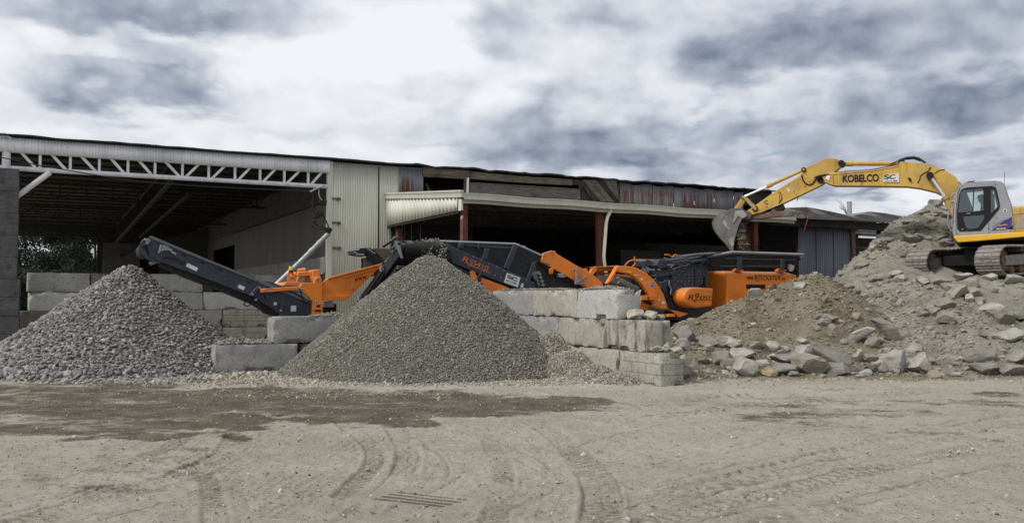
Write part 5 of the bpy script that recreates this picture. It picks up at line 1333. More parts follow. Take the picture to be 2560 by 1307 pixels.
# feed end: guard, motor box, roller
dg_ = pm('drive_guard', [(1091, 609), (1112, 608), (1114, 628), (1093, 628)], -.22, .1, ANTHR)
m = MB()
for j in range(2):
    for k in range(7):
        x = 1093.5 + k * 2.7; y = 612 + j * 9; m.prism(FM.poly([(x, y + 5.5), (x + 1.3, y + 5.5), (x + 3.0, y), (x + 1.7, y)], -.225), -.228, -.221)
m.build('guard_slot', BLACK, dg_)
pm('motor_box', [(1112, 610), (1127, 613), (1129, 627), (1113, 628)], -.1, .3, ANTHR)
pm('head_cover', [(1073, 607), (1082, 598), (1093, 598), (1094, 609), (1075, 610)], .2, .8, ANTHR)
pm('end_cover', [(1147, 615), (1150, 607), (1159, 609), (1161, 620), (1148, 622)], -.05, .3, ANTHR)
m = MB(); c = FM.p(1112, 641, -.05); m.disc((c.x, c.z), .155, -.06, 1.6, 24); c2 = FM.p(1103, 639, 0); m.disc((c2.x, c2.z), .05, -.1, .0, 12); c2 = FM.p(1117, 645, 0); m.disc((c2.x, c2.z), .035, -.1, .0, 12)
m.build('belt_roller', BLACK, sp)
pm('under_belt', [(1126, 652), (1180, 676), (1340, 745), (1340, 755), (1120, 668)], .15, 1.5, BLACK)
m = MB(); m.bar(FM.p(1128, 661, .05), FM.p(1180, 687, .05), .03); m.bar(FM.p(1128, 668, .05), FM.p(1180, 694, .05), .03); m.build('under_frame', ANTHR, sp)
pm('chassis_beam', [(1176, 679), (1180, 676), (1187, 679), (1192, 689), (1272, 719), (1272, 745), (1200, 745), (1177, 697)], .0, .15, ORANGE)
m = MB()
for k in range(4):
    c = FM.p(1203, 709 + k * 4, -.05); m.box(c.x - .05, c.x + .05, -.08, -.03, c.z - .012, c.z + .012)
m.build('step_holes', INK, sp)
pm('support_leg', [(1199, 706), (1207, 706), (1207, 745), (1199, 745)], -.05, .05, ORANGE)
pm('jack', [(1196, 690), (1203, 679), (1207, 680), (1202, 708), (1197, 708)], -.08, .0, BLACK)
pm('chassis_plate', [(1082, 647), (1086, 640), (1096, 637), (1099, 646), (1104, 654), (1100, 658)], .2, .3, ORANGE)
pxtext(sb, FM, 'SS410', (1173, 659), (1221, 678), 13, 0, OINK, OUT, shear=.25, bold=.0)
pxtext(sb, FM, 'R', (1155, 652), (1171, 658), 14, 0, OINK, OUT, shear=.3, bold=.0)
m = MB(); m.prism(FM.poly([(1166, 658), (1172, 660.5), (1177, 668)], 0), -.004, .001); m.prism(FM.poly([(1172, 661), (1221, 680), (1220, 681.5), (1172, 662.5)], 0), -.004, .001); m.each('logo_stripe', OINK, sb)
# client board
sg = pm('sign_board', [(1268, 682), (1301, 694), (1295, 718), (1261, 706)], -.03, -.01, WHITE, bev=.0)
pxtext(sg, FM, 'S', (1268, 695), (1280, 699), 9, -.031, NAVY, OUT, bold=.03, th=.006, name='sign_lettering'); pxtext(sg, FM, 'C', (1279, 699), (1293, 704), 9, -.031, INK, OUT, bold=.03, th=.006, name='sign_lettering')
pxtext(sg, FM, '843-214-9888', (1265, 702), (1291, 711.5), 3.6, -.031, INK, OUT, bold=.015, th=.006, name='sign_lettering')
m = MB(); m.prism(FM.poly([(1301, 713), (1306, 706), (1309, 712), (1306, 719), (1300, 720)], 0), -.012, .0); m.build('worker_sticker', WHITE, sp)
# stones left on the screen
q = [FM.w(*FM.p(x, y, v)) for x, y, v in [(random.uniform(1292, 1350), 0, random.uniform(.2, 1.5)) for _ in range(60)] for y in [612 + max(0, x - 1288) * .44 + random.uniform(-3, 8)]]
q += [FM.w(*FM.p(x, 606 + (x - 1120) * .06 + random.uniform(-1, 5), random.uniform(.2, .8))) for x in [random.uniform(1125, 1160) for _ in range(30)]]
strew('feed_stones', 'pale stones lying on the top edge of the anthracite hopper', 'stones', np.array([list(a) for a in q]), np.array([random.uniform(.03, .10) for _ in q]), RUBST, 301, ICO, 'stuff')
# orange return arm towards the crusher
pm('return_arm', [(1354, 651), (1359, 633), (1381, 626), (1386, 633), (1474, 681), (1506, 706), (1509, 720), (1460, 716), (1438, 702), (1356, 656)], .25, .35, ORANGE)
pm('return_arm', [(1360, 651), (1366, 633), (1388, 627), (1392, 634), (1474, 683), (1506, 706), (1460, 713), (1438, 702)], 1.35, 1.45, ORANGE)
pm('return_belt', [(1340, 652), (1355, 655), (1440, 703), (1500, 715), (1500, 745), (1340, 745)], .4, 1.3, BLACK)
m = MB(); m.disc(tuple(FM.uz(1380, 629, .2)), .022, .2, .26, 10)
for x, y in ((1367, 656), (1373, 659), (1437, 673), (1462, 690)): m.disc(tuple(FM.uz(x, y, .2)), .03, .21, .26, 10)
m.each('pin', GREYRIM, sp)
pm('arm_lug', [(1376, 672), (1384, 668), (1386, 672), (1382, 685), (1377, 685)], .15, .25, ORANGE)
m = MB(); m.bar(FM.p(1441, 672, .18), FM.p(1442, 708, .18), .06, .08); m.bar(FM.p(1441, 706, .16), FM.p(1467, 690, .16), .05, .06); m.prism(FM.poly([(1438, 700), (1450, 702), (1468, 711), (1438, 711)], .17), .15, .22); m.build('arm_bracket', GREYRIM, sp, .006)
pm('arm_plate', [(1447, 673), (1468, 671), (1472, 680), (1456, 692)], .30, .5, ORANGE)
m = MB()
for a, b in (((1337, 680), (1347, 716)), ((1345, 678), (1358, 716))): m.bar(FM.p(*a, .2), FM.p(*b, .2), .05, .08)
for t in (.15, .4, .65, .9): m.bar(FM.p(1337 + 10 * t, 680 + 36 * t, .2), FM.p(1345 + 13 * t, 678 + 38 * t, .2), .03, .3)
m.build('ladder', GREYRIM, sp)
m = MB(); m.tube([FM.p(x, y, .3) for x, y in ((1370, 676), (1385, 685), (1400, 690), (1408, 692))], .018, 6); m.tube([FM.p(x, y, .3) for x, y in ((1340, 650), (1360, 664), (1400, 690), (1440, 712))], .015, 6); m.each('hose', CABLE, sp)
m = MB(); c = FM.p(1404, 689, .25); m.box(c.x - .12, c.x + .1, .2, .35, c.z - .05, c.z + .06); m.build('valve_block', GREYRIM, sp, .01)

# --- orange chassis end with hood, beacon and the www. panel
spn = pm('side_panel', [(805, 706), (821, 695), (957, 658.5), (955, 664), (865, 749), (807, 749)], 0, .06, ORANGE)
m = MB(); m.prism(FM.poly([(821, 693.5), (957, 657.5), (957, 662), (821, 698)], -.05), -.05, .0); m.prism(FM.poly([(859, 693.5), (952, 669), (952, 671.5), (859, 696)], -.03), -.03, .0)
m.build('panel_flange', ORANGE, spn, .006)
pm('lower_rail', [(806, 738), (877, 738), (866, 750), (806, 750)], -.04, .0, ORANGE)
pm('far_panel', [(805, 706), (821, 695), (957, 658.5), (955, 664), (865, 749), (807, 749)], 1.6, 1.66, ORANGE)
pxtext(spn, FM, 'www.', (886, 705), (919, 697), 10, 0, INK, OUT, bold=.0)
m = MB(); c = FM.p(881, 720, 0); m.box(c.x - .03, c.x + .03, -.03, 0, c.z - .035, c.z + .035); m.build('lock', GREYRIM, spn, .006)
ul_ = pm('upright_leg', [(756, 707), (785, 707), (786, 699), (791, 693), (800, 694), (804, 697), (806, 706), (808, 792), (780, 792), (780, 754), (773, 744), (748, 723), (747, 717)], -.06, .04, ORANGE)
m = MB(); m.prism(FM.poly([(788, 775), (801, 775), (801, 779), (788, 779)], -.062), -.064, -.05); m.prism(FM.poly([(791, 762), (801, 761), (800, 768), (792, 768)], -.062), -.064, -.05); m.each('step_opening', INK, ul_)
m = MB(); m.prism(FM.poly([(785, 771.5), (806, 771.5), (806, 773.5), (785, 773.5)], -.1), -.1, -.06); m.prism(FM.poly([(791, 760), (801, 760), (801, 762), (791, 762)], -.09), -.09, -.06); m.each('step', ORANGE, ul_)
m = MB(); m.prism(FM.poly([(788, 752), (795, 752), (795, 759), (788, 759)], -.06), -.063, -.06); m.build('sticker', WHITE, ul_)
m = MB(); m.prism(FM.poly([(789.2, 753.5), (793.8, 753.5), (793.8, 758), (789.2, 758)], -.063), -.066, -.063); m.build('sticker_mark', paint('green sticker mark', (.01,.08,.06), (.01,.06,.05), .3), ul_)
oa = pm('outrigger_arm', [(651, 723), (653, 721.5), (741, 716), (742, 724.5), (669, 730.6), (652, 732)], -.12, -.02, ORANGE)
pm('clamp', [(740, 715.5), (747, 716), (747, 725), (741, 726)], -.13, .0, GREYRIM)
m = MB()
for x, y, r_ in ((660, 726, .025), (666, 726, .03), (752, 721, .03), (795, 696, .03)): m.disc(tuple(FM.uz(x, y, -.12)), r_, -.15, -.05, 12)
m.each('pin', GREYRIM, sp)
m = MB()
for x in (668, 674, 680): m.disc(tuple(FM.uz(x, 722.5 - (x - 660) * .06, -.12)), .014, -.123, -.1, 8)
m.build('arm_holes', INK, oa)
pm('cross_shelf', [(708, 714), (716, 705), (754, 705), (750, 715)], .3, 1.3, ORANGE)
m = MB(); m.bar(FM.p(722, 681, .5), FM.p(722, 704, .5), .06); m.bar(FM.p(730, 682, .5), FM.p(741, 700, .5), .06); m.bar(FM.p(720, 681, .5), FM.p(732, 682, .5), .05); m.bar(FM.p(721, 702.5, .5), FM.p(743, 702.5, .5), .05); m.bar(FM.p(741, 697, .5), FM.p(743, 704, .5), .05)
m.build('beacon_bracket', ORANGE, sp, .006)
m = MB(); c = FM.p(727.5, 678, .5); m.tube([c + Vector((0, 0, -.03)), c + Vector((0, 0, .03))], .055, 14); m.build('beacon_base', BLACK, sp)
m = MB(); c = FM.p(727.5, 672, .5); m.tube([c + Vector((0, 0, -.035)), c + Vector((0, 0, .05)), c + Vector((0, 0, .065))], .05, 16); m.build('beacon', YSTICK, sp)
m = MB(); m.prism(FM.poly([(744, 683), (746, 679), (782, 677.5), (784, 692), (778, 692), (774, 690), (751, 691), (744, 691)], .35), .35, 1.2)
m.prism(FM.poly([(744, 691), (751, 691), (744, 705.5), (740, 705.5)], .35), .35, .42); m.prism(FM.poly([(774, 690), (780, 691), (787, 705.5), (781, 705.5)], .35), .35, .42); m.prism(FM.poly([(764, 690), (770, 690), (768, 705.5), (762, 705.5)], 1.1), 1.1, 1.16)
m.prism(FM.poly([(781, 675), (800, 672.5), (801, 692), (781, 693)], .3), .3, .75); m.prism(FM.poly([(781, 691), (803, 691), (804, 704), (786, 706)], .1), .1, .7)
m.build('hood', ORANGE, sp, .02)
m = MB(); m.tube([FM.p(744.5, 677, .7), FM.p(763, 674.5, .7)], .055, 12); m.build('air_tube', ORANGE, sp)
m = MB(); m.box(FM.U(806, .3), FM.U(842, .3), .3, 1.3, .5, FM.p(820, 759, .3).z); m.build('power_unit', BLACK, sp, .02)
pm('cowl', [(808, 752), (828, 750), (836, 762), (836, 768), (808, 768)], .2, .6, GREYRIM)
m = MB()
for v0 in (.15, 1.35):
    a, b = FM.U(700, v0), FM.U(1150, v0); zc_ = .42
    m.prism([(a + .4 * math.cos(t) * .9, zc_ + .36 * math.sin(t)) for t in np.linspace(math.pi / 2, 3 * math.pi / 2, 10)] + [(b + .4 * math.cos(t), zc_ + .36 * math.sin(t)) for t in np.linspace(-math.pi / 2, math.pi / 2, 10)], v0, v0 + .4)
m.each('crawler_track', BLACK, sp)

# --- long dark conveyor to the cobble pile
cvU = [(372, 592), (377, 590.5), (517, 649), (656, 706), (668, 718), (642, 744), (600, 729), (500, 690), (403, 655), (376, 641), (367, 612)]
cs0 = None
cvL = [(655, 704), (700, 714), (782, 754), (784, 792), (705, 785), (655, 756), (640, 744)]
for v in (0.0, 1.0):
    cs = pm('conveyor_side', cvU, v - .03, v + .03, ANTHR, bev=.006); cs0 = cs if v == 0 else cs0; pm('conveyor_side', cvL, v - .0, v + .04, ANTHR, bev=.006)
m = MB()
for v in (-.07, 1.0):
    m.prism(FM.poly([(376, 590), (380, 590), (520, 648.5), (640, 697), (640, 703), (518, 654), (377, 597)], v), v, v + .05)
    m.prism(FM.poly([(652, 703), (660, 703), (785, 757), (785, 762), (652, 709)], v), v + .02, v + .07)
m.each('conveyor_flange', paint('lighter anthracite edge', (.085,.095,.115), (.12,.12,.12), .5, .4), sp, .006)
m = MB(); m.prism(FM.poly([(404, 654), (500, 689), (600, 728), (640, 742), (700, 785), (690, 791), (640, 760), (560, 727), (470, 693), (405, 664)], .12), .1, .9); m.build('conveyor_belt', BLACK, sp, .01)
m = MB()
for x, y in ((460, 638), (507, 657), (551, 675), (622, 705)): c = FM.p(x, y, -.03); d = Vector((.83, 0, -.40)).normalized(); m.bar(c - d * .055, c + d * .055, .035, .012)
m.each('side_slot', INK, cs0)
m = MB()
for x, y, a in ((480, 668, .13), (603.5, 718, .075)):
    c = FM.p(x, y, -.034); d = Vector((.90, 0, -.42)).normalized(); m.bar(c - d * a, c + d * a, .085, .006)
c = FM.p(733, 771, -.005); m.box(c.x - .06, c.x + .07, -.012, -.004, c.z - .07, c.z + .07); c = FM.p(688, 759, -.005); m.box(c.x - .035, c.x + .035, -.012, -.004, c.z - .035, c.z + .035)
m.each('notice_sticker', WHITE, cs0)
m = MB(); c = FM.p(457, 657, -.035); m.disc((c.x, c.z), .05, -.05, -.03, 12); m.tube([FM.p(x, y, -.06) for x, y in ((402, 645), (420, 644), (440, 647), (452, 655), (458, 660))], .016, 6); m.each('hose', CABLE, sp)
m = MB()
for a, b, w in (((397, 633), (404, 612), .05), ((405, 628), (412, 613), .045), ((421, 622), (430, 627), .05), ((428, 629), (440, 636), .045), ((374, 600), (366, 610), .06), ((360, 598), (375, 602), .06)):
    m.bar(FM.p(*a, -.08), FM.p(*b, -.08), w, .06)
c = FM.p(415, 621, -.06); m.box(c.x - .05, c.x + .05, -.1, -.03, c.z - .05, c.z + .05)
m.build('belt_tensioner', GREYRIM, sp, .006)
m = MB(); c = FM.p(367, 626, .1); m.disc((c.x, c.z), .17, .08, .95, 22); m.build('head_drum', BLACK, sp)
m = MB(); m.prism(FM.poly([(350, 607), (358, 597), (374, 603), (372, 612), (355, 616)], -.02), -.06, .02); m.prism(FM.poly([(348, 612), (356, 612), (372, 640), (396, 650), (396, 656), (370, 650), (352, 632)], .0), .0, .06); m.build('head_bracket', ANTHR, sp, .008)
pm('belt_scraper', [(378, 653), (400, 648), (402, 655), (384, 661)], .1, .9, GREYRIM)
m = MB(); m.bar(FM.p(677, 719, -.1), FM.p(630, 736, -.1), .13, .05); m.build('hinge_plate', ANTHR, sp, .01) if False else None
m = MB(); m.prism(FM.poly([(644, 715), (651, 717), (632, 742), (622, 738)], -.07), -.09, -.03); m.build('hinge_plate', ANTHR, sp, .01)
m = MB()
for x, y in ((649, 719), (631, 735.5), (640, 749), (702, 776)): m.disc(tuple(FM.uz(x, y, -.09)), .028, -.11, -.06, 12)
m.each('pin', GREYRIM, sp)
pm('arm_bracket', [(660, 728), (672, 735), (675, 748), (666, 748)], -.06, .0, ANTHR); pm('arm_bracket', [(703, 757), (711, 764), (706, 778), (699, 774)], -.06, .0, ANTHR)
m = MB()
for cx, cy, s in ((618, 759, .07), (664, 776, .085)):
    c = FM.p(cx, cy, .3); m.tube([c + Vector((s * 1.1 * math.cos(t), 0, s * .75 * math.sin(t))) for t in np.linspace(0, 2 * math.pi, 16)], .013, 5)
m.tube([FM.p(x, y, .2) for x, y in ((560, 722), (610, 748), (650, 762), (690, 780))], .025, 6); m.tube([FM.p(x, y, -.05) for x, y in ((752, 728), (755, 745), (764, 755), (780, 752))], .018, 6); m.tube([FM.p(x, y, .6) for x, y in ((653, 704), (680, 708), (715, 722), (760, 745))], .03, 6)
m.each('hose', CABLE, sp)

# --- product conveyor that drops gravel on the main pile (comes towards the camera)
FC = Frame(-2.57, 20.75, 27.5)
pc = thing('product_conveyor', FC, 'black belt conveyor whose head drum drops gravel on the main pile', 'conveyor')
zh_, zt_ = 2.83, 1.02; vt = 4.3; sl_ = (zh_ - zt_) / vt
def zb(v): return zh_ - sl_ * v
wB = .98
m = MB()
for u in (-.06, wB):
    a = [(u, -.05, zb(-.05) + .12), (u + .06, -.05, zb(-.05) + .12), (u + .06, vt, zb(vt) + .14), (u, vt, zb(vt) + .14), (u, -.05, zb(-.05) - .17), (u + .06, -.05, zb(-.05) - .17), (u + .06, vt, zb(vt) - .26), (u, vt, zb(vt) - .26)]
    m.add(a, [(0,1,2,3),(4,7,6,5),(0,4,5,1),(1,5,6,2),(2,6,7,3),(3,7,4,0)])
m.each('side_frame', DARKP, pc, .01)
m = MB(); m.add([(0.02, .0, zb(0) + .1), (wB - .02, .0, zb(0) + .1), (wB - .02, vt, zb(vt) + .1), (.02, vt, zb(vt) + .1), (0.02, .0, zb(0) - .16), (wB - .02, .0, zb(0) - .16), (wB - .02, vt, zb(vt) - .2), (.02, vt, zb(vt) - .2)], [(0,1,2,3),(4,7,6,5),(0,4,5,1),(1,5,6,2),(2,6,7,3),(3,7,4,0)])
m.tube([(.02, 0, zb(0) - .03), (wB - .02, 0, zb(0) - .03)], .165, 24); m.build('belt', BLACK, pc)
m = MB(); m.tube([(-.1, 0, zb(0) - .03), (.07, 0, zb(0) - .03)], .12, 18); m.tube([(.05, -.002, zb(0) - .03), (.2, -.002, zb(0) - .03)], .172, 24); m.build('head_drum', DARKP, pc)
m = MB(); m.box(0, wB, .35, .45, zb(.4) - .36, zb(.4) - .27); m.box(-.1, wB, 1.3, 1.36, zb(1.3) - .42, zb(1.3) - .38); m.box(-.06, wB, 1.3, 1.5, zb(1.3) - .75, zb(1.3) - .42); m.build('cross_member', paint('dusty cross member', (.08,.078,.07), (.05,.05,.045), .6, .8), pc, .01)
m = MB(); m.box(0.05, wB - .05, .5, vt, zb(2.4) - .95, zb(2.4) - .55) if False else None
m.add([(.02, .5, zb(.5) - .2), (wB, .5, zb(.5) - .2), (wB, vt, zb(vt) - .2), (.02, vt, zb(vt) - .2), (.02, .75, zb(.75) - .85), (wB, .75, zb(.75) - .85), (wB, vt, .05), (.02, vt, .05)], [(0,1,2,3),(4,7,6,5),(0,4,5,1),(1,5,6,2),(2,6,7,3),(3,7,4,0)]); m.build('under_guard', BLACK, pc)
m = MB(); m.add([(-.16, -.28, zb(0) - .30), (-.10, -.28, zb(0) - .30), (-.10, .15, zb(0) + .05), (-.16, .15, zb(0) + .05), (-.16, -.1, zb(0) + .0), (-.1, -.1, zb(0) + .0), (-.1, .3, zb(0) + .25), (-.16, .3, zb(0) + .25)], [(0,1,2,3),(4,7,6,5),(0,4,5,1),(1,5,6,2),(2,6,7,3),(3,7,4,0)])
m.bar((-.13, -.1, zb(0) + .1), (-.13, .5, zb(.5) + .16), .05); m.build('head_plate', paint('grey green plate', (.085,.10,.10), (.06,.07,.07), .5, .6), pc, .006)
m = MB(); m.bar((-.12, .05, zb(0) + .22), (-.3, .55, zb(0) + .02), .06, .06); m.box(-.15, -.05, .02, .2, zb(0) - .08, zb(0) + .1); m.build('scraper_arm', ANTHR, pc, .008)
m = MB(); m.tube([(-.12, 1.1, zb(1.1) - .1), (-.12, 2.2, zb(2.2) - .14), (-.12, 3.3, zb(3.3) - .2), (-.14, 4.1, zb(4.1) - .35)], .028, 8); m.tube([(-.13, 1.5, zb(1.5) - .0), (-.13, 2.6, zb(2.6) - .05), (-.13, 3.2, zb(3.2) - .1)], .018, 6); m.build('hydraulic_pipe', BLACK, pc)
m = MB()
for v in (1.15, 2.9, 3.1): m.box(-.15, -.07, v, v + .1, zb(v) - .08, zb(v) + .06)
m.each('pipe_clamp', GREYRIM, pc, .006)
q = []
for k in range(420):
    u = random.gauss(wB * .72, .17); v = random.uniform(-.25, .55)
    if not .05 < u < wB + .1: continue
    z = zb(max(v, 0)) + .13 + random.uniform(0, .09) if v > -.02 else zb(0) + .10 - (v + .0) ** 2 * 7 + random.uniform(-.25, .1)
    q.append(list(FC.w(u, v, z)))
for k in range(90):
    q.append(list(FC.w(random.gauss(wB * .95, .06), -.2 + random.gauss(0, .05), random.uniform(zb(0) - .42, zb(0) + .1))))
strew('belt_gravel', 'gravel tumbling off the head of the black product conveyor', 'gravel', np.array(q), np.array([random.uniform(.011, .025) for _ in q]), GRAVELP, 303, I20, 'stuff')

# --- side conveyor behind, with a brown dusty belt
FD = Frame(*at(940, 660, 27.2)[:2], 27.5)
sc_ = thing('side_conveyor', FD, 'dark side conveyor head with a brown dusty belt against the beige wall', 'conveyor')
pd = lambda n, pts, v0, v1, mat, b=.01: MB().prism(FD.poly(pts, v0), v0, v1).build(n, mat, sc_, b)
pd('belt', [(932, 622), (938, 619.5), (972, 621), (978, 636), (962, 653)], -.1, .6, BELTB)
pd('side_frame', [(914, 636), (920, 630), (956, 650), (990, 680), (990, 700), (950, 668), (918, 644)], -.3, -.2, DARKP)
pd('head_frame', [(886, 626), (900, 624), (914, 618), (928, 619), (934, 636), (918, 640), (900, 638), (888, 634)], -.25, .5, ANTHR)
pd('motor', [(900, 620), (915, 620), (920, 632), (904, 634)], -.35, -.25, DARKP)
m = MB(); m.tube([FD.p(886, 630, -.35), FD.p(893, 636, -.35), FD.p(910, 637, -.35)], .03, 6); m.bar(FD.p(916, 619, -.4), FD.p(938, 634, -.4), .04); m.bar(FD.p(976, 622, -.2), FD.p(984, 634, -.2), .08); m.build('guard_rail', GREYRIM, sc_)
pd('under_guard', [(914, 644), (950, 652), (975, 665), (975, 690), (912, 690), (916, 660)], .1, .6, BLACK)
pd('support', [(913, 645), (934, 650), (936, 690), (915, 690)], -.15, .05, RUSTS)

# ================================================================== crusher
cr = thing('crushing_plant', FM, 'orange and black tracked rock crusher with a big curved orange arm', 'crusher')
pk = lambda n, pts, v0, v1, mat, b=.015, **k: pm(n, pts, v0, v1, mat, cr, b, **k)
arch = [(1543, 666), (1548, 664.5), (1569, 665), (1594, 670), (1615, 682), (1634, 698), (1648, 715), (1659, 735), (1666, 755), (1670, 772), (1653, 772), (1634, 765), (1637, 758), (1629, 745), (1618, 728), (1606, 711), (1590, 695), (1573, 684), (1549, 680), (1543, 676), (1529, 704), (1518, 709), (1542, 668)]
ca = pk('curved_arm', arch, .0, .16, ORANGE); pk('curved_arm', arch, 1.25, 1.4, ORANGE)
m = MB(); m.tube([FM.p(1488, 672, .55), FM.p(1532, 672.5, .55)], .062, 14); m.tube([FM.p(1527, 671, .55), FM.p(1545, 670, .55)], .08, 14)
m.prism(FM.poly([(1478, 668), (1492, 665.5), (1492, 676), (1482, 689), (1473, 687), (1481, 672)], .3), .3, .42); m.prism(FM.poly([(1478, 667), (1545, 664), (1545, 667), (1492, 668)], .3), .3, 1.1)
m.prism(FM.poly([(1492, 678), (1530, 683), (1590, 692), (1592, 697), (1545, 690), (1492, 682)], .7), .7, .8); m.build('lift_frame', ORANGE, cr, .01)
m = MB(); m.prism(FM.poly([(1483, 689), (1524, 688), (1518, 707), (1494, 709)], .5), .5, 1.1); m.prism(FM.poly([(1530, 697), (1545, 689), (1553, 693), (1593, 717), (1596, 725), (1560, 712), (1535, 709)], .35), .35, 1.1); m.build('grey_belt', BELTG, cr, .02)
m = MB(); a, b = FM.p(1546, 702, .3), FM.p(1594, 723, .3); m.tube([a, b], .085, 14); m.tube([FM.p(1544, 694, .28), FM.p(1556, 707, .28)], .05, 8); m.build('roller_tube', BELTG, cr)
m = MB(); m.prism(FM.poly([(1604, 739), (1640, 737), (1640, 748), (1604, 750)], -.05), -.06, .3, [FM.poly([(1618, 742), (1624, 742), (1624, 748), (1618, 748)], -.05)]); m.prism(FM.poly([(1603, 752), (1627, 764), (1620, 772), (1603, 776)], .3), .3, .5); m.build('lower_frame', ORANGE, cr)
m = MB(); m.prism(FM.poly([(1604, 751), (1629, 752), (1629, 762), (1622, 764)], .5), .5, 1.0); m.prism(FM.poly([(1590, 700), (1606, 714), (1628, 748), (1604, 740), (1600, 725)], .6), .6, .9); m.build('shadow_belt', BLACK, cr)
# stickers
for nm_, pts, mt in (('warning_sticker', [(1569, 677), (1579, 678), (1579, 682), (1569, 681)], YSTICK), ('notice_sticker', [(1585, 685.5), (1597, 687), (1597, 689.5), (1585, 688)], WHITE), ('notice_sticker', [(1602, 695), (1607.5, 696), (1607.5, 701.5), (1602, 700.5)], WHITE), ('warning_sticker', [(1646, 746), (1650.5, 746), (1650.5, 752), (1646, 752)], YSTICK), ('notice_sticker', [(1655, 753), (1662, 753), (1662.5, 760), (1654, 759.5)], WHITE)):
    MB().prism(FM.poly(pts, 0), -.004, .001).build(nm_, mt, ca)
c = FM.p(1629.5, 710.5, 0); MB().disc((c.x, c.z), .085, -.004, 0, 24).build('round_sticker', WHITE, ca); MB().disc((c.x, c.z), .074, -.007, -.004, 24).build('round_sticker', BLUEST, ca)
m = MB(); m.tube([c + Vector((.035 * math.cos(t), -.009, .035 * math.sin(t))) for t in np.linspace(-.5, math.pi + .5, 12)], .007, 4); m.box(c.x - .045, c.x - .025, -.012, -.007, c.z - .03, c.z + .01); m.box(c.x + .025, c.x + .045, -.012, -.007, c.z - .03, c.z + .01); m.build('earmuff_mark', WHITE, ca)
c = FM.p(1615, 709, 0); MB().disc((c.x, c.z), .03, -.004, 0, 14).build('round_sticker', WHITE, ca); MB().disc((c.x, c.z), .018, -.006, -.004, 12).build('round_sticker', REDP, ca)
# crusher body
pk('crusher_body', [(1640, 700), (1634, 684), (1680, 679), (1690, 662), (1730, 656), (1768, 655), (1770, 690), (1770, 800), (1674, 800), (1672, 746), (1652, 735)], .35, 2.1, ANTHR, .02)
spl = pk('side_plate', [(1680, 668), (1700, 661), (1740, 659), (1758, 662), (1758, 730), (1745, 745), (1690, 745), (1676, 735)], .29, .36, ANTHR, .012)
m = MB()
for r_ in range(9):
    for k in range(9):
        x, y = 1686 + k * 8.6 + (r_ % 2) * .6, 670 + r_ * 8.2
        if (r_ * 5 + k * 3) % 7 in (0, 3) or (r_ + k) % 5 == 4: continue
        if x > 1748 and y < 690: continue
        m.disc(tuple(FM.uz(x, y, .29)), .019, .27, .30, 7)
for k in range(3): m.disc(tuple(FM.uz(1682 + k * 9, 766, .33)), .018, .33, .36, 7)
m.build('bolt_rows', GREYRIM, spl)
m = MB()
for pts, v0 in (([(1632, 690), (1640, 686), (1690, 678), (1690, 684), (1640, 694)], .18), ([(1640, 694), (1665, 722), (1660, 728), (1636, 700)], .15), ([(1650, 706), (1662, 703), (1655, 724), (1648, 720)], .12), ([(1664, 700), (1672, 700), (1664, 722), (1657, 722)], .14), ([(1640, 718), (1668, 722), (1668, 730), (1650, 730)], .2), ([(1676, 700), (1682, 700), (1682, 740), (1676, 740)], .24), ([(1764, 690), (1769, 692), (1769, 740), (1764, 742)], .2), ([(1738, 672), (1744, 672), (1744, 738), (1738, 738)], .26), ([(1630, 676), (1684, 674), (1690, 681), (1684, 687), (1634, 688)], .22)):
    m.prism(FM.poly(pts, v0), v0, .4)
m.each('rib', ANTHR, cr, .008)
m = MB(); m.prism(FM.poly([(1612, 653), (1616, 648), (1627, 649), (1631, 664), (1614, 666)], .2), .2, .7); m.tube([FM.p(1628, 657, .4), FM.p(1645, 657, .4)], .075, 14); m.prism(FM.poly([(1640, 664), (1648, 648), (1662, 648), (1670, 658), (1664, 670), (1650, 671)], .15), .15, .65); m.prism(FM.poly([(1664, 662), (1684, 664), (1686, 676), (1668, 674)], .25), .25, .6)
m.each('hydraulic_motor', ANTHR, cr, .02)
m = MB()
for (a, b, v0) in (((1668, 652), (1708, 647), .3), ((1672, 658), (1712, 652), .25), ((1690, 645), (1740, 637), .5), ((1700, 650), (1748, 642), .4), ((1710, 656), (1756, 650), .3), ((1702, 640), (1775, 633), .9)):
    m.bar(FM.p(*a, v0), FM.p(*b, v0), .07, .5)
m.bar(FM.p(1745, 637, .3), FM.p(1772, 634, .3), .05, 1.2); m.bar(FM.p(1758, 640, .2), FM.p(1775, 662, .2), .07, .08); m.bar(FM.p(1768, 640, .2), FM.p(1748, 664, .2), .06, .08); m.bar(FM.p(1772, 642, .2), FM.p(1778, 658, .2), .06, .08)
m.each('cover_slat', ANTHR, cr, .012)
m = MB()
for pts in (((1676, 668), (1690, 660), (1705, 661), (1716, 654)), ((1682, 673), (1700, 666), (1720, 662)), ((1612, 672), (1620, 690), (1628, 700)), ((1674, 700), (1672, 712), (1678, 722), (1676, 734)), ((1690, 652), (1710, 652), (1716, 658), (1724, 660)), ((1660, 645), (1680, 650), (1700, 654))):
    m.tube([FM.p(x, y, .12) for x, y in pts], .018, 6)
m.each('hydraulic_hose', GREYRIM, cr)
m = MB()
for pts in (((1610, 665), (1616, 680), (1624, 684)), ((1636, 668), (1644, 678), (1640, 690)), ((1768, 735), (1760, 720), (1752, 712))): m.tube([FM.p(x, y, .2) for x, y in pts], .03, 6)
m.each('black_hose', CABLE, cr)
m = MB(); m.tube([FM.p(x, y, 1.2) for x, y in ((1562, 664), (1571, 654), (1580, 650.5), (1590, 649.5), (1645, 650.5))], .022, 8); m.tube([FM.p(x, y, 1.0) for x, y in ((1580, 667), (1588, 660), (1592, 655), (1591, 651), (1584, 650))], .022, 8); m.tube([FM.p(1586, 641, 1.2), FM.p(1586, 666, 1.2)], .018, 8)
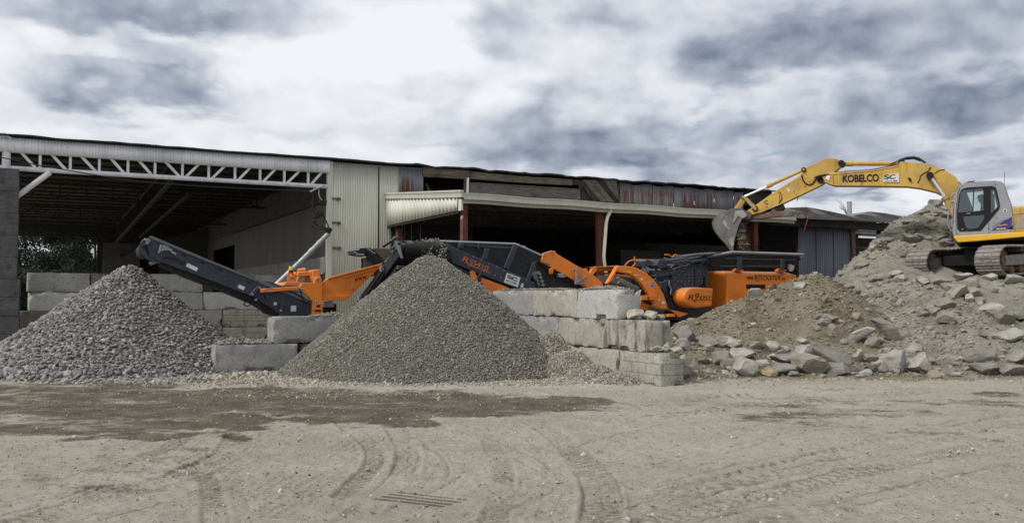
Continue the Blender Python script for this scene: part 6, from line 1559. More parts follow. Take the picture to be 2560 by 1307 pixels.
m.tube([FM.p(x, y, 1.5) for x, y in ((1662, 636.5), (1672, 637), (1677, 640), (1679, 645))], .022, 8); m.tube([FM.p(x, y, 1.5) for x, y in ((1681, 646), (1683, 640), (1687, 637), (1694, 638))], .022, 8); m.each('hand_rail', ORANGE, cr)
# feed hopper
hp = [(1767, 641.5), (1832, 631), (2007, 637), (2003, 646), (1984, 668), (1796, 671), (1775, 663)]
m = MB(); m.prism(FM.poly(hp, .15), .15, .22); m.prism(FM.poly(hp, 2.3), 2.3, 2.37); m.add([FM.p(2004, 645, .15), FM.p(1985, 668, .15), FM.p(1985, 668, .15) + Vector((0, 2.2, 0)), FM.p(2004, 645, .15) + Vector((0, 2.2, 0))], [(0, 1, 2, 3)]); fh = m.build('feed_hopper', MAROON, cr)
m = MB(); m.tube([FM.p(x, y, .14) for x, y in ((1767, 641), (1832, 630.5), (2008, 636.5))], .05, 4); m.tube([FM.p(x, y, 2.3) for x, y in ((1767, 641), (1832, 630.5), (2008, 636.5))], .05, 4); m.prism(FM.poly([(2003, 634.5), (2011, 636.5), (2004, 646), (2000, 645)], .12), .12, 2.3); m.build('hopper_rim', GREYRIM, fh)
m = MB()
for x0, x1, y0, y1 in ((1845, 1856, 643, 674), (1953, 1962, 647, 675)): m.prism(FM.poly([(x0, y0), (x1, y0), (x1, y1), (x0, y1)], .08), .08, .16)
m.prism(FM.poly([(1812, 644), (1990, 649), (1990, 652), (1812, 648)], .12), .12, .16); m.prism(FM.poly([(1800, 664), (1985, 665), (1985, 667), (1800, 667)], .12), .12, .16); m.each('hopper_rib', ANTHR, fh, .008)
# engine house
m = MB(); zt1 = lambda x, y: FM.p(x, y, .35)
pA = [(1818, 690), (1818, 678)]
uu0, uu1, uu2 = FM.U(1764, 1.0), FM.U(1818, .2), FM.U(1992, .2); ze = FM.p(1818, 684, .2).z; ze2 = FM.p(1991, 688, .2).z; zbm = FM.p(1818, 800, .2).z
base = [(uu0, 1.05), (uu1, .2), (uu2, .2), (uu2, 2.1), (uu0, 2.1)]
top = [(uu0 + .05, 1.15), (uu1 + .02, .40), (uu2 - .35, .42), (uu2 - .35, 1.9), (uu0 + .05, 1.9)]
n = 5; vs = [(a, b, zbm) for a, b in base] + [(a, b, ze if i < 2 else ze2 if i < 4 else ze) for i, (a, b) in enumerate(base)] + [(a, b, ze + .09) for a, b in top]
fs = [tuple(range(n))[::-1]] + [(i, (i+1) % n, n + (i+1) % n, n + i) for i in range(n)] + [(n + i, n + (i+1) % n, 2*n + (i+1) % n, 2*n + i) for i in range(n)] + [tuple(2*n + i for i in range(n))]
eh = MB().add(vs, fs).build('engine_house', ORANGE, cr, .025)
pm('house_door', [(1821, 712), (1857, 711), (1857, 790), (1821, 790)], .19, .2, ORANGE, eh, .003)
pm('vent_grille', [(1866, 711), (1913, 711), (1913, 722), (1866, 722)], .19, .2, INK, eh, .0)
m = MB()
for x in (1850, 1957): m.prism(FM.poly([(x - 9, 673.5), (x + 9, 673.5), (x + 9, 678), (x - 9, 678)], .2), .2, .4); m.prism(FM.poly([(x - 5, 671), (x + 5, 671), (x + 5, 674), (x - 5, 674)], .2), .2, .4)
m.each('hopper_foot', ORANGE, cr, .008)
pxtext(eh, FM, 'ROCKSTER', (1886, 699.5), (1951, 700.5), 10.5, .2, INK, OUT, shear=.2, bold=.01)
pxtext(eh, FM, '.at', (1952, 699), (1963, 699.2), 6, .2, INK, OUT, shear=.2, bold=.01)
m = MB()
for k in range(3): m.prism(FM.poly([(1867, 691 + k * 2.6), (1884, 691.4 + k * 2.6), (1883, 693 + k * 2.6), (1867, 692.6 + k * 2.6)], .2), .196, .2)
m.prism(FM.poly([(1886, 687), (1958, 688.5), (1958, 689.3), (1886, 688)], .2), .196, .2); m.prism(FM.poly([(1884, 701), (1894, 701), (1900, 704.5), (1890, 701.8)], .2), .196, .2); m.build('logo_stripe', INK, eh)
m = MB(); c = FM.p(1977, 668, .1); m.tube([c + Vector((.12, 0, .02)), c + Vector((-.06, -.05, -.02))], .05, 14, .12); m.build('work_light', GREYRIM, cr); m = MB(); m.bar(c + Vector((.08, 0, 0)), FM.p(1983, 684, .3), .03); m.build('light_bracket', BLACK, cr)
# pulley guard with R900
gd = [(1738, 718)] + [(1738 - 30 * math.sin(t) * .95, 743 - 25 * math.cos(t)) for t in np.linspace(.25, 2.9, 14)] + [(1740, 770), (1780, 765), (1783, 721)]
pg = pk('pulley_guard', gd, -.25, .3, ORANGE, .03)
pkf = lambda *a: pm(a[0], a[1], a[2], a[3], a[4], pg, a[5])
pkf('guard_face', [(1738, 722)] + [(1739 - 25 * math.sin(t) * .95, 743.5 - 21.5 * math.cos(t)) for t in np.linspace(.25, 2.9, 12)] + [(1741, 766), (1778, 761.5), (1780, 725)], -.262, -.25, ORANGE, .006)
pxtext(pg, FM, 'R', (1719, 749), (1734, 749), 12, -.262, INK, OUT, shear=.3, bold=.0); pxtext(pg, FM, '9', (1737, 748), (1748, 748), 15, -.262, INK, OUT, shear=.2, bold=.0); pxtext(pg, FM, '00', (1749, 748), (1776, 748), 9, -.262, INK, OUT, shear=.2, bold=.0)
m = MB(); m.prism(FM.poly([(1730, 750), (1736, 750), (1740, 757)], -.262), -.266, -.26); m.prism(FM.poly([(1736, 749.5), (1780, 749.5), (1780, 750.6), (1736, 750.6)], -.262), -.266, -.26); m.build('logo_stripe', INK, pg)
pk('front_foot', [(1660, 770), (1722, 784), (1702, 792), (1690, 792), (1677, 778)], .05, .2, ORANGE); pk('front_foot', [(1671, 785), (1688, 785), (1688, 792), (1671, 792)], -.1, .2, ORANGE); pk('foot_plate', [(1668, 775), (1676, 778), (1700, 800), (1668, 800)], .1, .3, BLACK)
m = MB(); m.tube([FM.p(x, y, .0) for x, y in ((1664, 774), (1676, 777), (1690, 788), (1694, 796))], .025, 6); m.build('foot_hose', CABLE, cr)
m = MB()
for v0 in (.3, 1.7):
    a, b = FM.U(1690, v0), FM.U(1960, v0)
    m.prism([(a + .4 * math.cos(t), .45 + .42 * math.sin(t)) for t in np.linspace(math.pi / 2, 3 * math.pi / 2, 10)] + [(b + .4 * math.cos(t), .45 + .42 * math.sin(t)) for t in np.linspace(-math.pi / 2, math.pi / 2, 10)], v0, v0 + .4)
m.each('crawler_track', BLACK, cr)
# ================================================================== excavator
X0 = (14.87, 26.35)
FE = Frame(X0[0], X0[1], 154.0)      # u forward (left, away), v towards the excavator's left (camera side)
ex = thing('excavator', FE, 'yellow tracked excavator with grey cab standing on the rubble mound', 'excavator')
OE = (0, 1, 0)
def pe(name, pts, v0, v1, mat, par=ex, bev=.012, ref=None, holes=()):
    r_ = max(v0, v1) if ref is None else ref
    return MB().prism(FE.poly(pts, r_), v0, v1, [FE.poly(h, r_) for h in holes]).build(name, mat, par, bev)
boomP = [(2057, 441), (2062, 435), (2070, 432), (2184, 424.5), (2246, 412.5), (2250, 404), (2267, 404.5), (2314, 409), (2361, 424), (2387, 441), (2412, 468), (2432, 520), (2425, 570), (2398, 570), (2389, 530), (2376, 500), (2361, 490), (2340, 480), (2301, 470.5), (2267, 466), (2189, 464.5), (2084, 464), (2060, 455)]
boom = pe('boom', boomP, -.25, .25, YELLOW, bev=.02)
m = MB(); m.prism(FE.poly([(2062, 436), (2184, 425.5), (2246, 413.5), (2246, 416), (2184, 428), (2062, 438.5)], .27), .25, .265); m.prism(FE.poly([(2084, 461.5), (2189, 462), (2267, 463.5), (2301, 468), (2340, 477), (2361, 487), (2361, 490), (2340, 480), (2301, 470.5), (2267, 466), (2189, 464.5), (2084, 464)], .27), .25, .262); m.build('boom_edge', YELLOW, boom, .004)
pe('boom_fork', [(2055, 440), (2082, 438), (2084, 464), (2062, 456)], .25, .29, YELLOW, boom)
armP = [(2004, 424), (2011, 420.5), (2061, 397), (2068, 395.5), (2086, 395.6), (2100, 401), (2107, 408), (2105, 414), (2087, 429), (2073, 446), (2057, 460), (2002, 487), (1960, 507), (1905, 530), (1875, 537), (1868.5, 526), (1887, 514), (1946.5, 472.5), (2004, 437)]
arm = pe('stick_arm', armP, -.17, .17, YELLOW, bev=.015)
m = MB(); m.prism(FE.poly([(1876, 535), (1905, 528), (1960, 505), (2002, 485), (2057, 458), (2057, 460.5), (2002, 487.5), (1960, 507.5), (1905, 530.5), (1876, 537.5)], .18), .168, .185)
m.bar(FE.p(1946, 474, .18), FE.p(1948, 505, .18), .025, .03); m.build('arm_edge', YELLOW, arm, .004)
m = MB()
for x, y, r_ in ((2103, 408, .10), (2053, 449, .12), (2009, 424, .075), (1887, 521, .10), (1859, 534, .11), (1857, 493, .06)): m.disc(tuple(FE.uz(x, y, .2)), r_, -.22, .22, 18)
m.each('pivot_pin', INK, arm)
m = MB()
for x, y, r_ in ((1887, 521, .06), (1887, 521, .03), (1857, 493, .035), (1859, 534, .07), (2009, 424, .035)): m.disc(tuple(FE.uz(x, y, .22)), r_, .22, .225 + .01 * (r_ < .05), 16)
m.build('pin_caps', YELLOW, arm)
m = MB()
for x, y in ((1985, 479), (2024, 455), (2012, 467)): m.disc(tuple(FE.uz(x, y, .17)), .018, .165, .174, 8)
m.tube([FE.p(1916 + 5 * math.cos(t), 506 + 4 * math.sin(t), .17) for t in np.linspace(.5, 5.5, 12)], .012, 5); m.build('arm_marks', INK, arm)
MB().prism(FE.poly([(1967, 471), (1971, 470), (1975, 478), (1971, 480)], .17), .17, .175).build('sticker', WHITE, arm)
# cylinders
m = MB(); m.tube([FE.p(2116, 409.2, 0), FE.p(2258, 409, 0)], .075, 14); m.tube([FE.p(2115, 409.2, 0), FE.p(2132, 409, 0)], .095, 14); m.build('arm_cylinder', YELLOW, ex)
m = MB(); m.tube([FE.p(2103, 408.5, 0), FE.p(2118, 409.2, 0)], .04, 10); m.build('cylinder_rod', INK, ex); m = MB(); c = FE.uz(2258, 409, .2); m.disc(c, .09, -.2, .2, 16); m.tube([FE.p(2246, 409, .0), FE.p(2262, 408, .0)], .085, 12); m.build('cylinder_end', INK, ex)
m = MB(); m.tube([FE.p(2008, 425, .0), FE.p(1920, 465.5, .0)], .058, 12); m.tube([FE.p(1930, 461, .0), FE.p(1916, 467.5, .0)], .075, 12); m.build('bucket_cylinder', YELLOW, ex)
m = MB(); m.tube([FE.p(1920, 465.5, .0), FE.p(1858, 493, .0)], .038, 10); m.build('cylinder_rod', CHROME, ex)
m = MB()
for v in (.19, -.24): m.prism(FE.poly([(1854, 490), (1860, 489), (1890, 517), (1884, 524)], .2), v, v + .05)
m.each('tipping_link', paint('dusty yellow link', (.38,.27,.08), (.22,.18,.11), .7, .6), ex, .01)
m = MB()
for v in (.14, -.19): m.prism(FE.poly([(1853, 494), (1860, 497), (1846, 520), (1838, 526), (1833, 522)], .2), v, v + .05)
m.each('bucket_link', YELLOW, ex, .01)
# bucket
back = [(1858, 526), (1845, 522.5), (1832, 523.5), (1811, 531), (1800, 534), (1788, 543.6), (1782, 557), (1784, 568), (1789, 578), (1801, 593), (1816, 609), (1831, 629)]
bk = MB().strip(FE.poly(back, .56), -.56, .56, .035).build('bucket', STEEL, ex, .006)
sideP = back + [(1834, 622), (1838, 595), (1846, 566), (1855, 548), (1868, 540), (1866, 532)]
MB().prism(FE.poly(sideP, .56), .53, .57).build('side_plate', STEEL, bk, .008); MB().prism(FE.poly(sideP, .56), -.57, -.53).build('side_plate', STEEL, bk, .008)
m = MB(); m.prism(FE.poly([(1838, 527), (1858, 526), (1868, 540), (1856, 546), (1846, 540), (1832, 560), (1834, 545)], .6), .57, .60); m.prism(FE.poly([(1821, 598), (1836, 592), (1834, 612), (1829, 618)], .6), .57, .59); m.prism(FE.poly([(1805, 556), (1812, 550), (1818, 558), (1817, 566), (1826, 571), (1824, 574), (1812, 566)], .6), .57, .58); m.each('wear_plate', paint('worn bucket patch', (.30,.28,.27), (.18,.16,.15), .7, .6, 4.0, .2), bk, .006)
m = MB(); c = FE.uz(1862, 536, .6); m.disc(c, .15, -.3, .3, 20); m.build('bucket_hinge', STEEL, bk, .01)
m = MB()
for k in range(5):
    v = -.48 + k * .24; a = FE.p(1826, 622, .56); b = FE.p(1833, 636, .56)
    m.add([(a.x - .05, v - .05, a.z), (a.x + .05, v - .05, a.z + .03), (a.x + .05, v + .05, a.z + .03), (a.x - .05, v + .05, a.z), (b.x, v - .025, b.z), (b.x + .01, v - .025, b.z), (b.x + .01, v + .025, b.z), (b.x, v + .025, b.z)], [(0,1,2,3),(4,7,6,5),(0,4,5,1),(1,5,6,2),(2,6,7,3),(3,7,4,0)])
m.each('tooth', STEEL, bk)
# dirt slipping out of the bucket
r9 = np.random.default_rng(9); a = np.array([list(FE.w(*FE.p(x, y, v))) for x, y, v in [(r9.normal(1846, 5) + (t * 12), 560 + t * 64, r9.uniform(-.48, .46)) for t in r9.uniform(0, 1, 1400)]])
strew('bucket_soil', 'dark soil and stones sliding out of the excavator bucket', 'soil', a, np.exp(r9.normal(size=len(a)) * .4) * .055, stone('bucket soil clod', [(0, (.05,.045,.035)), (.5, (.085,.075,.055)), (.9, (.12,.105,.08)), (1, (.30,.28,.24))], 14, .6, (.12,.105,.08), .4), 401, ICO, 'stuff')
# rusty thumb under the arm
m = MB(); m.prism(FE.poly([(1879, 541), (1882, 536.5), (1946, 525), (1981, 530.5), (1983, 539), (1953, 541), (1889, 548)], .12), -.12, .12); m.prism(FE.poly([(1983, 539), (1995, 541), (2003, 536), (2014, 541), (2010, 547), (1996, 546)], .05), -.1, .1); m.build('thumb', RUSTS, ex, .012)
m = MB(); m.prism(FE.poly([(1935, 519), (1938, 508), (1953, 503), (1961, 520), (1955, 526), (1940, 527)], .14), -.14, .14); m.bar(FE.p(1914, 528, .0), FE.p(1950, 512, .0), .06); m.build('thumb_bracket', INK, ex, .01)
# hoses
m = MB()
for pts, v, r_ in (([(2004, 436), (2006, 448), (2013, 458), (2022, 462), (2031, 459), (2037, 450), (2044, 442), (2052, 438)], .2, .022), ([(2246, 402), (2256, 398), (2268, 394.5), (2284, 393), (2296, 396), (2306, 402), (2314, 408)], .05, .035), ([(2246, 404), (2262, 398), (2284, 396), (2302, 402)], -.08, .03), ([(2262, 398), (2252, 402), (2242, 403), (2236, 406), (2224, 411)], .1, .015), ([(2327, 418), (2320, 428), (2308, 434), (2301, 440), (2299, 450), (2294, 458)], .26, .014), ([(2336, 434), (2344, 428), (2352, 425), (2362, 424)], .26, .012),
                   ([(2073, 434), (2184, 426), (2250, 414), (2300, 411)], .22, .022), ([(2073, 432.5), (2184, 424), (2250, 411), (2306, 409)], .15, .022), ([(1947, 508), (1955, 495), (1950, 480)], .19, .012), ([(2000, 487), (1995, 495), (1992, 503)], .1, .012), ([(2036, 444), (2046, 440), (2060, 438), (2072, 436)], .3, .03), ([(2318, 411), (2352, 423), (2384, 444)], .1, .02)):
    m.tube([FE.p(x, y, v) for x, y in pts], r_, 7)
m.each('hose', CABLE, ex)
m = MB(); m.tube([FE.p(x, y, .28) for x, y in ((2380, 430), (2390, 442), (2398, 455))], .02, 6); m.prism(FE.poly([(2064, 446), (2068, 436), (2076, 440), (2072, 452)], .3), .29, .31); m.build('pipe_clamp', WPAINT, ex)
c = FE.p(2274, 447, .25); MB().prism(FE.poly([(2269, 444), (2277, 446), (2279, 453), (2272, 452)], .25), .25, .33).build('boom_lamp', INK, ex, .01)
# boom cylinders either side of the boom
for v in (.42, -.42):
    m = MB(); m.tube([FE.p(2325, 439, v), FE.p(2364, 496, v)], .045, 12); m.build('cylinder_rod', CHROME, ex)
    m = MB(); m.tube([FE.p(2363, 494, v), FE.p(2392, 545, v)], .10, 14); m.tube([FE.p(2361, 492, v), FE.p(2366, 499, v)], .12, 14); m.build('boom_cylinder', YELLOW, ex)
m = MB(); m.disc(FE.uz(2325, 438.5, .47), .105, -.47, .49, 20); m.build('boom_pin', INK, ex)
# lettering on the boom
pxtext(boom, FE, 'KOBELCO', (2107, 456), (2197, 453.5), 18.5, .262, INK, OE, bold=.028)
sgb = pe('sign_board', [(2209, 437), (2247.5, 434), (2247.5, 455.5), (2209, 456)], .262, .275, WHITE, bev=0)
pxtext(sgb, FE, 'S', (2210, 449), (2223, 448.5), 12, .275, INK, OE, bold=.03, name='sign_lettering'); pxtext(sgb, FE, 'C', (2223, 448.5), (2239, 447), 11, .275, INK, OE, bold=.03, name='sign_lettering'); pxtext(sgb, FE, '843-214-9888', (2213, 455), (2243, 454), 3.4, .275, INK, OE, bold=.015, name='sign_lettering')
# --- cab: hollow shell with real window openings
cabO = [(2384, 591), (2381, 564), (2383, 517), (2388, 482), (2396, 469), (2413, 461), (2442, 457), (2487, 454.5), (2500, 456), (2510, 465), (2516, 484), (2526.5, 513), (2531, 537), (2535, 581), (2532, 584)]
doorO = [(2397, 490), (2400, 480), (2405, 473), (2417, 469), (2479, 465), (2489, 468), (2493, 480), (2500, 513), (2498, 523), (2452, 577), (2400, 579), (2393, 572.6), (2392, 533)]
CV0, CV1 = .32, 1.36
cab = thing('cab', FE, None, None); cab.parent = ex; cab.location = (0, 0, 0); cab.rotation_euler = (0, 0, 0)
sideN = pe('cab_side', cabO, CV1 - .05, CV1, CABGREY, cab, 0, ref=CV1, holes=[doorO])
farW = [(2400, 480), (2406, 474), (2480, 466), (2489, 470), (2499, 514), (2480, 535), (2396, 536)]
MB().prism(FE.poly(cabO, CV1), CV0, CV0 + .04, [FE.poly(farW, CV1)]).build('cab_side', CABGREY, cab)
roofL = [(2396, 469), (2404, 464), (2413, 461), (2442, 457), (2487, 454.5), (2500, 456), (2506, 460), (2510, 465), (2516, 484), (2526.5, 513), (2531, 537), (2535, 581)]
MB().strip(FE.poly(roofL, CV1), CV0 + .04, CV1 - .05, -.04).build('cab_roof', CABGREY, cab)
MB().strip(FE.poly([(2381, 564), (2382.5, 530), (2383, 517)], CV1), CV0, CV1, .03).build('cab_front', CABGREY, cab); MB().box(*sorted((FE.U(2384, CV1), FE.U(2532, CV1))), CV0, CV1 - .02, FE.p(2450, 588, CV1).z - .02, FE.p(2450, 588, CV1).z + .06).build('cab_floor', INK, cab)
MB().strip(FE.poly([(2383, 517), (2388, 482), (2396, 469)], CV1), CV0 + .06, CV1 - .08, .008).build('windscreen', GLASS, cab)
gU1 = [(2402, 480), (2409, 475), (2433, 472.5), (2431, 529), (2395.5, 531.5)]; gU2 = [(2436, 472.3), (2458, 471), (2459, 525.5), (2433.5, 528.5)]; gR = [(2477, 475), (2485, 474), (2488, 480), (2496.6, 513), (2481, 532), (2477, 531)]; gL = [(2408, 543), (2413, 541), (2459, 537.5), (2461, 542), (2457, 553), (2446, 569), (2420, 573), (2414, 566)]
dr = pe('cab_door', doorO, CV1 - .03, CV1 + .012, INK, cab, 0, ref=CV1, holes=[gU1, gU2, gR, gL])
for g in (gU1, gU2, gR, gL): MB().prism(FE.poly(g, CV1), CV1 - .014, CV1 - .006).build('window_pane', GLASS, dr)
m = MB(); m.box(FE.U(2425, CV1) - .02, FE.U(2425, CV1) + .06, CV1 + .012, CV1 + .03, FE.p(2425, 535, CV1).z, FE.p(2425, 533, CV1).z); m.build('door_handle', GREYRIM, dr)
m = MB(); c = FE.p(2406, 573, CV1); m.disc((c.x, c.z), .022, CV1 + .01, CV1 + .02, 10); c = FE.p(2424, 533.5, CV1); m.disc((c.x, c.z), .02, CV1 + .01, CV1 + .025, 10); m.build('door_bolt', GREYRIM, dr)
m = MB()
for x, y in ((2391, 508), (2389, 553), (2393, 585), (2489, 461), (2491, 544), (2511, 527), (2527, 577), (2471, 572)): m.disc(tuple(FE.uz(x, y, CV1)), .015, CV1, CV1 + .008, 8)
m.each('cab_screw', INK, cab)
m = MB(); m.prism(FE.poly([(2471.6, 556), (2472.8, 556), (2473, 585), (2472, 585)], CV1), CV1, CV1 + .003); m.prism(FE.poly([(2400, 472), (2396, 482), (2391, 530), (2391, 586), (2390, 586), (2389.6, 530), (2394.6, 482), (2398, 471)], CV1), CV1, CV1 + .003); m.build('panel_gap', INK, cab)
m = MB(); c = FE.p(2512.5, 527, CV1); m.box(c.x - .045, c.x + .045, CV1, CV1 + .012, c.z - .05, c.z + .05); m.build('lock_plate', WHITE, cab, .004); m = MB(); m.box(c.x - .015, c.x + .02, CV1 + .012, CV1 + .02, c.z - .03, c.z + .03); m.build('lock', INK, cab)
pe('decal', [(2478, 577), (2495.5, 564), (2510, 551.5), (2529.5, 541.8), (2530.6, 558), (2516, 574.5)], CV1 + .001, CV1 + .004, PURPLE, cab, 0); pe('decal_rim', [(2480, 569), (2486, 560), (2510, 548), (2514, 547), (2500, 560), (2482, 574)], CV1 + .0005, CV1 + .0025, paint('scuffed grey', (.17,.16,.15), (.2,.19,.17), .6), cab, 0)
pxtext(cab, FE, 'Acera', (2489, 575), (2514, 573), 5.5, CV1 + .004, YSTICK, OE, shear=.3, bold=.02); pxtext(cab, FE, 'Dynamic', (2496, 566), (2519, 563), 3.5, CV1 + .004, YSTICK, OE, shear=.3, bold=.02)
pe('decal_corner', [(2518, 573), (2531, 560), (2533, 572), (2532, 573.5)], CV1 + .001, CV1 + .004, INK, cab, 0)
m = MB(); m.tube([FE.p(2398, 466.5, .9), FE.p(2415, 459.5, .9), FE.p(2436, 456, .9)], .02, 6); m.prism(FE.poly([(2408, 462), (2420, 457), (2436, 455), (2436, 458)], .8), .5, 1.1); m.build('roof_visor', INK, cab)
m = MB(); m.tube([FE.p(x, y, 1.3) for x, y in ((2390, 483), (2384, 484), (2379, 490), (2376, 510), (2371, 535), (2369.5, 552), (2372, 568), (2378, 577), (2383, 577))], .022, 8); m.tube([FE.p(2386, 502, 1.3), FE.p(2378, 505, 1.3)], .03, 6); m.build('grab_rail', GREYRIM, ex)
m = MB(); m.tube([FE.p(2511.5, 470, .5), FE.p(2511.5, 428, .5)], .006, 4); m.build('antenna', INK, ex)
# seat
m = MB(); a = FE.p(2480, 500, .85); s0 = FE.p(2470, 560, .85)
m.box(a.x - .06, a.x + .10, .60, 1.08, s0.z, a.z + .16); m.box(a.x + .05, a.x + .55, .60, 1.08, s0.z - .06, s0.z + .10); m.box(a.x - .02, a.x + .12, .72, .98, a.z + .14, a.z + .36); m.build('operator_seat', INK, cab, .03)
m = MB(); c = FE.p(2416, 548, .85); m.box(c.x - .08, c.x + .10, .5, 1.15, c.z - .35, c.z + .05); m.tube([FE.p(2432, 545, 1.05), FE.p(2434, 532, 1.05)], .015, 6); m.build('control_console', INK, cab, .03)
# --- house
sill = [(2383, 592), (2385, 590.5), (2560, 579.5), (2740, 568), (2740, 582), (2560, 592), (2440, 603), (2394, 606)]
pe('house_sill', sill, 1.28, 1.40, YDARK, bev=.02); pe('house_frame', [(2392, 593), (2740, 572), (2740, 592), (2400, 606)], -1.3, 1.28, INK, bev=0)
pe('house_panel', [(2531, 518), (2560, 516), (2760, 505), (2760, 566), (2535, 582.5)], .3, 1.36, YELLOW, bev=.03)
pe('house_panel', [(2531, 516), (2560, 514.5), (2760, 504), (2760, 570), (2535, 584)], -1.3, .25, YELLOW, bev=.03)
pe('panel_stripe', [(2537, 568), (2556, 536), (2534, 540), (2534, 536), (2566, 532), (2550, 563), (2600, 559), (2600, 566), (2537, 571)], 1.361, 1.364, CABGREY, bev=0)
pe('panel_ledge', [(2531, 534), (2560, 531), (2760, 520), (2760, 522), (2531, 536)], 1.36, 1.375, YELLOW, bev=.004)
pe('right_tool_box', [(2390, 590), (2396, 545), (2450, 540), (2450, 588)], -1.3, -.5, YELLOW, bev=.03)
pe('counterweight', [(2700, 500), (2800, 498), (2806, 570), (2700, 584)], -1.35, 1.38, YELLOW, bev=.06)
m = MB(); c = FE.p(2480, 612, .5); m.tube([(-.1, 0, c.z - .25), (-.1, 0, c.z + .35)], .62, 28); m.build('slew_ring', INK, ex)
# --- undercarriage
UCX, UCY, UCZ = 14.62, 26.62, 2.33
FT = Frame(UCX, UCY, 207.0, 0)
uc = bpy.data.objects.new('undercarriage', None); COL.objects.link(uc); uc.parent = ex
loc = Vector((UCX - X0[0], UCY - X0[1], UCZ)); uc.location = Matrix.Rotation(-FE.a, 3, 'Z') @ loc; uc.rotation_euler = (0, R(3.5), FT.a - FE.a)
m = MB(); m.box(-1.2, 1.2, -.9, .9, .30, .62); m.prism([(-.7, .3), (.7, .3), (.5, .80), (-.5, .80)], -.6, .6); m.build('car_body', INK, uc, .03)
def track(vc):
    L, rad, W = 1.62, .40, .74; zc_ = .43; n = 52
    per = 4 * L + 2 * math.pi * rad
    def pt(s):
        s %= per
        if s < 2 * L: return (L - s, zc_ + rad - .03 * math.sin(s / (2 * L) * math.pi * 2) ** 2), math.pi
        s -= 2 * L
        if s < math.pi * rad: t = math.pi / 2 + s / rad; return (-L + rad * math.cos(t), zc_ + rad * math.sin(t)), t + math.pi / 2
        s -= math.pi * rad
        if s < 2 * L: return (-L + s, zc_ - rad), 0
        s -= 2 * L; t = -math.pi / 2 + s / rad; return (L + rad * math.cos(t), zc_ + rad * math.sin(t)), t + math.pi / 2
    m = MB(); g = MB()
    for k in range(n):
        (x, z), a = pt(per * (k + .5) / n); tx, tz = math.cos(a), math.sin(a); nx, nz = tz, -tx; hw = per / n * .47
        q = lambda s, h: (x + tx * s + nx * h, z + tz * s + nz * h)
        m.prism([q(-hw, -.02), q(hw, -.02), q(hw, .008), q(hw * .9, .036), q(hw * .62, .036), q(hw * .5, .010), q(-hw * .3, .010), q(-hw * .4, .026), q(-hw * .6, .026), q(-hw, .006)], vc - W / 2, vc + W / 2)
        for s in (-.12, .12): c = q(-hw * .1, .012); g.prism([q(-hw * .55, .0105), q(-hw * .05, .0105), q(-hw * .05, .0135), q(-hw * .55, .0135)], vc + s - .025, vc + s + .025)
    tb = m.build('track_belt', TRACKS, uc); tag(g.build('shoe_hole', INK, tb), kind='stuff')
    m = MB(); m.prism([(-L - .1, zc_ - .2), (L + .05, zc_ - .15), (L + .05, zc_ + .12), (-.6, zc_ + .2), (-L - .1, zc_ + .15)], vc - .2, vc + .2); m.prism([(-1.1, zc_ - .05), (-.2, zc_ - .08), (-.2, zc_ + .12), (-1.1, zc_ + .14)], vc + .2, vc + .26); m.build('track_frame', TRACKS, tb, .02)
    m = MB()
    for sx in (-L, L): m.disc((sx, zc_), rad - .06, vc - .16, vc + .16, 24); m.disc((sx, zc_), .12, vc - .24, vc + .24, 14)
    m.each('track_wheel', RUSTS, tb, .01)
    m = MB()
    for k in range(7): m.disc((-1.25 + k * .42, zc_ - .27), .10, vc - .24, vc + .24, 14)
    for k in range(2): m.disc((-.7 + k * 1.4, zc_ + .28), .075, vc - .2, vc + .2, 12)
    m.each('track_roller', RUSTS, tb)
track(1.15); track(-1.15)

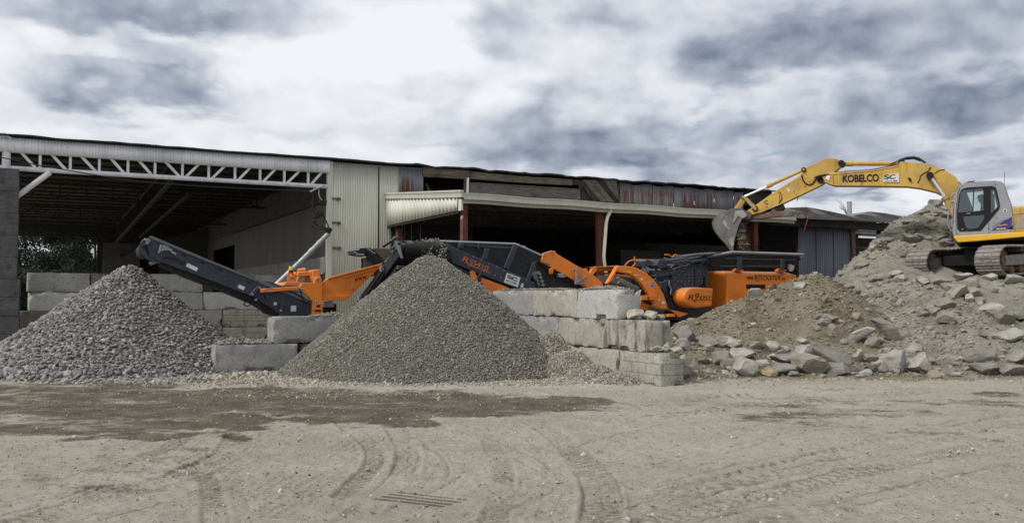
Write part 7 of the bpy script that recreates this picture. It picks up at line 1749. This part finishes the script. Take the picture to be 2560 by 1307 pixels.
# ================================================================== operator in the cab
def person():
    h = FE.p(2452.5, 498, .85); hip = Vector((h.x - .12, .85, h.z - .68))
    F_ = Vector((1, 0, 0)); Lf = Vector((0, 1, 0))
    root = thing('person', FE, 'operator in a dark cap and olive shirt sitting in the cab, facing the boom', 'person')
    neck = Vector((h.x - .06, .85, h.z - .16)); chest = hip.lerp(neck, .66); waist = hip.lerp(neck, .3)
    V, Ed, Rd = [], [], []
    def add(p, r, par=None):
        V.append(tuple(p)); Rd.append(r); i = len(V) - 1
        if par is not None: Ed.append((par, i))
        return i
    a = add(hip, (.15, .12)); b = add(waist, (.14, .11), a); c = add(chest, (.165, .11), b); d = add(neck - Vector((0, 0, .03)), (.075, .07), c); e_ = add(neck + Vector((.02, 0, .05)), (.055, .055), d)
    hd = add(h + Vector((0, 0, -.04)), (.075, .085), e_); ht = add(h + Vector((-.005, 0, .05)), (.078, .09), hd)
    for s in (1, -1):
        sh = add(chest + Vector((0, s * .19, .10)), (.06, .06), c); el = add(chest + Vector((.08, s * .25, -.18)), (.045, .045), sh); wr = add(chest + Vector((.32, s * .20, -.20)), (.03, .03), el); pa = add(chest + Vector((.39, s * .19, -.19)), (.035, .022), wr)
        for k in range(4): f1 = add(chest + Vector((.44, s * .19 + (k - 1.5) * .02, -.185 - .004 * abs(k - 1))), (.010, .010), pa); f2 = add(chest + Vector((.465 + .004 * (k in (1, 2)), s * .19 + (k - 1.5) * .02, -.21)), (.009, .009), f1)
        t1 = add(chest + Vector((.40, s * .15, -.18)), (.010, .010), pa); add(chest + Vector((.43, s * .145, -.20)), (.009, .009), t1)
        hp_ = add(hip + Vector((.05, s * .09, -.03)), (.09, .09), a); kn = add(hip + Vector((.42, s * .12, .03)), (.065, .065), hp_); an = add(hip + Vector((.50, s * .12, -.36)), (.045, .045), kn); add(hip + Vector((.66, s * .12, -.42)), (.04, .03), an)
    me = bpy.data.meshes.new('body'); me.from_pydata(V, Ed, []); o = link('body', me, SKIN, root)
    sk = o.modifiers.new('skin', 'SKIN'); sk.use_smooth_shade = True; o.modifiers.new('sub', 'SUBSURF').levels = 1; o.modifiers['sub'].render_levels = 2
    for i, r_ in enumerate(Rd): me.skin_vertices[0].data[i].radius = r_
    me.skin_vertices[0].data[0].use_root = True
    m = MB(); m.prism([(h.x + .082, h.z - .0), (h.x + .108, h.z - .03), (h.x + .082, h.z - .035)], .838, .862); m.build('nose', SKIN, root)
    m = MB()
    for s in (-1, 1): m.box(h.x + .072, h.x + .086, .85 + s * .033 - .012, .85 + s * .033 + .012, h.z + .0, h.z + .012)
    m.box(h.x + .066, h.x + .084, .825, .875, h.z - .068, h.z - .06); m.build('eyes_mouth', INK, root)
    m = MB(); m.box(h.x - .03, h.x + .015, .755, .768, h.z - .03, h.z + .02); m.box(h.x - .03, h.x + .015, .932, .945, h.z - .03, h.z + .02); m.build('ears', SKIN, root, .005)
    # cap with a bill
    m = MB(); rings = []
    for (dz, r_) in ((.03, .105), (.07, .103), (.11, .085), (.135, .045), (.14, .0)): rings.append([(h.x - .005 + r_ * 1.02 * math.cos(t), .85 + r_ * .92 * math.sin(t), h.z + dz) for t in np.linspace(0, 2 * math.pi, 17)[:-1]])
    vs = [q for g in rings for q in g]; m.add(vs, [(i*16+k, i*16+(k+1)%16, (i+1)*16+(k+1)%16, (i+1)*16+k) for i in range(4) for k in range(16)])
    m.add([(h.x + .08, .775, h.z + .04), (h.x + .08, .925, h.z + .04), (h.x + .19, .90, h.z + .015), (h.x + .20, .85, h.z + .015), (h.x + .19, .80, h.z + .015)], [(0, 1, 2, 3, 4)]); m.build('cap', CAPM, root)
    # shirt: a sleeve-and-torso shell over the body
    V2, E2, R2 = [], [], []
    def ad(p, r, par=None):
        V2.append(tuple(p)); R2.append(r)
        if par is not None: E2.append((par, len(V2) - 1))
        return len(V2) - 1
    a = ad(hip + Vector((0, 0, .02)), (.165, .135)); b = ad(waist, (.155, .125), a); c = ad(chest, (.18, .125), b); ad(neck - Vector((0, 0, .05)), (.10, .09), c)
    for s in (1, -1): x1 = ad(chest + Vector((0, s * .19, .10)), (.075, .075), c); x2 = ad(chest + Vector((.08, s * .25, -.18)), (.058, .058), x1); ad(chest + Vector((.16, s * .235, -.185)), (.05, .05), x2)
    me = bpy.data.meshes.new('shirt'); me.from_pydata(V2, E2, []); o = link('shirt', me, CLOTH, root)
    sk = o.modifiers.new('skin', 'SKIN'); sk.use_smooth_shade = True; o.modifiers.new('sub', 'SUBSURF').levels = 1
    for i, r_ in enumerate(R2): me.skin_vertices[0].data[i].radius = r_
    me.skin_vertices[0].data[0].use_root = True
person()

# ================================================================== trees
def leaf_mat(name, c1, c2):
    q = NT(name); c = q.mix(q.attr('rnd'), c1, c2); c = q.mix(q.remap(q.noise(.6, 4), .4, .6, 0, .6), c, tuple(x * .6 for x in c1)); m_ = q.done(c, .7, 0, .25); return m_
LEAF = leaf_mat('dark green leaves', (.010,.019,.009), (.025,.040,.017)); LEAFY = leaf_mat('lighter green leaves', (.016,.028,.010), (.03,.048,.017))
def tree(x, y, h, w, label, mat, seed, trunk=True):
    r = np.random.default_rng(seed); fr = Frame(x, y, 0); root = thing('tree', fr, label, 'tree', 'trees behind the shed')
    m = MB(); m.tube([(0, 0, 0), (.1, 0, h * .4), (.0, .1, h * .75)], .22, 8, .07)
    cl = []
    for k in range(34):
        t = r.uniform(.12, 1); rad = w / 2 * (math.sin(min(1, t * 1.15) * math.pi * .86) ** .6 + .1) * r.uniform(.35, 1); an = r.uniform(0, 2 * math.pi); c = (rad * math.cos(an), rad * math.sin(an), h * t * .95)
        cl.append(c + (r.uniform(.10, .2) * w,))
        if k % 3 == 0: m.tube([(.05, .05, h * t * .55), (c[0] * .6, c[1] * .6, h * t * .8), c[:3]], .06, 5, .02)
    m.build('trunk', WOODD, root)
    V, F, A = [], [], []
    for cx, cy, cz_, cr_ in cl:
        n = 430; d = r.normal(size=(n, 3)); d /= np.linalg.norm(d, axis=1)[:, None]; p = d * (r.uniform(.35, 1.05, n) ** .6)[:, None] * cr_ * np.array([1, 1, .75]) + np.array([cx, cy, cz_])
        a = r.normal(size=(n, 3)); a /= np.linalg.norm(a, axis=1)[:, None]; b = np.cross(a, d); b /= np.linalg.norm(b, axis=1)[:, None] + 1e-6; s = r.uniform(.05, .13, n)[:, None] * (.6 + w / 14)
        q = np.stack([p - a * s, p - b * s * .55, p + a * s, p + b * s * .55], 1).reshape(-1, 3); base = sum(len(z) for z in V); V.append(q); F.append(np.arange(4 * n).reshape(n, 4) + base); A.append(np.repeat(r.uniform(0, 1, n), 4))
    np_mesh('crown', np.concatenate(V), np.concatenate(F), mat, root, {'rnd': np.concatenate(A)})
for k, (px, D, h, w, lb, mt) in enumerate(((45, 73, 7.4, 6.0, 'dark green tree seen through the shed, next to the pier', LEAF), (105, 78, 7.8, 7.5, 'broad dark tree in the middle of the shed opening', LEAF), (170, 74, 8.6, 7.0, 'dense dark tree right of the middle of the shed opening', LEAF), (235, 80, 10, 7.5, 'tree beside the grey end wall seen through the shed', LEAFY), (58, 66, 3.6, 4.6, 'lower light green bush by the pier behind the shed', LEAFY), (140, 68, 3.4, 6.5, 'low dark shrub behind the middle of the shed opening', LEAF), (205, 69, 3.6, 5.5, 'low dark shrub behind the right of the shed opening', LEAF), (258, 84, 11, 9, 'dark tree mostly hidden by the grey end wall', LEAF))):
    c = at(px, 700, D); tree(c.x, c.y, h, w, lb, mt, 500 + k)
for k, (px, D, hy, w, lb) in enumerate(((2245, 95, 533, 5, 'distant dark tree top above the canopy, left of the pair'), (2270, 97, 530, 4, 'distant dark tree top just left of the rubble peak'), (2292, 90, 540, 3.5, 'distant dark tree at the left skyline of the rubble mound'))):
    c = at(px, hy, D); tree(c.x, c.y, c.z, w, lb, LEAF, 560 + k)
